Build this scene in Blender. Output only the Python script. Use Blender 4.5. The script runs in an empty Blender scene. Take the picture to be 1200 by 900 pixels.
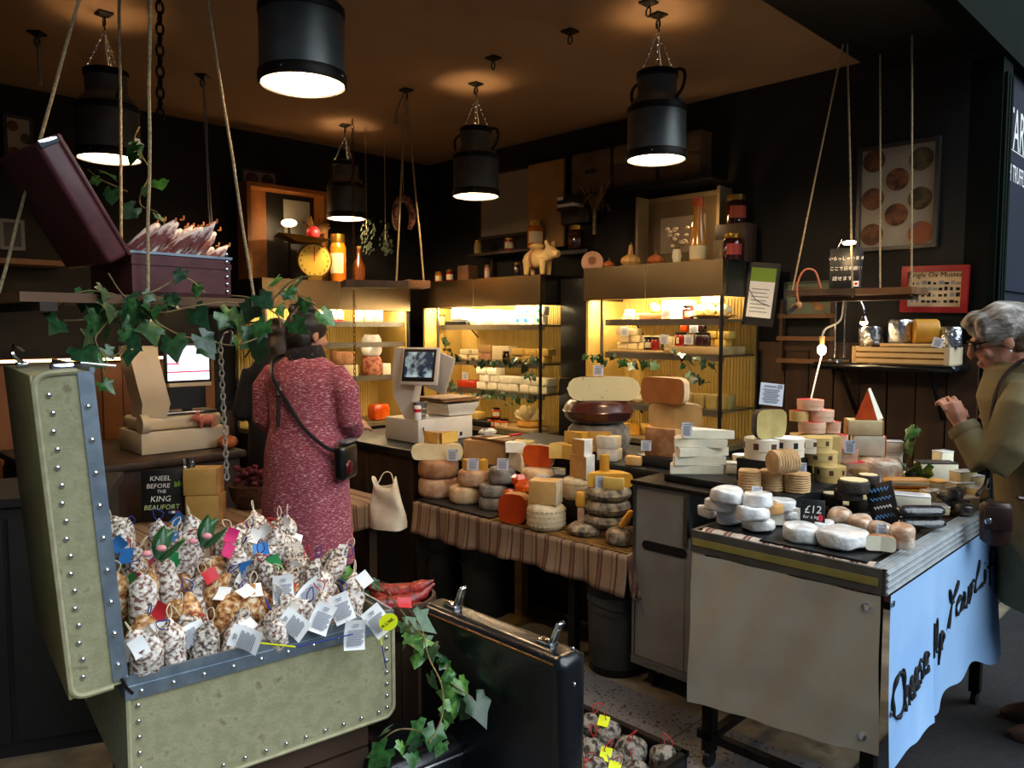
import bpy, bmesh, math, random
from mathutils import Vector, Matrix, noise
random.seed(7)
sc = bpy.context.scene; COL = sc.collection
pi = math.pi; R = math.radians; cos = math.cos; sin = math.sin; U = random.uniform

# ---------------------------------------------------------------- camera, world, daylight, exposure
F = 900.; PIT = R(4.13); CH = 1.55
cam = bpy.data.cameras.new('camera'); cam.sensor_width = 36; cam.lens = 27; cam.clip_start = .05
cam_ob = bpy.data.objects.new('camera', cam); COL.objects.link(cam_ob)
cam_ob.location = (0, 0, CH); cam_ob.rotation_euler = (pi/2-PIT, 0, 0); sc.camera = cam_ob
vs = sc.view_settings; vs.view_transform = 'Standard'; vs.look = 'None'; vs.gamma = 1; vs.use_curve_mapping = False
vs.exposure = 0.0
w = bpy.data.worlds.new('market_daylight'); sc.world = w; w.use_nodes = True
bg = w.node_tree.nodes['Background']; bg.inputs[0].default_value = (.50, .72, 1., 1); bg.inputs[1].default_value = .12
SUN = bpy.data.lights.new('overcast_daylight', 'SUN'); SUN.energy = 5.8; SUN.angle = R(70); SUN.color = (.84, .93, 1.)
sun_ob = bpy.data.objects.new('overcast_daylight', SUN); COL.objects.link(sun_ob); sun_ob.location = (3, -3, 6)
sun_ob.rotation_euler = Vector((-.66, .40, -.82)).to_track_quat('-Z', 'Y').to_euler()

# ---------------------------------------------------------------- pixel helpers (a pixel gives a direction, a plane gives the distance)
def ray(px, py):
    x = (px-600)/F; y = -(py-450)/F
    return Vector((x, cos(PIT)+y*sin(PIT), -sin(PIT)+y*cos(PIT)))
O = Vector((0, 0, CH))
def at_z(px, py, z):
    r = ray(px, py); return O+r*((z-CH)/r.z)
def at_d(px, py, d):
    r = ray(px, py); return O+r*(d/r.y)
Q = math.sqrt(.5)
def W(s, t, z=0): return Vector(((s+t)*Q, (t-s)*Q, z))          # room axes: s along the right wall, t towards it
def on_t(px, py, t):
    r = ray(px, py); return O+r*(t/Q/(r.x+r.y))
def on_s(px, py, s):
    r = ray(px, py); return O+r*(s/Q/(r.x-r.y))
def ST(p): return ((p.x-p.y)*Q, (p.x+p.y)*Q, p.z)
RA = R(-45); RB = R(45)

# ---------------------------------------------------------------- materials
def hx(h, k=1.0):
    h = h.lstrip('#'); o = []
    for i in (0, 2, 4):
        c = int(h[i:i+2], 16)/255; o.append((c/12.92 if c <= .04045 else ((c+.055)/1.055)**2.4)*k)
    return (*o, 1)
MC = {}
def mat(name, c1, c2=None, scale=12, rough=.6, metal=0, bump=0, bs=None, lo=.4, hi=.6, emit=0, trans=0, coat=0, stretch=None, c3=None, spec=.5, alpha=1, detail=5, ior=1.45):
    if name in MC: return MC[name]
    m = bpy.data.materials.new(name); m.use_nodes = True; nt = m.node_tree; N = nt.nodes; L = nt.links
    b = N['Principled BSDF']; I = b.inputs
    I['Roughness'].default_value = rough; I['Metallic'].default_value = metal; I['Specular IOR Level'].default_value = spec
    I['IOR'].default_value = ior
    a = hx(c1) if isinstance(c1, str) else c1
    I['Base Color'].default_value = a
    if trans: I['Transmission Weight'].default_value = trans
    if coat: I['Coat Weight'].default_value = coat; I['Coat Roughness'].default_value = .15
    if alpha < 1: I['Alpha'].default_value = alpha
    tc = None
    if c2 or bump:
        tc = N.new('ShaderNodeTexCoord'); src = tc.outputs['Object']
        if stretch:
            mp = N.new('ShaderNodeMapping'); mp.inputs['Scale'].default_value = stretch; L.new(src, mp.inputs[0]); src = mp.outputs[0]
    if c2:
        nz = N.new('ShaderNodeTexNoise'); nz.inputs['Scale'].default_value = scale; nz.inputs['Detail'].default_value = detail; L.new(src, nz.inputs['Vector'])
        rp = N.new('ShaderNodeValToRGB'); e = rp.color_ramp.elements
        e[0].position = lo; e[0].color = a; e[1].position = hi; e[1].color = hx(c2) if isinstance(c2, str) else c2
        if c3: x = e.new(min(.98, hi+.1)); x.color = hx(c3)
        L.new(nz.outputs['Fac'], rp.inputs[0]); L.new(rp.outputs[0], I['Base Color'])
    if bump:
        nb = N.new('ShaderNodeTexNoise'); nb.inputs['Scale'].default_value = bs or scale; nb.inputs['Detail'].default_value = 4; L.new(src, nb.inputs['Vector'])
        bp = N.new('ShaderNodeBump'); bp.inputs['Strength'].default_value = bump; bp.inputs['Distance'].default_value = .01
        L.new(nb.outputs['Fac'], bp.inputs['Height']); L.new(bp.outputs[0], I['Normal'])
    if emit:
        I['Emission Color'].default_value = a; I['Emission Strength'].default_value = emit
        if c2: L.new(rp.outputs[0], I['Emission Color'])
    MC[name] = m; return m
def stripes(name, cols, period, axis=0, rough=.9):
    m = bpy.data.materials.new(name); m.use_nodes = True; nt = m.node_tree; N = nt.nodes; L = nt.links
    b = N['Principled BSDF']; b.inputs['Roughness'].default_value = rough
    tc = N.new('ShaderNodeTexCoord'); sp = N.new('ShaderNodeSeparateXYZ'); L.new(tc.outputs['Object'], sp.inputs[0])
    md = N.new('ShaderNodeMath'); md.operation = 'MODULO'; ad = N.new('ShaderNodeMath'); ad.inputs[1].default_value = 40*period; L.new(sp.outputs[axis], ad.inputs[0])
    L.new(ad.outputs[0], md.inputs[0]); md.inputs[1].default_value = period
    dv = N.new('ShaderNodeMath'); dv.operation = 'DIVIDE'; dv.inputs[1].default_value = period; L.new(md.outputs[0], dv.inputs[0])
    rp = N.new('ShaderNodeValToRGB'); rp.color_ramp.interpolation = 'CONSTANT'; e = rp.color_ramp.elements
    while len(e) < len(cols): e.new(.5)
    for i, (p, c) in enumerate(cols): e[i].position = p; e[i].color = hx(c)
    L.new(dv.outputs[0], rp.inputs[0])
    nz = N.new('ShaderNodeTexNoise'); nz.inputs['Scale'].default_value = 220; L.new(tc.outputs['Object'], nz.inputs['Vector'])
    mx = N.new('ShaderNodeMix'); mx.data_type = 'RGBA'; mx.blend_type = 'OVERLAY'; mx.inputs[0].default_value = .55
    L.new(rp.outputs[0], mx.inputs[6]); L.new(nz.outputs['Fac'], mx.inputs[7]); L.new(mx.outputs[2], b.inputs['Base Color'])
    MC[name] = m; return m

# ---------------------------------------------------------------- mesh builder
def rot2(x, y, a): return (x*cos(a)-y*sin(a), x*sin(a)+y*cos(a))
class MB:
    def __init__(s): s.v = []; s.f = []; s.m = []
    def add(s, vs, fs, m=0, M=None):
        o = len(s.v)
        s.v += [tuple(M @ Vector(v)) if M else tuple(v) for v in vs]
        s.f += [tuple(i+o for i in f) for f in fs]; s.m += [m]*len(fs); return s
    def box(s, c, sz, rz=0, m=0, M=None):
        x, y, z = sz[0]/2, sz[1]/2, sz[2]/2; vs = []
        for a, b_, d in ((-1,-1,-1),(1,-1,-1),(1,1,-1),(-1,1,-1),(-1,-1,1),(1,-1,1),(1,1,1),(-1,1,1)):
            q = rot2(a*x, b_*y, rz); vs.append((c[0]+q[0], c[1]+q[1], c[2]+d*z))
        return s.add(vs, [(3,2,1,0),(4,5,6,7),(0,1,5,4),(1,2,6,5),(2,3,7,6),(3,0,4,7)], m, M)
    def bx(s, x0, x1, y0, y1, z0, z1, m=0, M=None):
        return s.box(((x0+x1)/2, (y0+y1)/2, (z0+z1)/2), (abs(x1-x0), abs(y1-y0), abs(z1-z0)), 0, m, M)
    def loft(s, rings, m=0, cap0=True, cap1=True, closed=True, M=None):
        n = len(rings[0]); vs = [p for r in rings for p in r]; fs = []
        for i in range(len(rings)-1):
            for j in range(n if closed else n-1):
                k = (j+1) % n; fs.append((i*n+j, i*n+k, (i+1)*n+k, (i+1)*n+j))
        if cap0: fs.append(tuple(range(n-1, -1, -1)))
        if cap1: b = (len(rings)-1)*n; fs.append(tuple(range(b, b+n)))
        return s.add(vs, fs, m, M)
    def rbox(s, c, sz, r=.01, seg=2, rz=0, m=0, M=None):
        x, y, z = sz[0]/2, sz[1]/2, sz[2]/2; r = min(r, x*.99, y*.99, z*.99)
        def ring(inset, zz):
            o = []
            for ci, (sx, sy) in enumerate(((1,1),(-1,1),(-1,-1),(1,-1))):
                for k in range(seg+1):
                    a = ci*pi/2+k/seg*pi/2; rr = r-inset
                    q = rot2(sx*(x-r)+rr*cos(a), sy*(y-r)+rr*sin(a), rz); o.append((c[0]+q[0], c[1]+q[1], c[2]+zz))
            return o
        rg = [ring(r*(1-sin(k/seg*pi/2)), -z+r*(1-cos(k/seg*pi/2))) for k in range(seg+1)]
        rg += [ring(r*(1-cos(k/seg*pi/2)), z-r*(1-sin(k/seg*pi/2))) for k in range(seg+1)]
        return s.loft(rg, m, M=M)
    def lathe(s, prof, n=20, m=0, c=(0,0,0), M=None, cap0=True, cap1=True, a=0, sx=1, sy=1):
        rg = [[(c[0]+r*sx*cos(a+2*pi*j/n), c[1]+r*sy*sin(a+2*pi*j/n), c[2]+z) for j in range(n)] for r, z in prof]
        return s.loft(rg, m, cap0, cap1, M=M)
    def tube(s, pts, r, n=6, m=0, M=None, cap=True):
        P = [Vector(p) for p in pts]; rr = r if isinstance(r, (list, tuple)) else [r]*len(P); rings = []; pu = None
        for i, p in enumerate(P):
            d = (P[min(i+1, len(P)-1)]-P[max(i-1, 0)])
            d = d.normalized() if d.length > 1e-9 else Vector((0, 0, 1))
            if pu is None: u = d.cross(Vector((0, 0, 1)) if abs(d.z) < .9 else Vector((1, 0, 0))).normalized()
            else:
                u = pu-d*pu.dot(d); u = u.normalized() if u.length > 1e-6 else d.orthogonal().normalized()
            pu = u; q = d.cross(u)
            rings.append([tuple(p+(u*cos(2*pi*j/n)+q*sin(2*pi*j/n))*rr[i]) for j in range(n)])
        return s.loft(rings, m, cap, cap, M=M)
    def ell(s, c, r, nu=12, nv=8, m=0, M=None):
        if not isinstance(r, (tuple, list)): r = (r, r, r)
        rg = [[(c[0]+r[0]*sin(pi*i/nv)*cos(2*pi*j/nu), c[1]+r[1]*sin(pi*i/nv)*sin(2*pi*j/nu), c[2]-r[2]*cos(pi*i/nv)) for j in range(nu)] for i in range(1, nv)]
        return s.loft(rg, m, M=M)
    def grid(s, fn, nu, nv, m=0, M=None):
        vs = [fn(i/nu, j/nv) for j in range(nv+1) for i in range(nu+1)]
        fs = [(j*(nu+1)+i, j*(nu+1)+i+1, (j+1)*(nu+1)+i+1, (j+1)*(nu+1)+i) for j in range(nv) for i in range(nu)]
        return s.add(vs, fs, m, M)
    def prism(s, poly, z0, z1, m=0, M=None):
        return s.loft([[(x, y, z0) for x, y in poly], [(x, y, z1) for x, y in poly]], m, M=M)
    def jit(s, a, fr=8, seed=0):
        o = Vector((seed*3.1, seed*1.7, seed)); s.v = [tuple(Vector(v)+noise.noise_vector(Vector(v)*fr+o)*a) for v in s.v]; return s
    def mesh(s, name, mats, only=None, ang=38):
        if only is None: v, f, mi = s.v, s.f, s.m
        else:
            mp = {}; v = []; f = []; mi = []
            for fc, m in zip(s.f, s.m):
                if m != only: continue
                g = []
                for i in fc:
                    if i not in mp: mp[i] = len(v); v.append(s.v[i])
                    g.append(mp[i])
                f.append(tuple(g)); mi.append(0)
        me = bpy.data.meshes.new(name); me.from_pydata(v, [], f)
        for q in (mats if isinstance(mats, (list, tuple)) else [mats]): me.materials.append(q)
        me.polygons.foreach_set('material_index', mi)
        me.polygons.foreach_set('use_smooth', [True]*len(f)); me.update()
        bm = bmesh.new(); bm.from_mesh(me); bmesh.ops.recalc_face_normals(bm, faces=bm.faces); bm.to_mesh(me); bm.free()
        me.set_sharp_from_angle(angle=R(ang)); return me
    def ob(s, name, mats, parent=None, loc=(0,0,0), rz=0, label=None, cat=None, group=None, kind=None, ang=38, only=None):
        return link(name, s.mesh(name, mats, only, ang), parent, loc, rz, label, cat, group, kind)
def link(name, me, parent=None, loc=(0,0,0), rz=0, label=None, cat=None, group=None, kind=None):
    o = bpy.data.objects.new(name, me); COL.objects.link(o); o.parent = parent; o.location = loc
    if isinstance(rz, (tuple, list)): o.rotation_euler = rz
    else: o.rotation_euler = (0, 0, rz)
    if label: o['label'] = label
    if cat: o['category'] = cat
    if group: o['group'] = group
    if kind: o['kind'] = kind
    return o
def T(name, label, cat, loc=(0,0,0), rz=0, group=None): return link(name, None, None, loc, rz, label, cat, group)
def copy_tree(o, parent=None, **kw):
    c = o.copy(); COL.objects.link(c); c.parent = parent
    for k, v in kw.items(): c[k] = v
    for ch in list(o.children): copy_tree(ch, c)
    return c
def thing_split(mb, name, parts, label, cat, loc, rz=0, group=None):
    t = T(name, label, cat, loc, rz, group)
    for i, (pn, m) in enumerate(parts):
        if i in mb.m: mb.ob(pn, m, t, only=i)
    return t
def baked(mb, mats, voxel=.012, smooth=6, name='body'):
    """overlapping volumes fused into one continuous skin"""
    o = mb.ob(name, mats); md = o.modifiers.new('r', 'REMESH'); md.mode = 'VOXEL'; md.voxel_size = voxel
    if smooth: sm = o.modifiers.new('s', 'SMOOTH'); sm.factor = .5; sm.iterations = smooth
    me = bpy.data.meshes.new_from_object(o.evaluated_get(bpy.context.evaluated_depsgraph_get()))
    bpy.data.objects.remove(o); me.materials.clear(); me.materials.append(mats if not isinstance(mats, (list, tuple)) else mats[0])
    me.polygons.foreach_set('use_smooth', [True]*len(me.polygons)); me.name = name; return me
def text_mesh(body, size, m, ext=.0006, shear=0, align='CENTER', bold=0):
    cu = bpy.data.curves.new('lettering', 'FONT'); cu.body = body; cu.size = size; cu.extrude = ext; cu.shear = shear
    cu.align_x = align; cu.offset = bold; cu.resolution_u = 2
    o = bpy.data.objects.new('lettering', cu); COL.objects.link(o)
    me = bpy.data.meshes.new_from_object(o.evaluated_get(bpy.context.evaluated_depsgraph_get()))
    bpy.data.objects.remove(o); bpy.data.curves.remove(cu); me.materials.clear(); me.materials.append(m); me.name = 'lettering'; return me
def crom(pts, k=6):
    P = [Vector(p) for p in pts]; out = []; n = len(P)
    def tan(i):
        if i == 0: return P[1]-P[0]
        if i == n-1: return P[-1]-P[-2]
        d = (P[i+1]-P[i-1])*.5; m = min((P[i+1]-P[i]).length, (P[i]-P[i-1]).length)*1.3
        return d if d.length <= m or d.length < 1e-9 else d*(m/d.length)
    for i in range(n-1):
        b, c, u, v = P[i], P[i+1], tan(i), tan(i+1)
        for j in range(k):
            t = j/k; out.append(b*(2*t**3-3*t*t+1)+u*(t**3-2*t*t+t)+c*(-2*t**3+3*t*t)+v*(t**3-t*t))
    return out+[P[-1]]
def wob(pts, amp, fr=3, seed=0):
    return [Vector(p)+noise.noise_vector(Vector(p)*fr+Vector((seed, seed*2.3, 0)))*amp for p in pts]

# common materials
STEEL = mat('brushed_steel', '8d8a84', 'a19d95', 30, .32, 1, bump=.03, bs=60, stretch=(1, 1, 14))
STEELD = mat('dull_steel_panel', '8f8c86', '9a978f', 6, .45, .35)
CHROME = mat('chrome', 'd5d7da', rough=.12, metal=1)
BLK = mat('black_paint', '0b0b0c', '121213', 9, .45)
BLKG = mat('black_gloss', '07080a', rough=.22, coat=.4)
DARKM = mat('dark_iron', '1b1917', '26221d', 30, .5, .7)
WHITEP = mat('white_plastic', 'cdc8bd', rough=.4)
PAPER = mat('white_paper', 'e6e6e4', rough=.8)
INK = mat('grey_print', '8b8e96', rough=.9)
INKB = mat('black_ink', '0d0d0f', rough=.8)
CHALK = mat('white_chalk', 'e3e1da', rough=.95)
SLATE = mat('black_slate', '0e0f11', '17181a', 14, .42)
ROPE = mat('sisal_rope', '8f7c5c', 'b19c76', 120, .95, bump=.5, bs=160)
WOODD = mat('dark_wood', '22160d', '3a2616', 9, .6, stretch=(1, 1, .12), bump=.08)
WOODM = mat('mid_wood', '5a3b20', '75502c', 9, .55, stretch=(.15, 1, 1), bump=.08)
WOODP = mat('pale_wood', 'a88a5c', 'c2a673', 10, .6, stretch=(.15, 1, 1))
CARDB = mat('cardboard', 'a07a4b', 'ae8754', 6, .85)
GLASSM = mat('clear_glass', 'f4f8f6', rough=.02, trans=1, ior=1.05, spec=.35)
STEM = mat('vine_stem', '5c4a2c', '7a6a40', 30, .8)
# ================================================================= THE SETTING
def S(mb, name, m, label=None, **k): return mb.ob(name, m, kind='structure', label=label, **k)
def rb(s0, s1, t0, t1, z0, z1, m=0, mb=None):                     # box given in room axes
    mb = mb or MB(); c = W((s0+s1)/2, (t0+t1)/2, (z0+z1)/2); return mb.box(c, (abs(s1-s0), abs(t1-t0), abs(z1-z0)), RA, m)
FLOORM = mat('stained_concrete', '5c5343', '7d715d', 5, .75, bump=.15, bs=40, c3='463e31')
SLABM = mat('speckled_paving', '1c1b1a', '625f60', 70, .75, lo=.37, hi=.43, bump=.1)
WALLM = mat('near_black_paint', '100e0b', '161310', 6, .75)
CEILM = mat('brown_ceiling_paint', '8a6f54', '8f7358', 3, .85)
S(rb(-5.6, 3, -3, 7, -.1, 0), 'floor', FLOORM)
fl = bpy.data.objects['floor']
for i in range(6):
    for j in range(4):
        s0 = -2.75+i*.60; t0 = .95+j*.42
        rb(s0+.004, s0+.596, t0+.004, t0+.416, 0, .004+.0012*((i*3+j) % 3)).ob('paving_slab', SLABM, fl)
S(rb(-.98, 3, -3, 7.9, 0, .012), 'floor_street', mat('dark_asphalt', '101114', '191a1d', 40, .9, bump=.2, bs=60), 'dark asphalt street in front of the stall')
wr = S(rb(-5.55, -1.05, 4.40, 4.52, 0, 3.1), 'wall_right', WALLM)
wb = S(rb(-5.57, -5.45, .0, 4.52, 0, 3.1), 'wall_back', WALLM)
S(rb(-5.57, -2.3, .02, .14, 0, 3.1), 'wall_left', WALLM)
S(rb(-5.57, -1.62, 0, 4.5, 3.0, 3.1), 'ceiling', CEILM)
S(rb(-1.62, -1.02, -2.0, 4.6, 2.93, 3.3), 'trim_1', BLK, 'black soffit beam over the shop opening')
GREEN = mat('dark_green_paint', '050f09', '07140c', 5, .85, spec=.1)
S(rb(-1.10, -1.0, -2.0, 7.5, 2.88, 4.2), 'trim_2', GREEN, 'dark green fascia board above the shop front')
col = S(rb(-1.16, -1.02, 4.40, 4.58, 0, 2.88), 'trim_3', GREEN, 'dark green pilaster at the end of the right wall')
for k in range(3): rb(-1.02, -1.005, 4.42+k*.05, 4.45+k*.05, .2, 2.8).ob('moulding', GREEN, col)
WDARK = mat('stained_panelling', '2b1a0e', '3d2615', 7, .6, stretch=(1, 1, .1), bump=.1)
for k in range(8):                                                  # boards of the panelling under the wall shelf
    rb(-2.22+k*.145, -2.082+k*.145, 4.372+.004*(k % 2), 4.40, .05, 1.42).ob('plank', WDARK, wr)
S(rb(-2.24, -1.06, 4.365, 4.40, 1.42, 1.47), 'trim_4', WDARK, 'dark rail capping the board panelling')
WPINE = mat('warm_pine_boards', '5e3513', '7a4a1e', 8, .5, stretch=(1, 1, .08), bump=.1)
for k in range(11):
    rb(-5.45, -5.425+.004*(k % 2), 1.02+k*.125, 1.14+k*.125, .3, 1.33).ob('plank', WPINE, wb)
for k in range(5): rb(-5.45, -5.43, 2.42+k*.13, 2.545+k*.13, .3, .95).ob('plank', WDARK, wb)
LED = mat('warm_led_strip', (1, .62, .28, 1), emit=9)
t = T('led_strip', 'glowing warm strip light along the top of the pine boards', 'light', W(-5.40, 1.02, 1.34), RB)
MB().bx(0, 1.36, 0, .03, 0, .025).ob('housing', WPINE, t); MB().bx(0, 1.36, -.006, 0, .004, .02).ob('diffuser', LED, t)
# ceiling hooks that carry nothing
def plate(t, z):
    MB().lathe([(.045, z), (.045, z-.008), (.012, z-.022)], 4, a=pi/4).ob('ceiling_plate', DARKM, t)
    MB().tube([(.0, 0, z-.02), (.012, 0, z-.035), (.012, 0, z-.055), (0, 0, z-.066), (-.012, 0, z-.055), (-.012, 0, z-.035), (0, 0, z-.02)], .004, 5).ob('eye', DARKM, t)
for (px, py, lb) in ((668, 36, 'bare iron ceiling hook left of the milk can lamp by the right wall'), (578, 67, 'bare iron ceiling hook above and right of the middle milk can lamp'), (760, 2, 'iron ceiling hook cut by the top of the photo')):
    p = at_z(px, py, 3.0); plate(T('ceiling_hook', lb, 'hook', p, RA, 'bare ceiling hooks'), 0)

# ================================================================= MILK CAN LAMPS
CANM = mat('aged_milk_can', '5a5d5c', '6c6f6d', 7, .42, .55, bump=.05)
CANB = mat('dark_can_band', '1c1a18', '2a2621', 12, .5, .6)
ENAM = mat('white_reflector', 'efe6d2', rough=.5)
BULB = mat('lamp_bulb_glow', (1, .70, .36, 1), emit=22)
def chainlinks(mb, a, b, n, r=.004, w=.006):
    a = Vector(a); b = Vector(b); d = (b-a)/n; u = d.normalized(); x = u.orthogonal().normalized(); y = u.cross(x)
    for k in range(n):
        c = a+d*(k+.5); p = x if k % 2 else y; h = d.length*.62
        mb.tube([c+u*h*cos(q)+p*w*sin(q) for q in [2*pi*i/8 for i in range(9)]], r*.45, 4, cap=False)
    return mb
def milk_can(px, py, label, power, links=9, cord=False):
    p = at_z(px, py, 2.34); t = T('milk_can_lamp', label, 'lamp', p, U(-.3, .3)+RA, 'milk can pendant lamps')
    o = MB(); o.lathe([(.139, .0), (.1395, .022), (.136, .024), (.135, .225), (.133, .235), (.118, .262), (.094, .285), (.09, .30), (.092, .385), (.088, .39), (.088, .30), (.092, .283), (.112, .262), (.130, .235), (.131, .024), (.131, 0)], 32, cap0=False, cap1=False); o.ob('can_body', CANM, t)
    MB().lathe([(.140, -.004), (.1415, .004), (.1415, .03), (.1395, .034), (.134, .034), (.134, -.004)], 32, cap0=False, cap1=False).ob('lower_band', CANB, t)
    MB().lathe([(.1365, .208), (.138, .212), (.138, .236), (.133, .240)], 32, cap0=False, cap1=False).ob('upper_band', CANB, t)
    MB().lathe([(.093, .365), (.097, .37), (.097, .395), (.088, .40)], 28, cap0=False, cap1=False).ob('neck_rim', CANB, t)
    MB().lathe([(.1308, .001), (.128, .06), (.128, .22), (.10, .255), (.088, .262)], 32, cap0=False, cap1=False).ob('reflector', ENAM, t)
    for sg in (-1, 1):
        MB().tube(crom([(sg*.092, 0, .375), (sg*.13, 0, .378), (sg*.168, 0, .362), (sg*.176, 0, .325), (sg*.16, 0, .285), (sg*.125, 0, .255)], 4), .008, 7).ob('handle', CANB, t)
    for a in (.3, .3+2.1, .3+4.2):
        chainlinks(MB(), (.085*cos(a), .085*sin(a), .388), (0, 0, .575), 13, .0045, .005).ob('chain', CHROME if links else DARKM, t)
    MB().tube([(0.02, .01, .39), (.01, 0, .5), (0, 0, .66)], .003, 5).ob('cord', WHITEP, t)
    MB().tube([(0, 0, .575), (.01, 0, .585), (0, 0, .597), (-.01, 0, .607), (0, 0, .617)], .004, 5).ob('s_hook', DARKM, t); plate(t, .66)
    MB().ell((0, 0, .105), (.042, .042, .05), 16, 10).ob('bulb', BULB, t)
    MB().lathe([(.02, .15), (.022, .2)], 12).ob('bulb_holder', WHITEP, t)
    for a in (.6, 2.2, 3.9, 5.4):
        MB().ell((.1415*cos(a), .1415*sin(a), .016), .005, 6, 4).ob('rivet', CHROME, t)
    l = bpy.data.lights.new('milk_can_bulb', 'POINT'); l.energy = power; l.color = (1, .71, .42); l.shadow_soft_size = .05
    lo = bpy.data.objects.new('milk_can_bulb', l); COL.objects.link(lo); lo.parent = t; lo.location = (0, 0, .035)
    l2 = bpy.data.lights.new('milk_can_bulb_up', 'POINT'); l2.energy = power*.10; l2.color = (1, .62, .30); l2.shadow_soft_size = .02
    l2o = bpy.data.objects.new('milk_can_bulb_up', l2); COL.objects.link(l2o); l2o.parent = t; l2o.location = (.0, 0, .21)
    return t
LP = 30
milk_can(355, 99, 'largest milk can pendant lamp, nearest, cut by the top edge', LP)
milk_can(769, 187, 'milk can pendant lamp on glinting chains over the grey cart', LP)
milk_can(558, 230, 'milk can pendant lamp above the middle cold cabinet', LP)
milk_can(406, 256, 'farthest milk can pendant lamp, beside the yellow dial scale', LP)
milk_can(128, 186, 'dark milk can pendant lamp behind the hanging burgundy suitcase', LP*.55)

# ================================================================= TABLES, COUNTERS, CART
STRIPE = stripes('striped_linen', [(0, '8d7358'), (.30, '5e3a2b'), (.36, '7d5844'), (.42, '5a3325'), (.48, '8a7056'), (.78, '6a4a38'), (.82, '8d7358'), (.93, '5b3526')], .16)
def drape(L_, drop, name, label, loc, rz, depth=.3, wav=.012, end=True):
    """cloth lying over a table front: local x along the front edge, -y outwards"""
    mb = MB()
    def fr(u, v):
        x = u*L_; k = v*v
        return (x, -.012-wav*k*(1.2+sin(x*19)+.6*sin(x*43+1)), -.002-v*drop*(1+.06*sin(x*5)))
    mb.grid(fr, 90, 8)
    mb.grid(lambda u, v: (u*L_, -.012+v*(depth), .003-.005*(1-min(1, v*8))), 60, 6)
    if end:
        mb.grid(lambda u, v: (L_+.004+.02*v*v*(1+sin(u*17)), -.012+u*depth*.25, -.002-v*(drop*1.12)), 12, 8)
    o = mb.ob(name, STRIPE, None, loc, rz, label, 'tablecloth', ang=60)
    md = o.modifiers.new('thickness', 'SOLIDIFY'); md.thickness = .003; md.offset = -1
    return o
TZ = .572
t = T('display_table', 'long low table carrying the cut cheeses under a striped cloth', 'table', W(-3.42, 2.64, 0), RA)
MB().bx(0, 1.49, 0, .42, TZ-.035, TZ).ob('tabletop', WOODM, t)
LEGM = mat('yellowed_steel_leg', '8a6a2c', '6e5424', 9, .5, .4)
for x in (.05, 1.13):
    for y in (.02, .39): MB().bx(x, x+.04, y, y+.04, 0, TZ-.035).ob('leg', DARKM, t)
MB().bx(.62, .67, .18, .23, .03, TZ-.035).ob('pedestal', LEGM, t)
MB().bx(.60, .69, -.02, .42, 0, .03).ob('pedestal_foot', LEGM, t)
drape(1.49, .165, 'striped_tablecloth', 'brown and beige striped cloth hanging over the front of the cheese table', W(-3.42, 2.64, TZ+.004), RA, .42, end=True)
t = T('side_table', 'dark side table behind the woman in pink, striped cloth on top', 'table', W(-3.57, 1.15, 0), RB)
MB().bx(0, 1.42, 0, .45, TZ-.035, TZ).ob('tabletop', WOODD, t)
for x in (.05, 1.32):
    for y in (.05, .36): MB().bx(x, x+.05, y, y+.05, 0, TZ-.035).ob('leg', WOODD, t)
drape(1.42, .14, 'striped_tablecloth', 'striped cloth behind the woman in pink, under the dried flower bunch', W(-3.57, 1.15, TZ+.004), RB, .44, end=True)
def counter(name, label, s0, s1, t0, t1, z, topm, bodym):
    c = W(s0, t0, 0); t = T(name, label, 'counter', c, RA); a, b = s1-s0, t1-t0
    MB().bx(.03, a-.03, .03, b-.03, 0, z-.04).ob('body', bodym, t); MB().rbox((a/2, b/2, z-.02), (a, b, .04), .008).ob('top', topm, t)
    for k in range(max(1, int(a/.5))): MB().bx(.06+k*.5, .06+k*.5+.42, .015, .03, .1, z-.08).ob('panel', bodym, t)
    return t
CZ = .85
counter('scale_counter', 'dark counter under the white till scale beside the pink dress', -4.45, -3.50, 2.68, 3.30, CZ, BLK, WOODD)
counter('rear_counter', 'black counter behind the cut cheeses holding big stacked wheels', -3.45, -1.95, 3.065, 3.66, .87, SLATE, WOODD)
counter('left_counter', 'dark wooden counter under the till scale with the bright screen', -5.2, -4.2, 1.0, 2.03, CZ, WOODD, WOODD)
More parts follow.
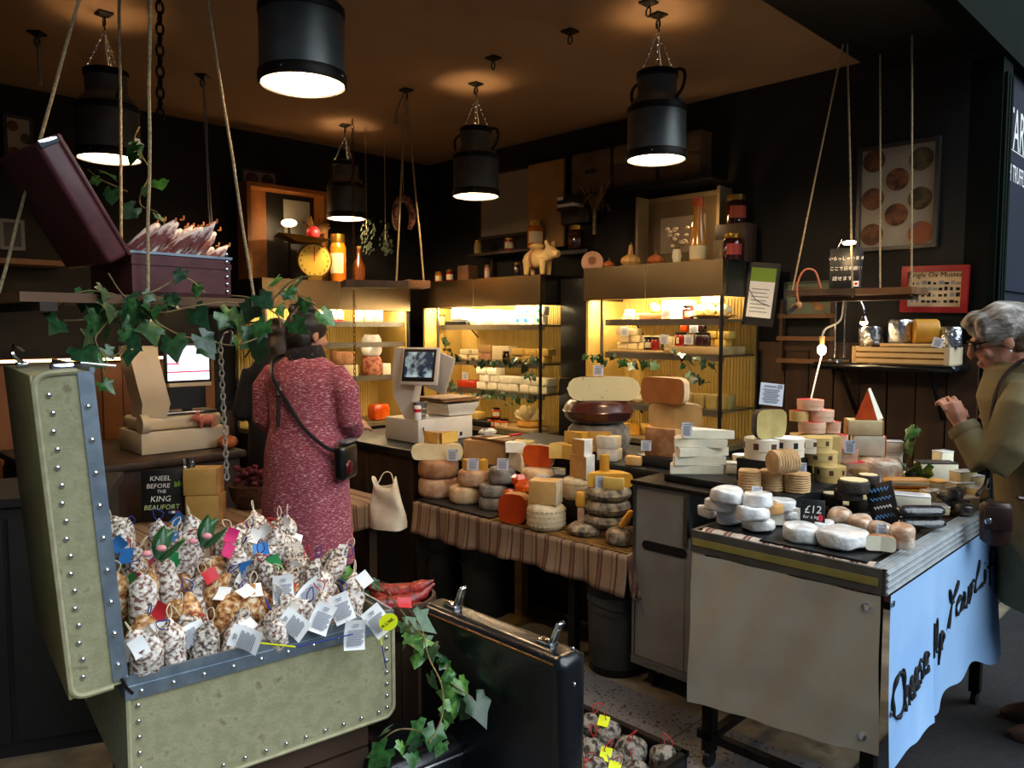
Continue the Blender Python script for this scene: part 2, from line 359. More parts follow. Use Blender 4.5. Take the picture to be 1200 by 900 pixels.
# grey trolley
ct = T('steel_trolley', 'grey steel trolley with slot handle standing on castors', 'trolley', W(-1.93, 2.68, 0), RA)
def trolley():
    MB().bx(0, .25, 0, .62, .13, .885).bx(.25, .40, .004, .62, .13, .70).ob('body', STEELD, ct)
    o = MB(); o.bx(-.006, .41, -.012, .63, .10, .135).bx(-.006, .006, -.008, .008, .13, .89).bx(.244, .262, -.008, .012, .66, .89).bx(.385, .41, -.012, .012, .13, .70).ob('frame', STEEL, ct)
    MB().rbox((.20, .31, .895), (.43, .66, .02), .006).ob('top_sheet', DARKM, ct)
    MB().bx(.25, .40, .0, .62, .70, .715).ob('lower_shelf', DARKM, ct); MB().bx(.40, .415, 0, .62, .845, .885).ob('side_rail', STEEL, ct)
    mb = MB(); n = 10; pts = [(.06+.02*cos(a), .02*sin(a)) for a in [pi/2+pi*k/n for k in range(n+1)]]+[(.24+.02*cos(a), .02*sin(a)) for a in [-pi/2+pi*k/n for k in range(n+1)]]
    MB().loft([[(x, -.0025, .63+y) for x, y in pts], [(x, -.0005, .63+y) for x, y in pts]]).ob('handle_slot', BLK, ct)
    MB().bx(.4155, .4165, .06, .13, .855, .875).ob('maker_plate', PAPER, ct)
    for z in (.70, .78, .86): MB().ell((.253, -.009, z), .004, 6, 4).ob('rivet', CHROME, ct)
    for x, y in ((.08, .06), (.34, .06), (.08, .55), (.34, .55)):
        w_ = MB().tube([(x-.012, y, .045), (x+.012, y, .045)], .045, 18).ob('wheel', BLK, ct)
        MB().bx(x-.02, x+.02, y-.012, y+.012, .06, .105).ob('castor_fork', STEELD, w_)
trolley()
# front counter with cloth panel and banner
ft = T('market_counter', 'steel rimmed market counter heaped with wrapped and boxed cheeses', 'counter', W(-1.40, 2.30, 0), RA)
RIMA = mat('steel_rim', '5b5750', '6a655d', 12, .42, .6); BRASS = mat('brass_strip', '8f8140', '9c8e4c', 12, .5, .3)
ALU = mat('ribbed_aluminium', 'a9b0b4', 'b7bdc0', 20, .38, .45)
FW, FD = .62, 1.28
MB().bx(0, FW, 0, FD, CZ-.05, CZ-.004).ob('board', WOODD, ft)
MB().bx(-.012, FW+.012, -.012, 0, CZ-.07, CZ+.006).ob('front_rim', RIMA, ft)
MB().bx(-.004, FW-.01, -.0145, -.012, CZ-.045, CZ-.022).ob('brass_strip', BRASS, ft)
o = MB(); o.bx(FW, FW+.012, -.012, FD, CZ-.07, CZ+.006)
for k in range(4): o.tube([(FW+.014, -.012, CZ-.062+k*.019), (FW+.014, FD, CZ-.062+k*.019)], .006, 6)
o.ob('side_rim', ALU, ft)
for k in range(3): MB().bx(FW-.036+k*.012, FW-.027+k*.012, -.01, FD, CZ-.004, CZ+.004).ob('edge_rail', ALU, ft)
MB().bx(-.012, 0, 0, FD, CZ-.07, CZ+.006).ob('back_rim', RIMA, ft)
for x, y in ((.02, .03), (FW-.06, .03), (.02, FD-.08), (FW-.06, FD-.08)):
    lg = MB().bx(x, x+.04, y, y+.04, .06, CZ-.05).ob('leg', DARKM, ft); MB().tube([(x+.01, y+.02, .03), (x+.03, y+.02, .03)], .03, 12).ob('wheel', BLK, lg)
MB().bx(.0, FW, .03, .06, .1, .13).bx(.03, .06, .03, FD, .1, .13).ob('stretcher', DARKM, ft)
# striped runner peeping over the front rim
mb = MB(); mb.grid(lambda u, v: (.02+u*(FW-.05), .004+v*.05, CZ+.004+.008*sin(v*pi)+.001*sin(u*90)), 60, 4)
RUN = stripes('striped_runner', [(0, 'b9a796'), (.45, '6b4038'), (.6, 'a08a7a'), (.7, '6b4038'), (.8, 'b9a796')], .07)
mb.ob('striped_runner', RUN, None, W(-1.40, 2.30, 0), RA, 'narrow striped runner folded along the front rim of the market counter', 'cloth')
CREAM = mat('cream_canvas', 'a89d8a', 'b5aa97', 4, .9, bump=.12, bs=9)
mb = MB()
def panel(u, v):
    x = u*(FW+.0); z = CZ-.072-v*(.475+.06*(1-u))
    return (x+.02*v*(u-.5), -.018-.008*sin(u*7+v*3)*v-.004*sin(u*23+v*9), z)
mb.grid(panel, 40, 30)
cv = T('canvas_panel', 'plain cream canvas panel with eyelets hung below the counter front', 'canvas', W(-1.40, 2.30, 0), RA)
mb.ob('cloth', CREAM, cv, ang=60)
for u, v in ((.94, .08), (.93, .9)):
    x, y, z = panel(u, v); MB().lathe([(.006, 0), (.011, 0), (.012, .003), (.006, .004)], 16, M=Matrix.Translation((x, y-.001, z)) @ Matrix.Rotation(pi/2, 4, 'X')).ob('eyelet', CHROME, cv)
# banner on the street side
BANM = mat('pale_blue_white_banner', '7fa6d2', '8db2da', 3, .75, bump=.06, bs=8)
SB = -1.40+FW+.022; T0 = 2.285; BL = 1.16
def ban_off(tt, z):
    f = max(0, (CZ-.08-z)); d = tt-T0
    return .006+f*(.06*math.exp(-((d-.44)/.05)**2)*-1.2+.05*sin(d*7)+.02*sin(d*19))*.9+.05*f*f
def ban_bot(d): return .285+.05*math.exp(-((d-.0)/.08)**2)*-.6+.02*sin(d*9+.4)+.012*sin(d*23)
mb = MB()
def bpt(tt, z, e=0): return tuple(W(SB+ban_off(tt, z)+e, tt, z))
mb.grid(lambda u, v: bpt(T0+u*BL, (CZ-.062)*(1-v)+v*ban_bot(u*BL)), 110, 24)
bn = T('slogan_banner', 'pale blue banner with black handwritten slogan hung on the counter side', 'banner', (0, 0, 0))
mb.ob('cloth', BANM, bn, ang=70)
GL = {  # pen strokes in a unit box, baseline 0, x-height .5
 'C': ([[(.62,.86),(.45,1),(.2,.85),(.08,.5),(.15,.12),(.38,0),(.62,.14)]], .6), 'h': ([[(.05,1),(.06,.5),(.05,0)],[(.05,.3),(.22,.5),(.34,.38),(.34,0)]], .42),
 'e': ([[(.05,.26),(.34,.3),(.33,.46),(.18,.52),(.04,.3),(.1,.06),(.25,0),(.4,.12)]], .42), 's': ([[(.32,.46),(.16,.52),(.08,.38),(.28,.2),(.22,.02),(.03,.05)]], .4),
 'U': ([[(.06,1),(.04,.4),(.2,0),(.42,.25),(.46,1),(.46,.2),(.55,0)]], .62), 'p': ([[(.06,.5),(.06,-.4)],[(.06,.42),(.24,.52),(.36,.3),(.22,.03),(.07,.1)]], .44),
 'Y': ([[(.02,1),(.18,.6),(.3,.55)],[(.55,1),(.3,.55),(.12,-.1)]], .5), 'o': ([[(.2,.5),(.05,.3),(.12,.03),(.3,.05),(.36,.32),(.2,.5)]], .42),
 'u': ([[(.04,.5),(.06,.12),(.2,0),(.34,.2),(.36,.5),(.36,0)]], .44), 'r': ([[(.05,.5),(.06,0)],[(.06,.3),(.18,.5),(.32,.46)]], .36),
 'L': ([[(.25,1),(.1,.4),(.05,.02),(.3,.02),(.55,.1)]], .5), 'i': ([[(.08,.5),(.06,0)],[(.1,.7),(.1,.72)]], .2), 'f': ([[(.38,.95),(.24,1),(.18,.7),(.12,-.2)],[(.02,.48),(.34,.5)]], .36)}
def handwrite(word, a, b, h, parent, th=.006):
    a = Vector(a); b = Vector(b)                                    # (t, z) of the start and the end of the baseline
    wd = sum(GL[c][1] for c in word); k = (b.x-a.x)/wd; x = 0
    for c in word:
        st, adv = GL[c]
        mb = MB()
        for s_ in st:
            pts = []
            for q in crom([(p[0], p[1], 0) for p in s_], 6):
                f = (x+q.x)/wd; tt = a.x+(x+q.x)*k; z = a.y+(b.y-a.y)*f+q.y*h
                pts.append(bpt(tt, z, .003))
            mb.tube(pts, [th*(.75+.35*sin(i*.7)) for i in range(len(pts))], 6)
        mb.ob('letter', INKB, parent); x += adv
def tz(px, py): p = ST(on_s(px, py, SB+.03)); return (p[1], p[2])
handwrite('Cheese', tz(1050, 850), tz(1092, 785), .125, bn, .007)
handwrite('Up', tz(1101, 776), tz(1117, 760), .12, bn, .006)
handwrite('Your', tz(1121, 738), tz(1150, 700), .13, bn, .007)
handwrite('Life', tz(1150, 697), tz(1174, 668), .11, bn, .006)
for px, py in ((1041.5, 720), (1047, 842)):
    tt, z = tz(px, py); tt = T0+.012; MB().lathe([(.004, 0), (.009, 0), (.01, .003), (.004, .004)], 14, M=Matrix.Translation(bpt(tt, z, .002)) @ Matrix.Rotation(RB, 4, 'Z') @ Matrix.Rotation(pi/2, 4, 'X')).ob('eyelet', CHROME, bn)
# ================================================================= IVY
LEAFS = []
def leaf_mesh(m, seed, lob=1.0):
    rr = random.Random(seed); out = []
    for a, r in ((-90, .0), (-62, .42), (-30, .50), (-8, .40), (18, .62), (40, .52), (62, .60), (90, 1.0), (118, .60), (140, .52), (162, .62), (188, .40), (210, .50), (242, .42)):
        k = r*(1+rr.uniform(-.1, .1)); out.append((k*cos(R(a))*.62, .12+k*sin(R(a))*.62))
    vs = [(x, y, -.10*abs(x)+.10*sin(y*3+seed)+.04*sin(x*9)) for x, y in out]+[(0, .14, .07)]
    n = len(out); fs = [(i, (i+1) % n, n) for i in range(n)]
    mb = MB(); mb.add(vs, fs)
    return mb.mesh('leaf', m, ang=180)
for i, (a, b) in enumerate((('1b3d18', '2c5a25'), ('24491d', '3b6b2c'), ('14301a', '1f4424'), ('3d6a2a', '5d8a3c'))):
    lm = mat('ivy_leaf_%s' % 'abcd'[i], a, b, 6, .38, coat=.15)
    LEAFS.append([leaf_mesh(lm, i*3+k) for k in range(3)])
def ivy(name, label, strands, size=.045, tone=(0, 1, 2), group=None, nl=1.0, parent=None, seed=1, cat='ivy', hang=.3, toward=None):
    rr = random.Random(seed)
    t = parent or T(name, label, cat, strands[0][0], 0, group); o = Vector((0, 0, 0)) if parent else Vector(strands[0][0])
    for pts in strands:
        P = wob(crom([Vector(p)-o for p in pts], 6), .012, 9, rr.random()*9)
        MB().tube(P, .0022, 5).ob('stem', STEM, t)
        ln = sum((P[i+1]-P[i]).length for i in range(len(P)-1)); n = max(3, int(ln/(size*.62)*nl))
        for k in range(n):
            f = (k+rr.uniform(0, .9))/n*(len(P)-1); i = min(int(f), len(P)-2); p = P[i].lerp(P[i+1], f-i)
            off = Vector((rr.uniform(-1, 1), rr.uniform(-1, 1), rr.uniform(-1, .5)))*size*.65
            sc_ = size*1.45*rr.uniform(.6, 1.35)
            tw = Vector(toward) if toward else (Vector((0, 0, CH))-(p+o))
            nrm = (tw.normalized()*.75+Vector((rr.uniform(-.8, .8), rr.uniform(-.8, .8), rr.uniform(-.4, .9)))).normalized()
            q = nrm.to_track_quat('Z', 'Y').to_matrix().to_4x4() @ Matrix.Rotation(rr.uniform(-.9, .9)+pi, 4, 'Z')
            lf = link('leaf', rr.choice(LEAFS[rr.choice(tone)]), t); lf.matrix_basis = Matrix.Translation(p+off) @ q @ Matrix.Scale(sc_, 4)
    return t

# ================================================================= KHAKI STEAMER TRUNK
L0 = at_z(149, 799, .70); R0 = at_z(461, 720, .70)
e1 = Vector((.79, .613, 0)).normalized(); e2 = Vector((-e1.y, e1.x, 0)); TA = math.atan2(e1.y, e1.x)
TL = (R0-L0).dot(e1); TD = .62; TH = .31; TB = .70-TH
KH = mat('khaki_canvas', '7d7a5c', '898667', 26, .8, bump=.2, bs=120, c3='6c6549')
KHD = mat('khaki_edge', '8d8768', '9a9474', 30, .7, bump=.2)
ZINC = mat('zinc_rail', '7e8c99', '93a0ab', 16, .38, .8)
BASEM = mat('old_crate_wood', '2a1c10', '3c2919', 8, .7, stretch=(.2, 1, 1))
cr = T('wooden_crate', 'dark old wooden crate underneath the khaki trunk', 'crate', L0-Vector((0, 0, .70))+e1*.06+e2*.05, TA)
for k in range(4): MB().bx(0, TL-.12, 0, .018, .01+k*.095, .01+k*.095+.085).ob('slat', BASEM, cr)
MB().bx(0, .02, .018, TD-.1, 0, .385).bx(TL-.14, TL-.12, .018, TD-.1, 0, .385).bx(0, TL-.12, TD-.1, TD-.08, 0, .385).bx(0, TL-.12, 0, TD-.1, .36, .385).ob('box', BASEM, cr)
tk = T('steamer_trunk', 'open khaki canvas trunk with riveted metal rim, full of dry salamis', 'trunk', L0-Vector((0, 0, TH)), TA)
th = .012
b_ = MB(); b_.rbox((TL/2, TD/2, .006), (TL, TD, .012), .005)
b_.bx(0, TL, 0, th, .01, TH).bx(0, TL, TD-th, TD, .01, TH).bx(0, th, th, TD-th, .01, TH).bx(TL-th, TL, th, TD-th, .01, TH); b_.ob('base', KH, tk)
e = MB(); r_ = .006
for y in (-.001, TD+.001):
    e.tube(crom([(.0, y, TH-.02), (.0, y, .03), (.012, y, .008), (.03, y, 0), (TL-.03, y, 0), (TL-.012, y, .008), (TL, y, .03), (TL, y, TH-.02)], 3), r_, 6)
e.ob('edge_piping', KHD, tk)
rim = MB(); rim.bx(-.006, TL+.006, -.007, 0, TH-.045, TH-.012).bx(-.003, TL+.003, -.004, .004, TH-.012, TH+.014)
rim.bx(-.006, TL+.006, TD, TD+.007, TH-.045, TH+.012).bx(TL, TL+.007, 0, TD, TH-.045, TH-.012).bx(TL-.004, TL+.003, 0, TD, TH-.012, TH+.014).bx(-.007, 0, 0, TD, TH-.045, TH); rim.ob('metal_rim', ZINC, tk)
rv = MB().ell((0, 0, 0), (.0062, .004, .0062), 8, 6).mesh('rivet', CHROME)
def rivets(pts, par, rot=0):
    for p in pts: link('rivet', rv, par, p, rot)
rivets([(.03+k*(TL-.06)/9, -.008, TH-.03) for k in range(10)], tk)
rivets([(.022, -.003, TH-.065-k*.04) for k in range(6)]+[(TL-.022, -.003, TH-.065-k*.036) for k in range(7)]+[(.05+k*(TL-.1)/11, -.003, .022) for k in range(12)], tk)
lid = MB(); LH = .755; LT = .112; lx0 = -LT-.004
# lid stands open over the hinge side: tray walls of khaki canvas
lid.rbox((lx0+.006, TD/2, LH/2), (.012, TD, LH), .005)
lid.bx(lx0, -.004, 0, th, .0, LH).bx(lx0, -.004, TD-th, TD, 0, LH).bx(lx0, -.004, th, TD-th, 0, .012).bx(lx0, -.004, th, TD-th, LH-.012, LH)
lean = Matrix.Translation((0, 0, TH)) @ Matrix.Rotation(R(-3.8), 4, 'Y')
for q in (lid,): q.v = [tuple(lean @ Vector(v)) for v in q.v]
KHO = mat('khaki_lid_outside', '7a6f45', '857a4e', 10, .4, bump=.05, coat=.2)
ld = lid.ob('lid', KH, tk)
o = MB(); o.rbox((lx0-.004, TD/2, LH/2), (.008, TD+.004, LH+.004), .004); o.v = [tuple(lean @ Vector(v)) for v in o.v]; o.ob('outer_skin', KHO, ld)
o = MB(); o.bx(-.03, -.002, -.005, 0, .012, LH).bx(-.004, .006, -.005, TD, LH-.004, LH+.008).bx(-.004, .004, 0, .01, 0, LH); o.v = [tuple(lean @ Vector(v)) for v in o.v]; o.ob('metal_rim', ZINC, ld)
o = MB(); o.tube(crom([(-.03, -.001, LH+.002), (lx0+.03, -.001, LH+.002), (lx0+.008, -.001, LH-.008), (lx0, -.001, LH-.03), (lx0, -.001, .03), (lx0+.008, -.001, .008), (lx0+.03, -.001, 0), (-.03, -.001, 0)], 4), .007, 6)
o.v = [tuple(lean @ Vector(v)) for v in o.v]; o.ob('edge_piping', KHD, ld)
rivets([tuple(lean @ Vector((lx0+.026+.004*(k % 2), -.003, .045+k*.0415))) for k in range(17)]+[tuple(lean @ Vector((-.016, -.008, .05+k*.078))) for k in range(9)], ld)
o = MB(); o.tube([(-.02, 0, LH+.01), (-.02, 0, LH+.02), (.05, -.01, LH+.006)], .003, 6).rbox((-.055, .02, LH+.012), (.05, .03, .022), .008); o.v = [tuple(lean @ Vector(v)) for v in o.v]; o.ob('latch', CHROME, ld)
o = MB(); o.rbox((lx0+.02, .42, LH+.008), (.03, .05, .014), .005).tube(crom([(lx0+.02, .40, LH+.012), (lx0, .39, LH+.04), (lx0+.01, .42, LH+.06), (lx0+.03, .44, LH+.045)], 4), .006, 6); o.v = [tuple(lean @ Vector(v)) for v in o.v]; o.ob('clasp', CHROME, ld)
o = MB(); o.tube([(-.012, -.004, .015), (-.004, -.010, -.01), (.008, -.006, -.03)], .004, 6); o.v = [tuple(lean @ Vector(v)) for v in o.v]; o.ob('hinge', DARKM, ld)

# ---------------------------------------------------------------- salamis in the trunk
SALW = mat('white_moulded_salami', '6a4a3c', 'c9bfb4', 105, .75, lo=.40, hi=.52, bump=.7, bs=60, c3='e0dad2')
SALO = mat('nutty_orange_salami', '6a3616', 'bf8f56', 70, .7, lo=.38, hi=.55, bump=.6, bs=50, c3='d9c7ae')
SALG = mat('grey_spotted_salami', '43342c', 'a89d92', 110, .75, lo=.40, hi=.54, bump=.5, bs=70, c3='c9c2b8')
PINKP = mat('pink_paper', 'd98f95', rough=.7)
TAGC = {'green': mat('green_card', '137a3c', rough=.5), 'blue': mat('blue_card', '2f73b8', rough=.5), 'red': mat('red_card', 'b3202c', rough=.5), 'yellow': mat('yellow_card', 'd8e016', rough=.5), 'pink': mat('magenta_card', 'c22566', rough=.5), 'white': PAPER}
STRB = mat('blue_string', '26307a', rough=.9); STRW = mat('pale_string', 'c9b89a', rough=.9); STRR = mat('red_string', 'b02a28', rough=.9)
def salami_mesh(ln, r, m, seed, bend=.0):
    n = 12; mb = MB(); rr = random.Random(seed); rings = []
    for i in range(11):
        f = i/10; k = max(.10, math.sin(pi*min(1, max(0, .06+f*.90)))**.42)*(1+.07*sin(f*9+seed)); k *= (1 if f < .8 else 1-.55*(f-.8)/.2)
        rings.append([(r*k*cos(2*pi*j/n)+bend*sin(pi*f), r*k*sin(2*pi*j/n), f*ln) for j in range(n)])
    mb.loft(rings); mb.jit(r*.22, 1.6/r, seed); return mb.mesh('casing', m, ang=80)
SAL = [salami_mesh(.15, .029, SALW, 1), salami_mesh(.13, .034, SALW, 2, .012), salami_mesh(.14, .028, SALO, 3), salami_mesh(.12, .032, SALO, 4, .01), salami_mesh(.14, .03, SALG, 5), salami_mesh(.16, .026, SALG, 6, .014)]
def loop_mesh(m, k):
    return MB().tube(crom([(0, 0, .0), (.014, .004, .018), (.006+.01*k, 0, .042), (-.012, -.003, .026), (0, 0, 0)], 4), .0017, 5).mesh('string_loop', m)
LOOPS = [loop_mesh(m, k) for k, m in enumerate((STRW, STRB, STRR))]
def tag_mesh(w_, h_, m, curl=.2): return MB().grid(lambda u, v: ((u-.5)*w_, .006*sin(v*3)*curl*4, -v*h_), 3, 4).grid(lambda u, v: ((u-.5)*w_, .006*sin(v*3)*curl*4+.0015, -v*h_), 3, 4).mesh('tag', m)
TAGS = {k: tag_mesh(.038, .046, m) for k, m in TAGC.items()}
BIGT = tag_mesh(.058, .082, PAPER, .6)
PRINT = MB().add([(x+dx*.5*wd, -.0015, z+dz*.002) for z, wd, x in [(-.028-k*.0048, .044-.006*(k % 3 == 2), -.001*(k % 3)) for k in range(9)]+[(-.012, .016, 0), (-.017, .012, 0)] for dx, dz in ((-1, -1), (1, -1), (1, 1), (-1, 1))], [tuple(range(i*4, i*4+4)) for i in range(11)]).mesh('print', INK)
KIND = ['white mottled dry salami', 'white mottled dry salami', 'orange nutty dry salami', 'orange nutty dry salami', 'grey spotted dry salami', 'grey spotted dry salami']
def trunk_pt(u, v, z): return L0+e1*u+e2*v+Vector((0, 0, z))
def heap(u, v): return -.075+.42*v*(1-.35*u/TL)-.05*(u/TL)*v
rr = random.Random(11); cells = []
for j in range(9):
    for i in range(9):
        u = .045+(i+.5*(j % 2))*(TL-.07)/9.2+rr.uniform(-.008, .008); v = .05+j*(TD-.09)/8.4+rr.uniform(-.008, .008)
        if u < TL-.03: cells.append((u, v, i, j))
for n_, (u, v, i, j) in enumerate(cells):
    zone = rr.random()
    if j < 2: k = rr.choice((0, 1, 0, 4))
    elif j < 6: k = rr.choice((2, 3, 0, 2)) if u < TL*.5 else rr.choice((0, 4, 5, 3))
    else: k = rr.choice((0, 1, 4, 0))
    col_ = None
    if rr.random() < .58: col_ = ('white' if j < 3 or u > TL*.62 else rr.choice(('green', 'blue', 'red', 'yellow', 'pink', 'green', 'blue', 'white')))
    tilt = (rr.uniform(-.75, .55), rr.uniform(-.8, .8), rr.uniform(0, 6))
    zn = ('front', 'middle', 'back')[min(2, j//3)]+' '+('left', 'centre', 'right')[min(2, int(u/TL*3))]; lb = KIND[k]+(' with a %s tag, %s of the khaki trunk' % (col_, zn) if col_ else ' without tag, %s of the khaki trunk' % zn)
    t = T('dry_salami', lb, 'salami', trunk_pt(u, v, heap(u, v)+rr.uniform(-.012, .012)), 0, '%s %s, %s' % (KIND[k]+'s', (col_ or 'no')+' tag', zn))
    t.rotation_euler = tilt
    c = link('casing', SAL[k], t); ks = rr.uniform(1.12, 1.38); c.scale = (ks, ks*rr.uniform(.8, 1.1), rr.uniform(.95, 1.15)); ln = (.15, .13, .14, .12, .14, .16)[k]*c.scale[2]
    link('string_loop', LOOPS[rr.choice((0, 0, 0, 0, 1, 1, 2))], t, (0, 0, ln-.006), rr.uniform(0, 6))
    if col_:
        tg = link('tag', TAGS[col_], t, (.0, -.036, ln-.006)); tg.rotation_euler = (rr.uniform(-1.1, -.2), rr.uniform(-.7, .7), -tilt[2]+rr.uniform(-.8, .8))
# whole salamis lying across the back of the heap
for u, v, z, a, k, ln, lb in ((.06, .50, .115, .25, 1, 1.5, 'long white salami lying topmost at the back of the heap'), (.20, .46, .10, .05, 0, 1.55, 'second long white salami lying across the back of the heap'), (.09, .57, .14, -.2, 1, 1.2, 'short knobbly white salami at the far top of the heap')):
    t = T('lying_salami', lb, 'salami', trunk_pt(u, v, z), TA+a); c = link('casing', SAL[k], t); c.rotation_euler = (0, pi/2, 0); c.scale = (1.1, 1.1, ln)
# round paper disc label and large printed leaflets over the rim
t = T('round_label', 'blue and white round paper label on the back of the salami heap', 'label', trunk_pt(.10, .38, .115), TA)
t.rotation_euler = (-.5, .1, TA-.2); MB().lathe([(.04, 0), (.04, .001)], 24, M=Matrix.Rotation(pi/2, 4, 'X')).ob('disc', mat('pale_blue_paper', '8fa6c9', 'b9c4d6', 20, .7), t)
MB().lathe([(.014, 0), (.014, .001)], 16, M=Matrix.Translation((.014, -.002, .006)) @ Matrix.Rotation(pi/2, 4, 'X')).ob('picture', mat('peach_print', 'dcb48f', 'f0dfc8', 60, .7), t)
for k in range(5): MB().bx(-.03, -.006+.002*k, -.0025, -.001, .018-k*.009, .022-k*.009).ob('print', INKB, t)
LEAFL = [(332, 682, .105, 0, .1, 'upright printed leaflet standing highest on the salami heap'), (330, 730, .03, -.9, .5, 'large printed leaflet tilted over the rim of the trunk'), (378, 690, .07, .9, .2, 'grey leaflet leaning right near the back right of the trunk'), (385, 716, .045, .5, .3, 'printed leaflet beside the yellow label strip at the trunk rim'), (418, 735, .01, .1, .1, 'lower leaflet of the pair hanging over the right corner of the trunk'), (432, 722, .035, -.6, .4, 'upper tilted leaflet over the right corner of the trunk'), (240, 745, .02, 1.3, .6, 'creased white leaflet lying at the left front of the salamis'), (270, 752, .02, -1.2, .5, 'folded leaflet fanned out at the front of the salamis'), (303, 665, .11, .6, .2, 'small grey leaflet behind the standing one at the back of the heap'), (213, 738, .03, -.4, .7, 'bent leaflet stuck between the front left salamis'), (395, 705, .06, -.3, .2, 'leaflet half hidden behind the printed one at the back right')]
for px, py, dz, tw, back, lb in LEAFL:
    r = ray(px, py); p = at_z(px, py, .72+dz); t = T('leaflet', lb, 'leaflet', p+Vector((0, 0, .02)), 0); t.rotation_euler = (-back, tw, TA-.25)
    link('paper', BIGT, t); link('print', PRINT, t, (0, -.001, 0))
t = T('yellow_round_label', 'round yellow paper label at the right corner of the trunk', 'label', at_z(452, 727, .755)-e2*.015, TA-.3)
MB().lathe([(.026, 0), (.026, .001)], 24, M=Matrix.Rotation(pi/2+.15, 4, 'X')).ob('disc', TAGC['yellow'], t)
link('lettering', text_mesh('A L\'AIL', .013, INKB), t, (0, -.003, -.004), (pi/2+.15, R(-32), 0))
for (p0, p1, p2, lb) in (((300, 752), (345, 757), (412, 742), 'blue and yellow string lying along the trunk rim'), ((436, 745), (442, 775), (448, 806), 'blue and yellow string dangling down the front of the trunk')):
    a, b, c = (at_z(q[0], q[1], .725)-e2*.008 for q in (p0, p1, p2))
    if p2[1] > 790: a, b, c = (L0+e1*((q[0]-149)/(461-149)*TL+.0)-e2*.014+Vector((0, 0, .0)) for q in (p0, p1, p2)); a.z, b.z, c.z = .685, .62, .545
    t = T('string', lb, 'string', a); MB().tube(crom([(0, 0, 0), (a.lerp(b, .5)-a), b-a], 4), .0026, 5).ob('yellow_end', TAGC['yellow'], t); MB().tube(crom([b-a, c-a], 4), .002, 5).ob('blue_end', STRB, t)
# green leaves and flowers poking out at the back of the heap
BASIL = mat('basil_leaf', '14391a', '245c2a', 8, .4, coat=.2)
for (px, py, lb) in ((185, 655, 'dark green leaf sprig in the salami heap, left'), (238, 640, 'dark green leaf sprig with pink buds in the salami heap')):
    p = at_z(px, py, .93); t = T('leaf_sprig', lb, 'leaves', p)
    for k in range(4):
        lf = MB().grid(lambda u, v: ((u-.5)*.045*sin(pi*min(1, v*.9+.08)), .02*(u-.5)**2*10*.2, v*.09), 4, 6).ob('leaf', BASIL, t); lf.rotation_euler = (-.9+.3*k, -.8+.5*k, k*.7-1)
    for k in range(2): MB().ell((.04*k-.02, -.02, .02+.015*k), (.014, .01, .009), 8, 6).ob('bud', PINKP, t)

# ================================================================= BLACK SUITCASE WITH NETTED SALAMIS
NB = W(-1.32, 1.62, 0); SW = .63
bs_ = T('black_suitcase', 'open glossy black suitcase with chrome clasps, lid raised', 'suitcase', W(-1.95, 1.62, 0), RA)
LEATH = mat('black_leatherette', '0a0c10', '0d1016', 30, .28, bump=.08, bs=90, coat=.3)
bh = .15
MB().bx(0, SW, 0, .52, .004, .02).bx(0, SW, .505, .52, .004, bh).bx(0, SW, 0, .015, .004, bh).bx(0, .015, 0, .52, .004, bh).bx(SW-.015, SW, 0, .52, .004, bh).ob('base', LEATH, bs_)
MB().bx(-.004, SW+.004, .50, .526, bh-.012, bh+.006).bx(SW-.018, SW+.004, 0, .52, bh-.012, bh+.006).ob('rim', DARKM, bs_)
ldm = MB(); ldm.rbox((SW/2, -.055, bh+.255), (SW, .115, .51), .035, 5); bl = ldm.ob('lid', LEATH, bs_)
MB().bx(.02, SW-.02, -.0, .006, bh+.03, bh+.49).ob('lining', mat('dark_lining', '15110e', rough=.9), bl)
MB().tube([(.03, -.112, bh+.488), (SW-.03, -.112, bh+.488)], .004, 6).ob('brass_beading', mat('dark_brass', '6d5230', rough=.35, metal=.9), bl)
for x in (.11, .52):
    cl = MB().rbox((x, -.05, bh+.514), (.06, .036, .012), .005).ob('clasp', CHROME, bl)
    MB().rbox((x+.02, -.05, bh+.56), (.014, .028, .085), .005, M=Matrix.Translation((x, 0, bh+.52)) @ Matrix.Rotation(.45, 4, 'Y') @ Matrix.Translation((-x, 0, -bh-.52))).ob('clasp_arm', CHROME, cl)
for p in ((SW-.03, -.03, bh+.512), (SW+.001, -.06, bh+.43)): MB().ell(p, .006, 8, 5).ob('stud', CHROME, bl)
NET = mat('netted_grey_salami', '2c2620', '8a8175', 60, .8, lo=.4, hi=.55, bump=.8, bs=90)
ns = [salami_mesh(.10, .04, NET, 21), salami_mesh(.09, .045, NET, 22)]
rr = random.Random(5)
for i in range(6):
    for j in range(4):
        x = .07+i*.097+rr.uniform(-.01, .01); y = .16+j*.098+rr.uniform(-.01, .01)
        if y > .49: continue
        yel = (i*4+j) % 3 == 0; zn = (', left end of the black suitcase', ', middle of the black suitcase', ', near right end of the black suitcase')[i//2]
        t = T('netted_salami', ('netted grey salami with a yellow tag' if yel else 'netted grey salami without tag')+zn, 'salami', W(-1.95, 1.62, 0)+Vector(((x+y)*Q, (y-x)*Q, .055+.05*(j % 2)*.4)), 0, ('netted salamis with tag' if yel else 'netted salamis without tag')+zn)
        t.rotation_euler = (rr.uniform(-.3, .3), rr.uniform(-.3, .3), rr.uniform(0, 6)); link('casing', ns[(i+j) % 2], t).scale = (1.18, 1.18, 1.05)
        link('string_loop', LOOPS[2], t, (0, 0, .09))
        if yel: tg = link('tag', TAGS['yellow'], t, (0, 0, .115)); tg.rotation_euler = (-1.0, .3, -t.rotation_euler[2]+RA+.5)
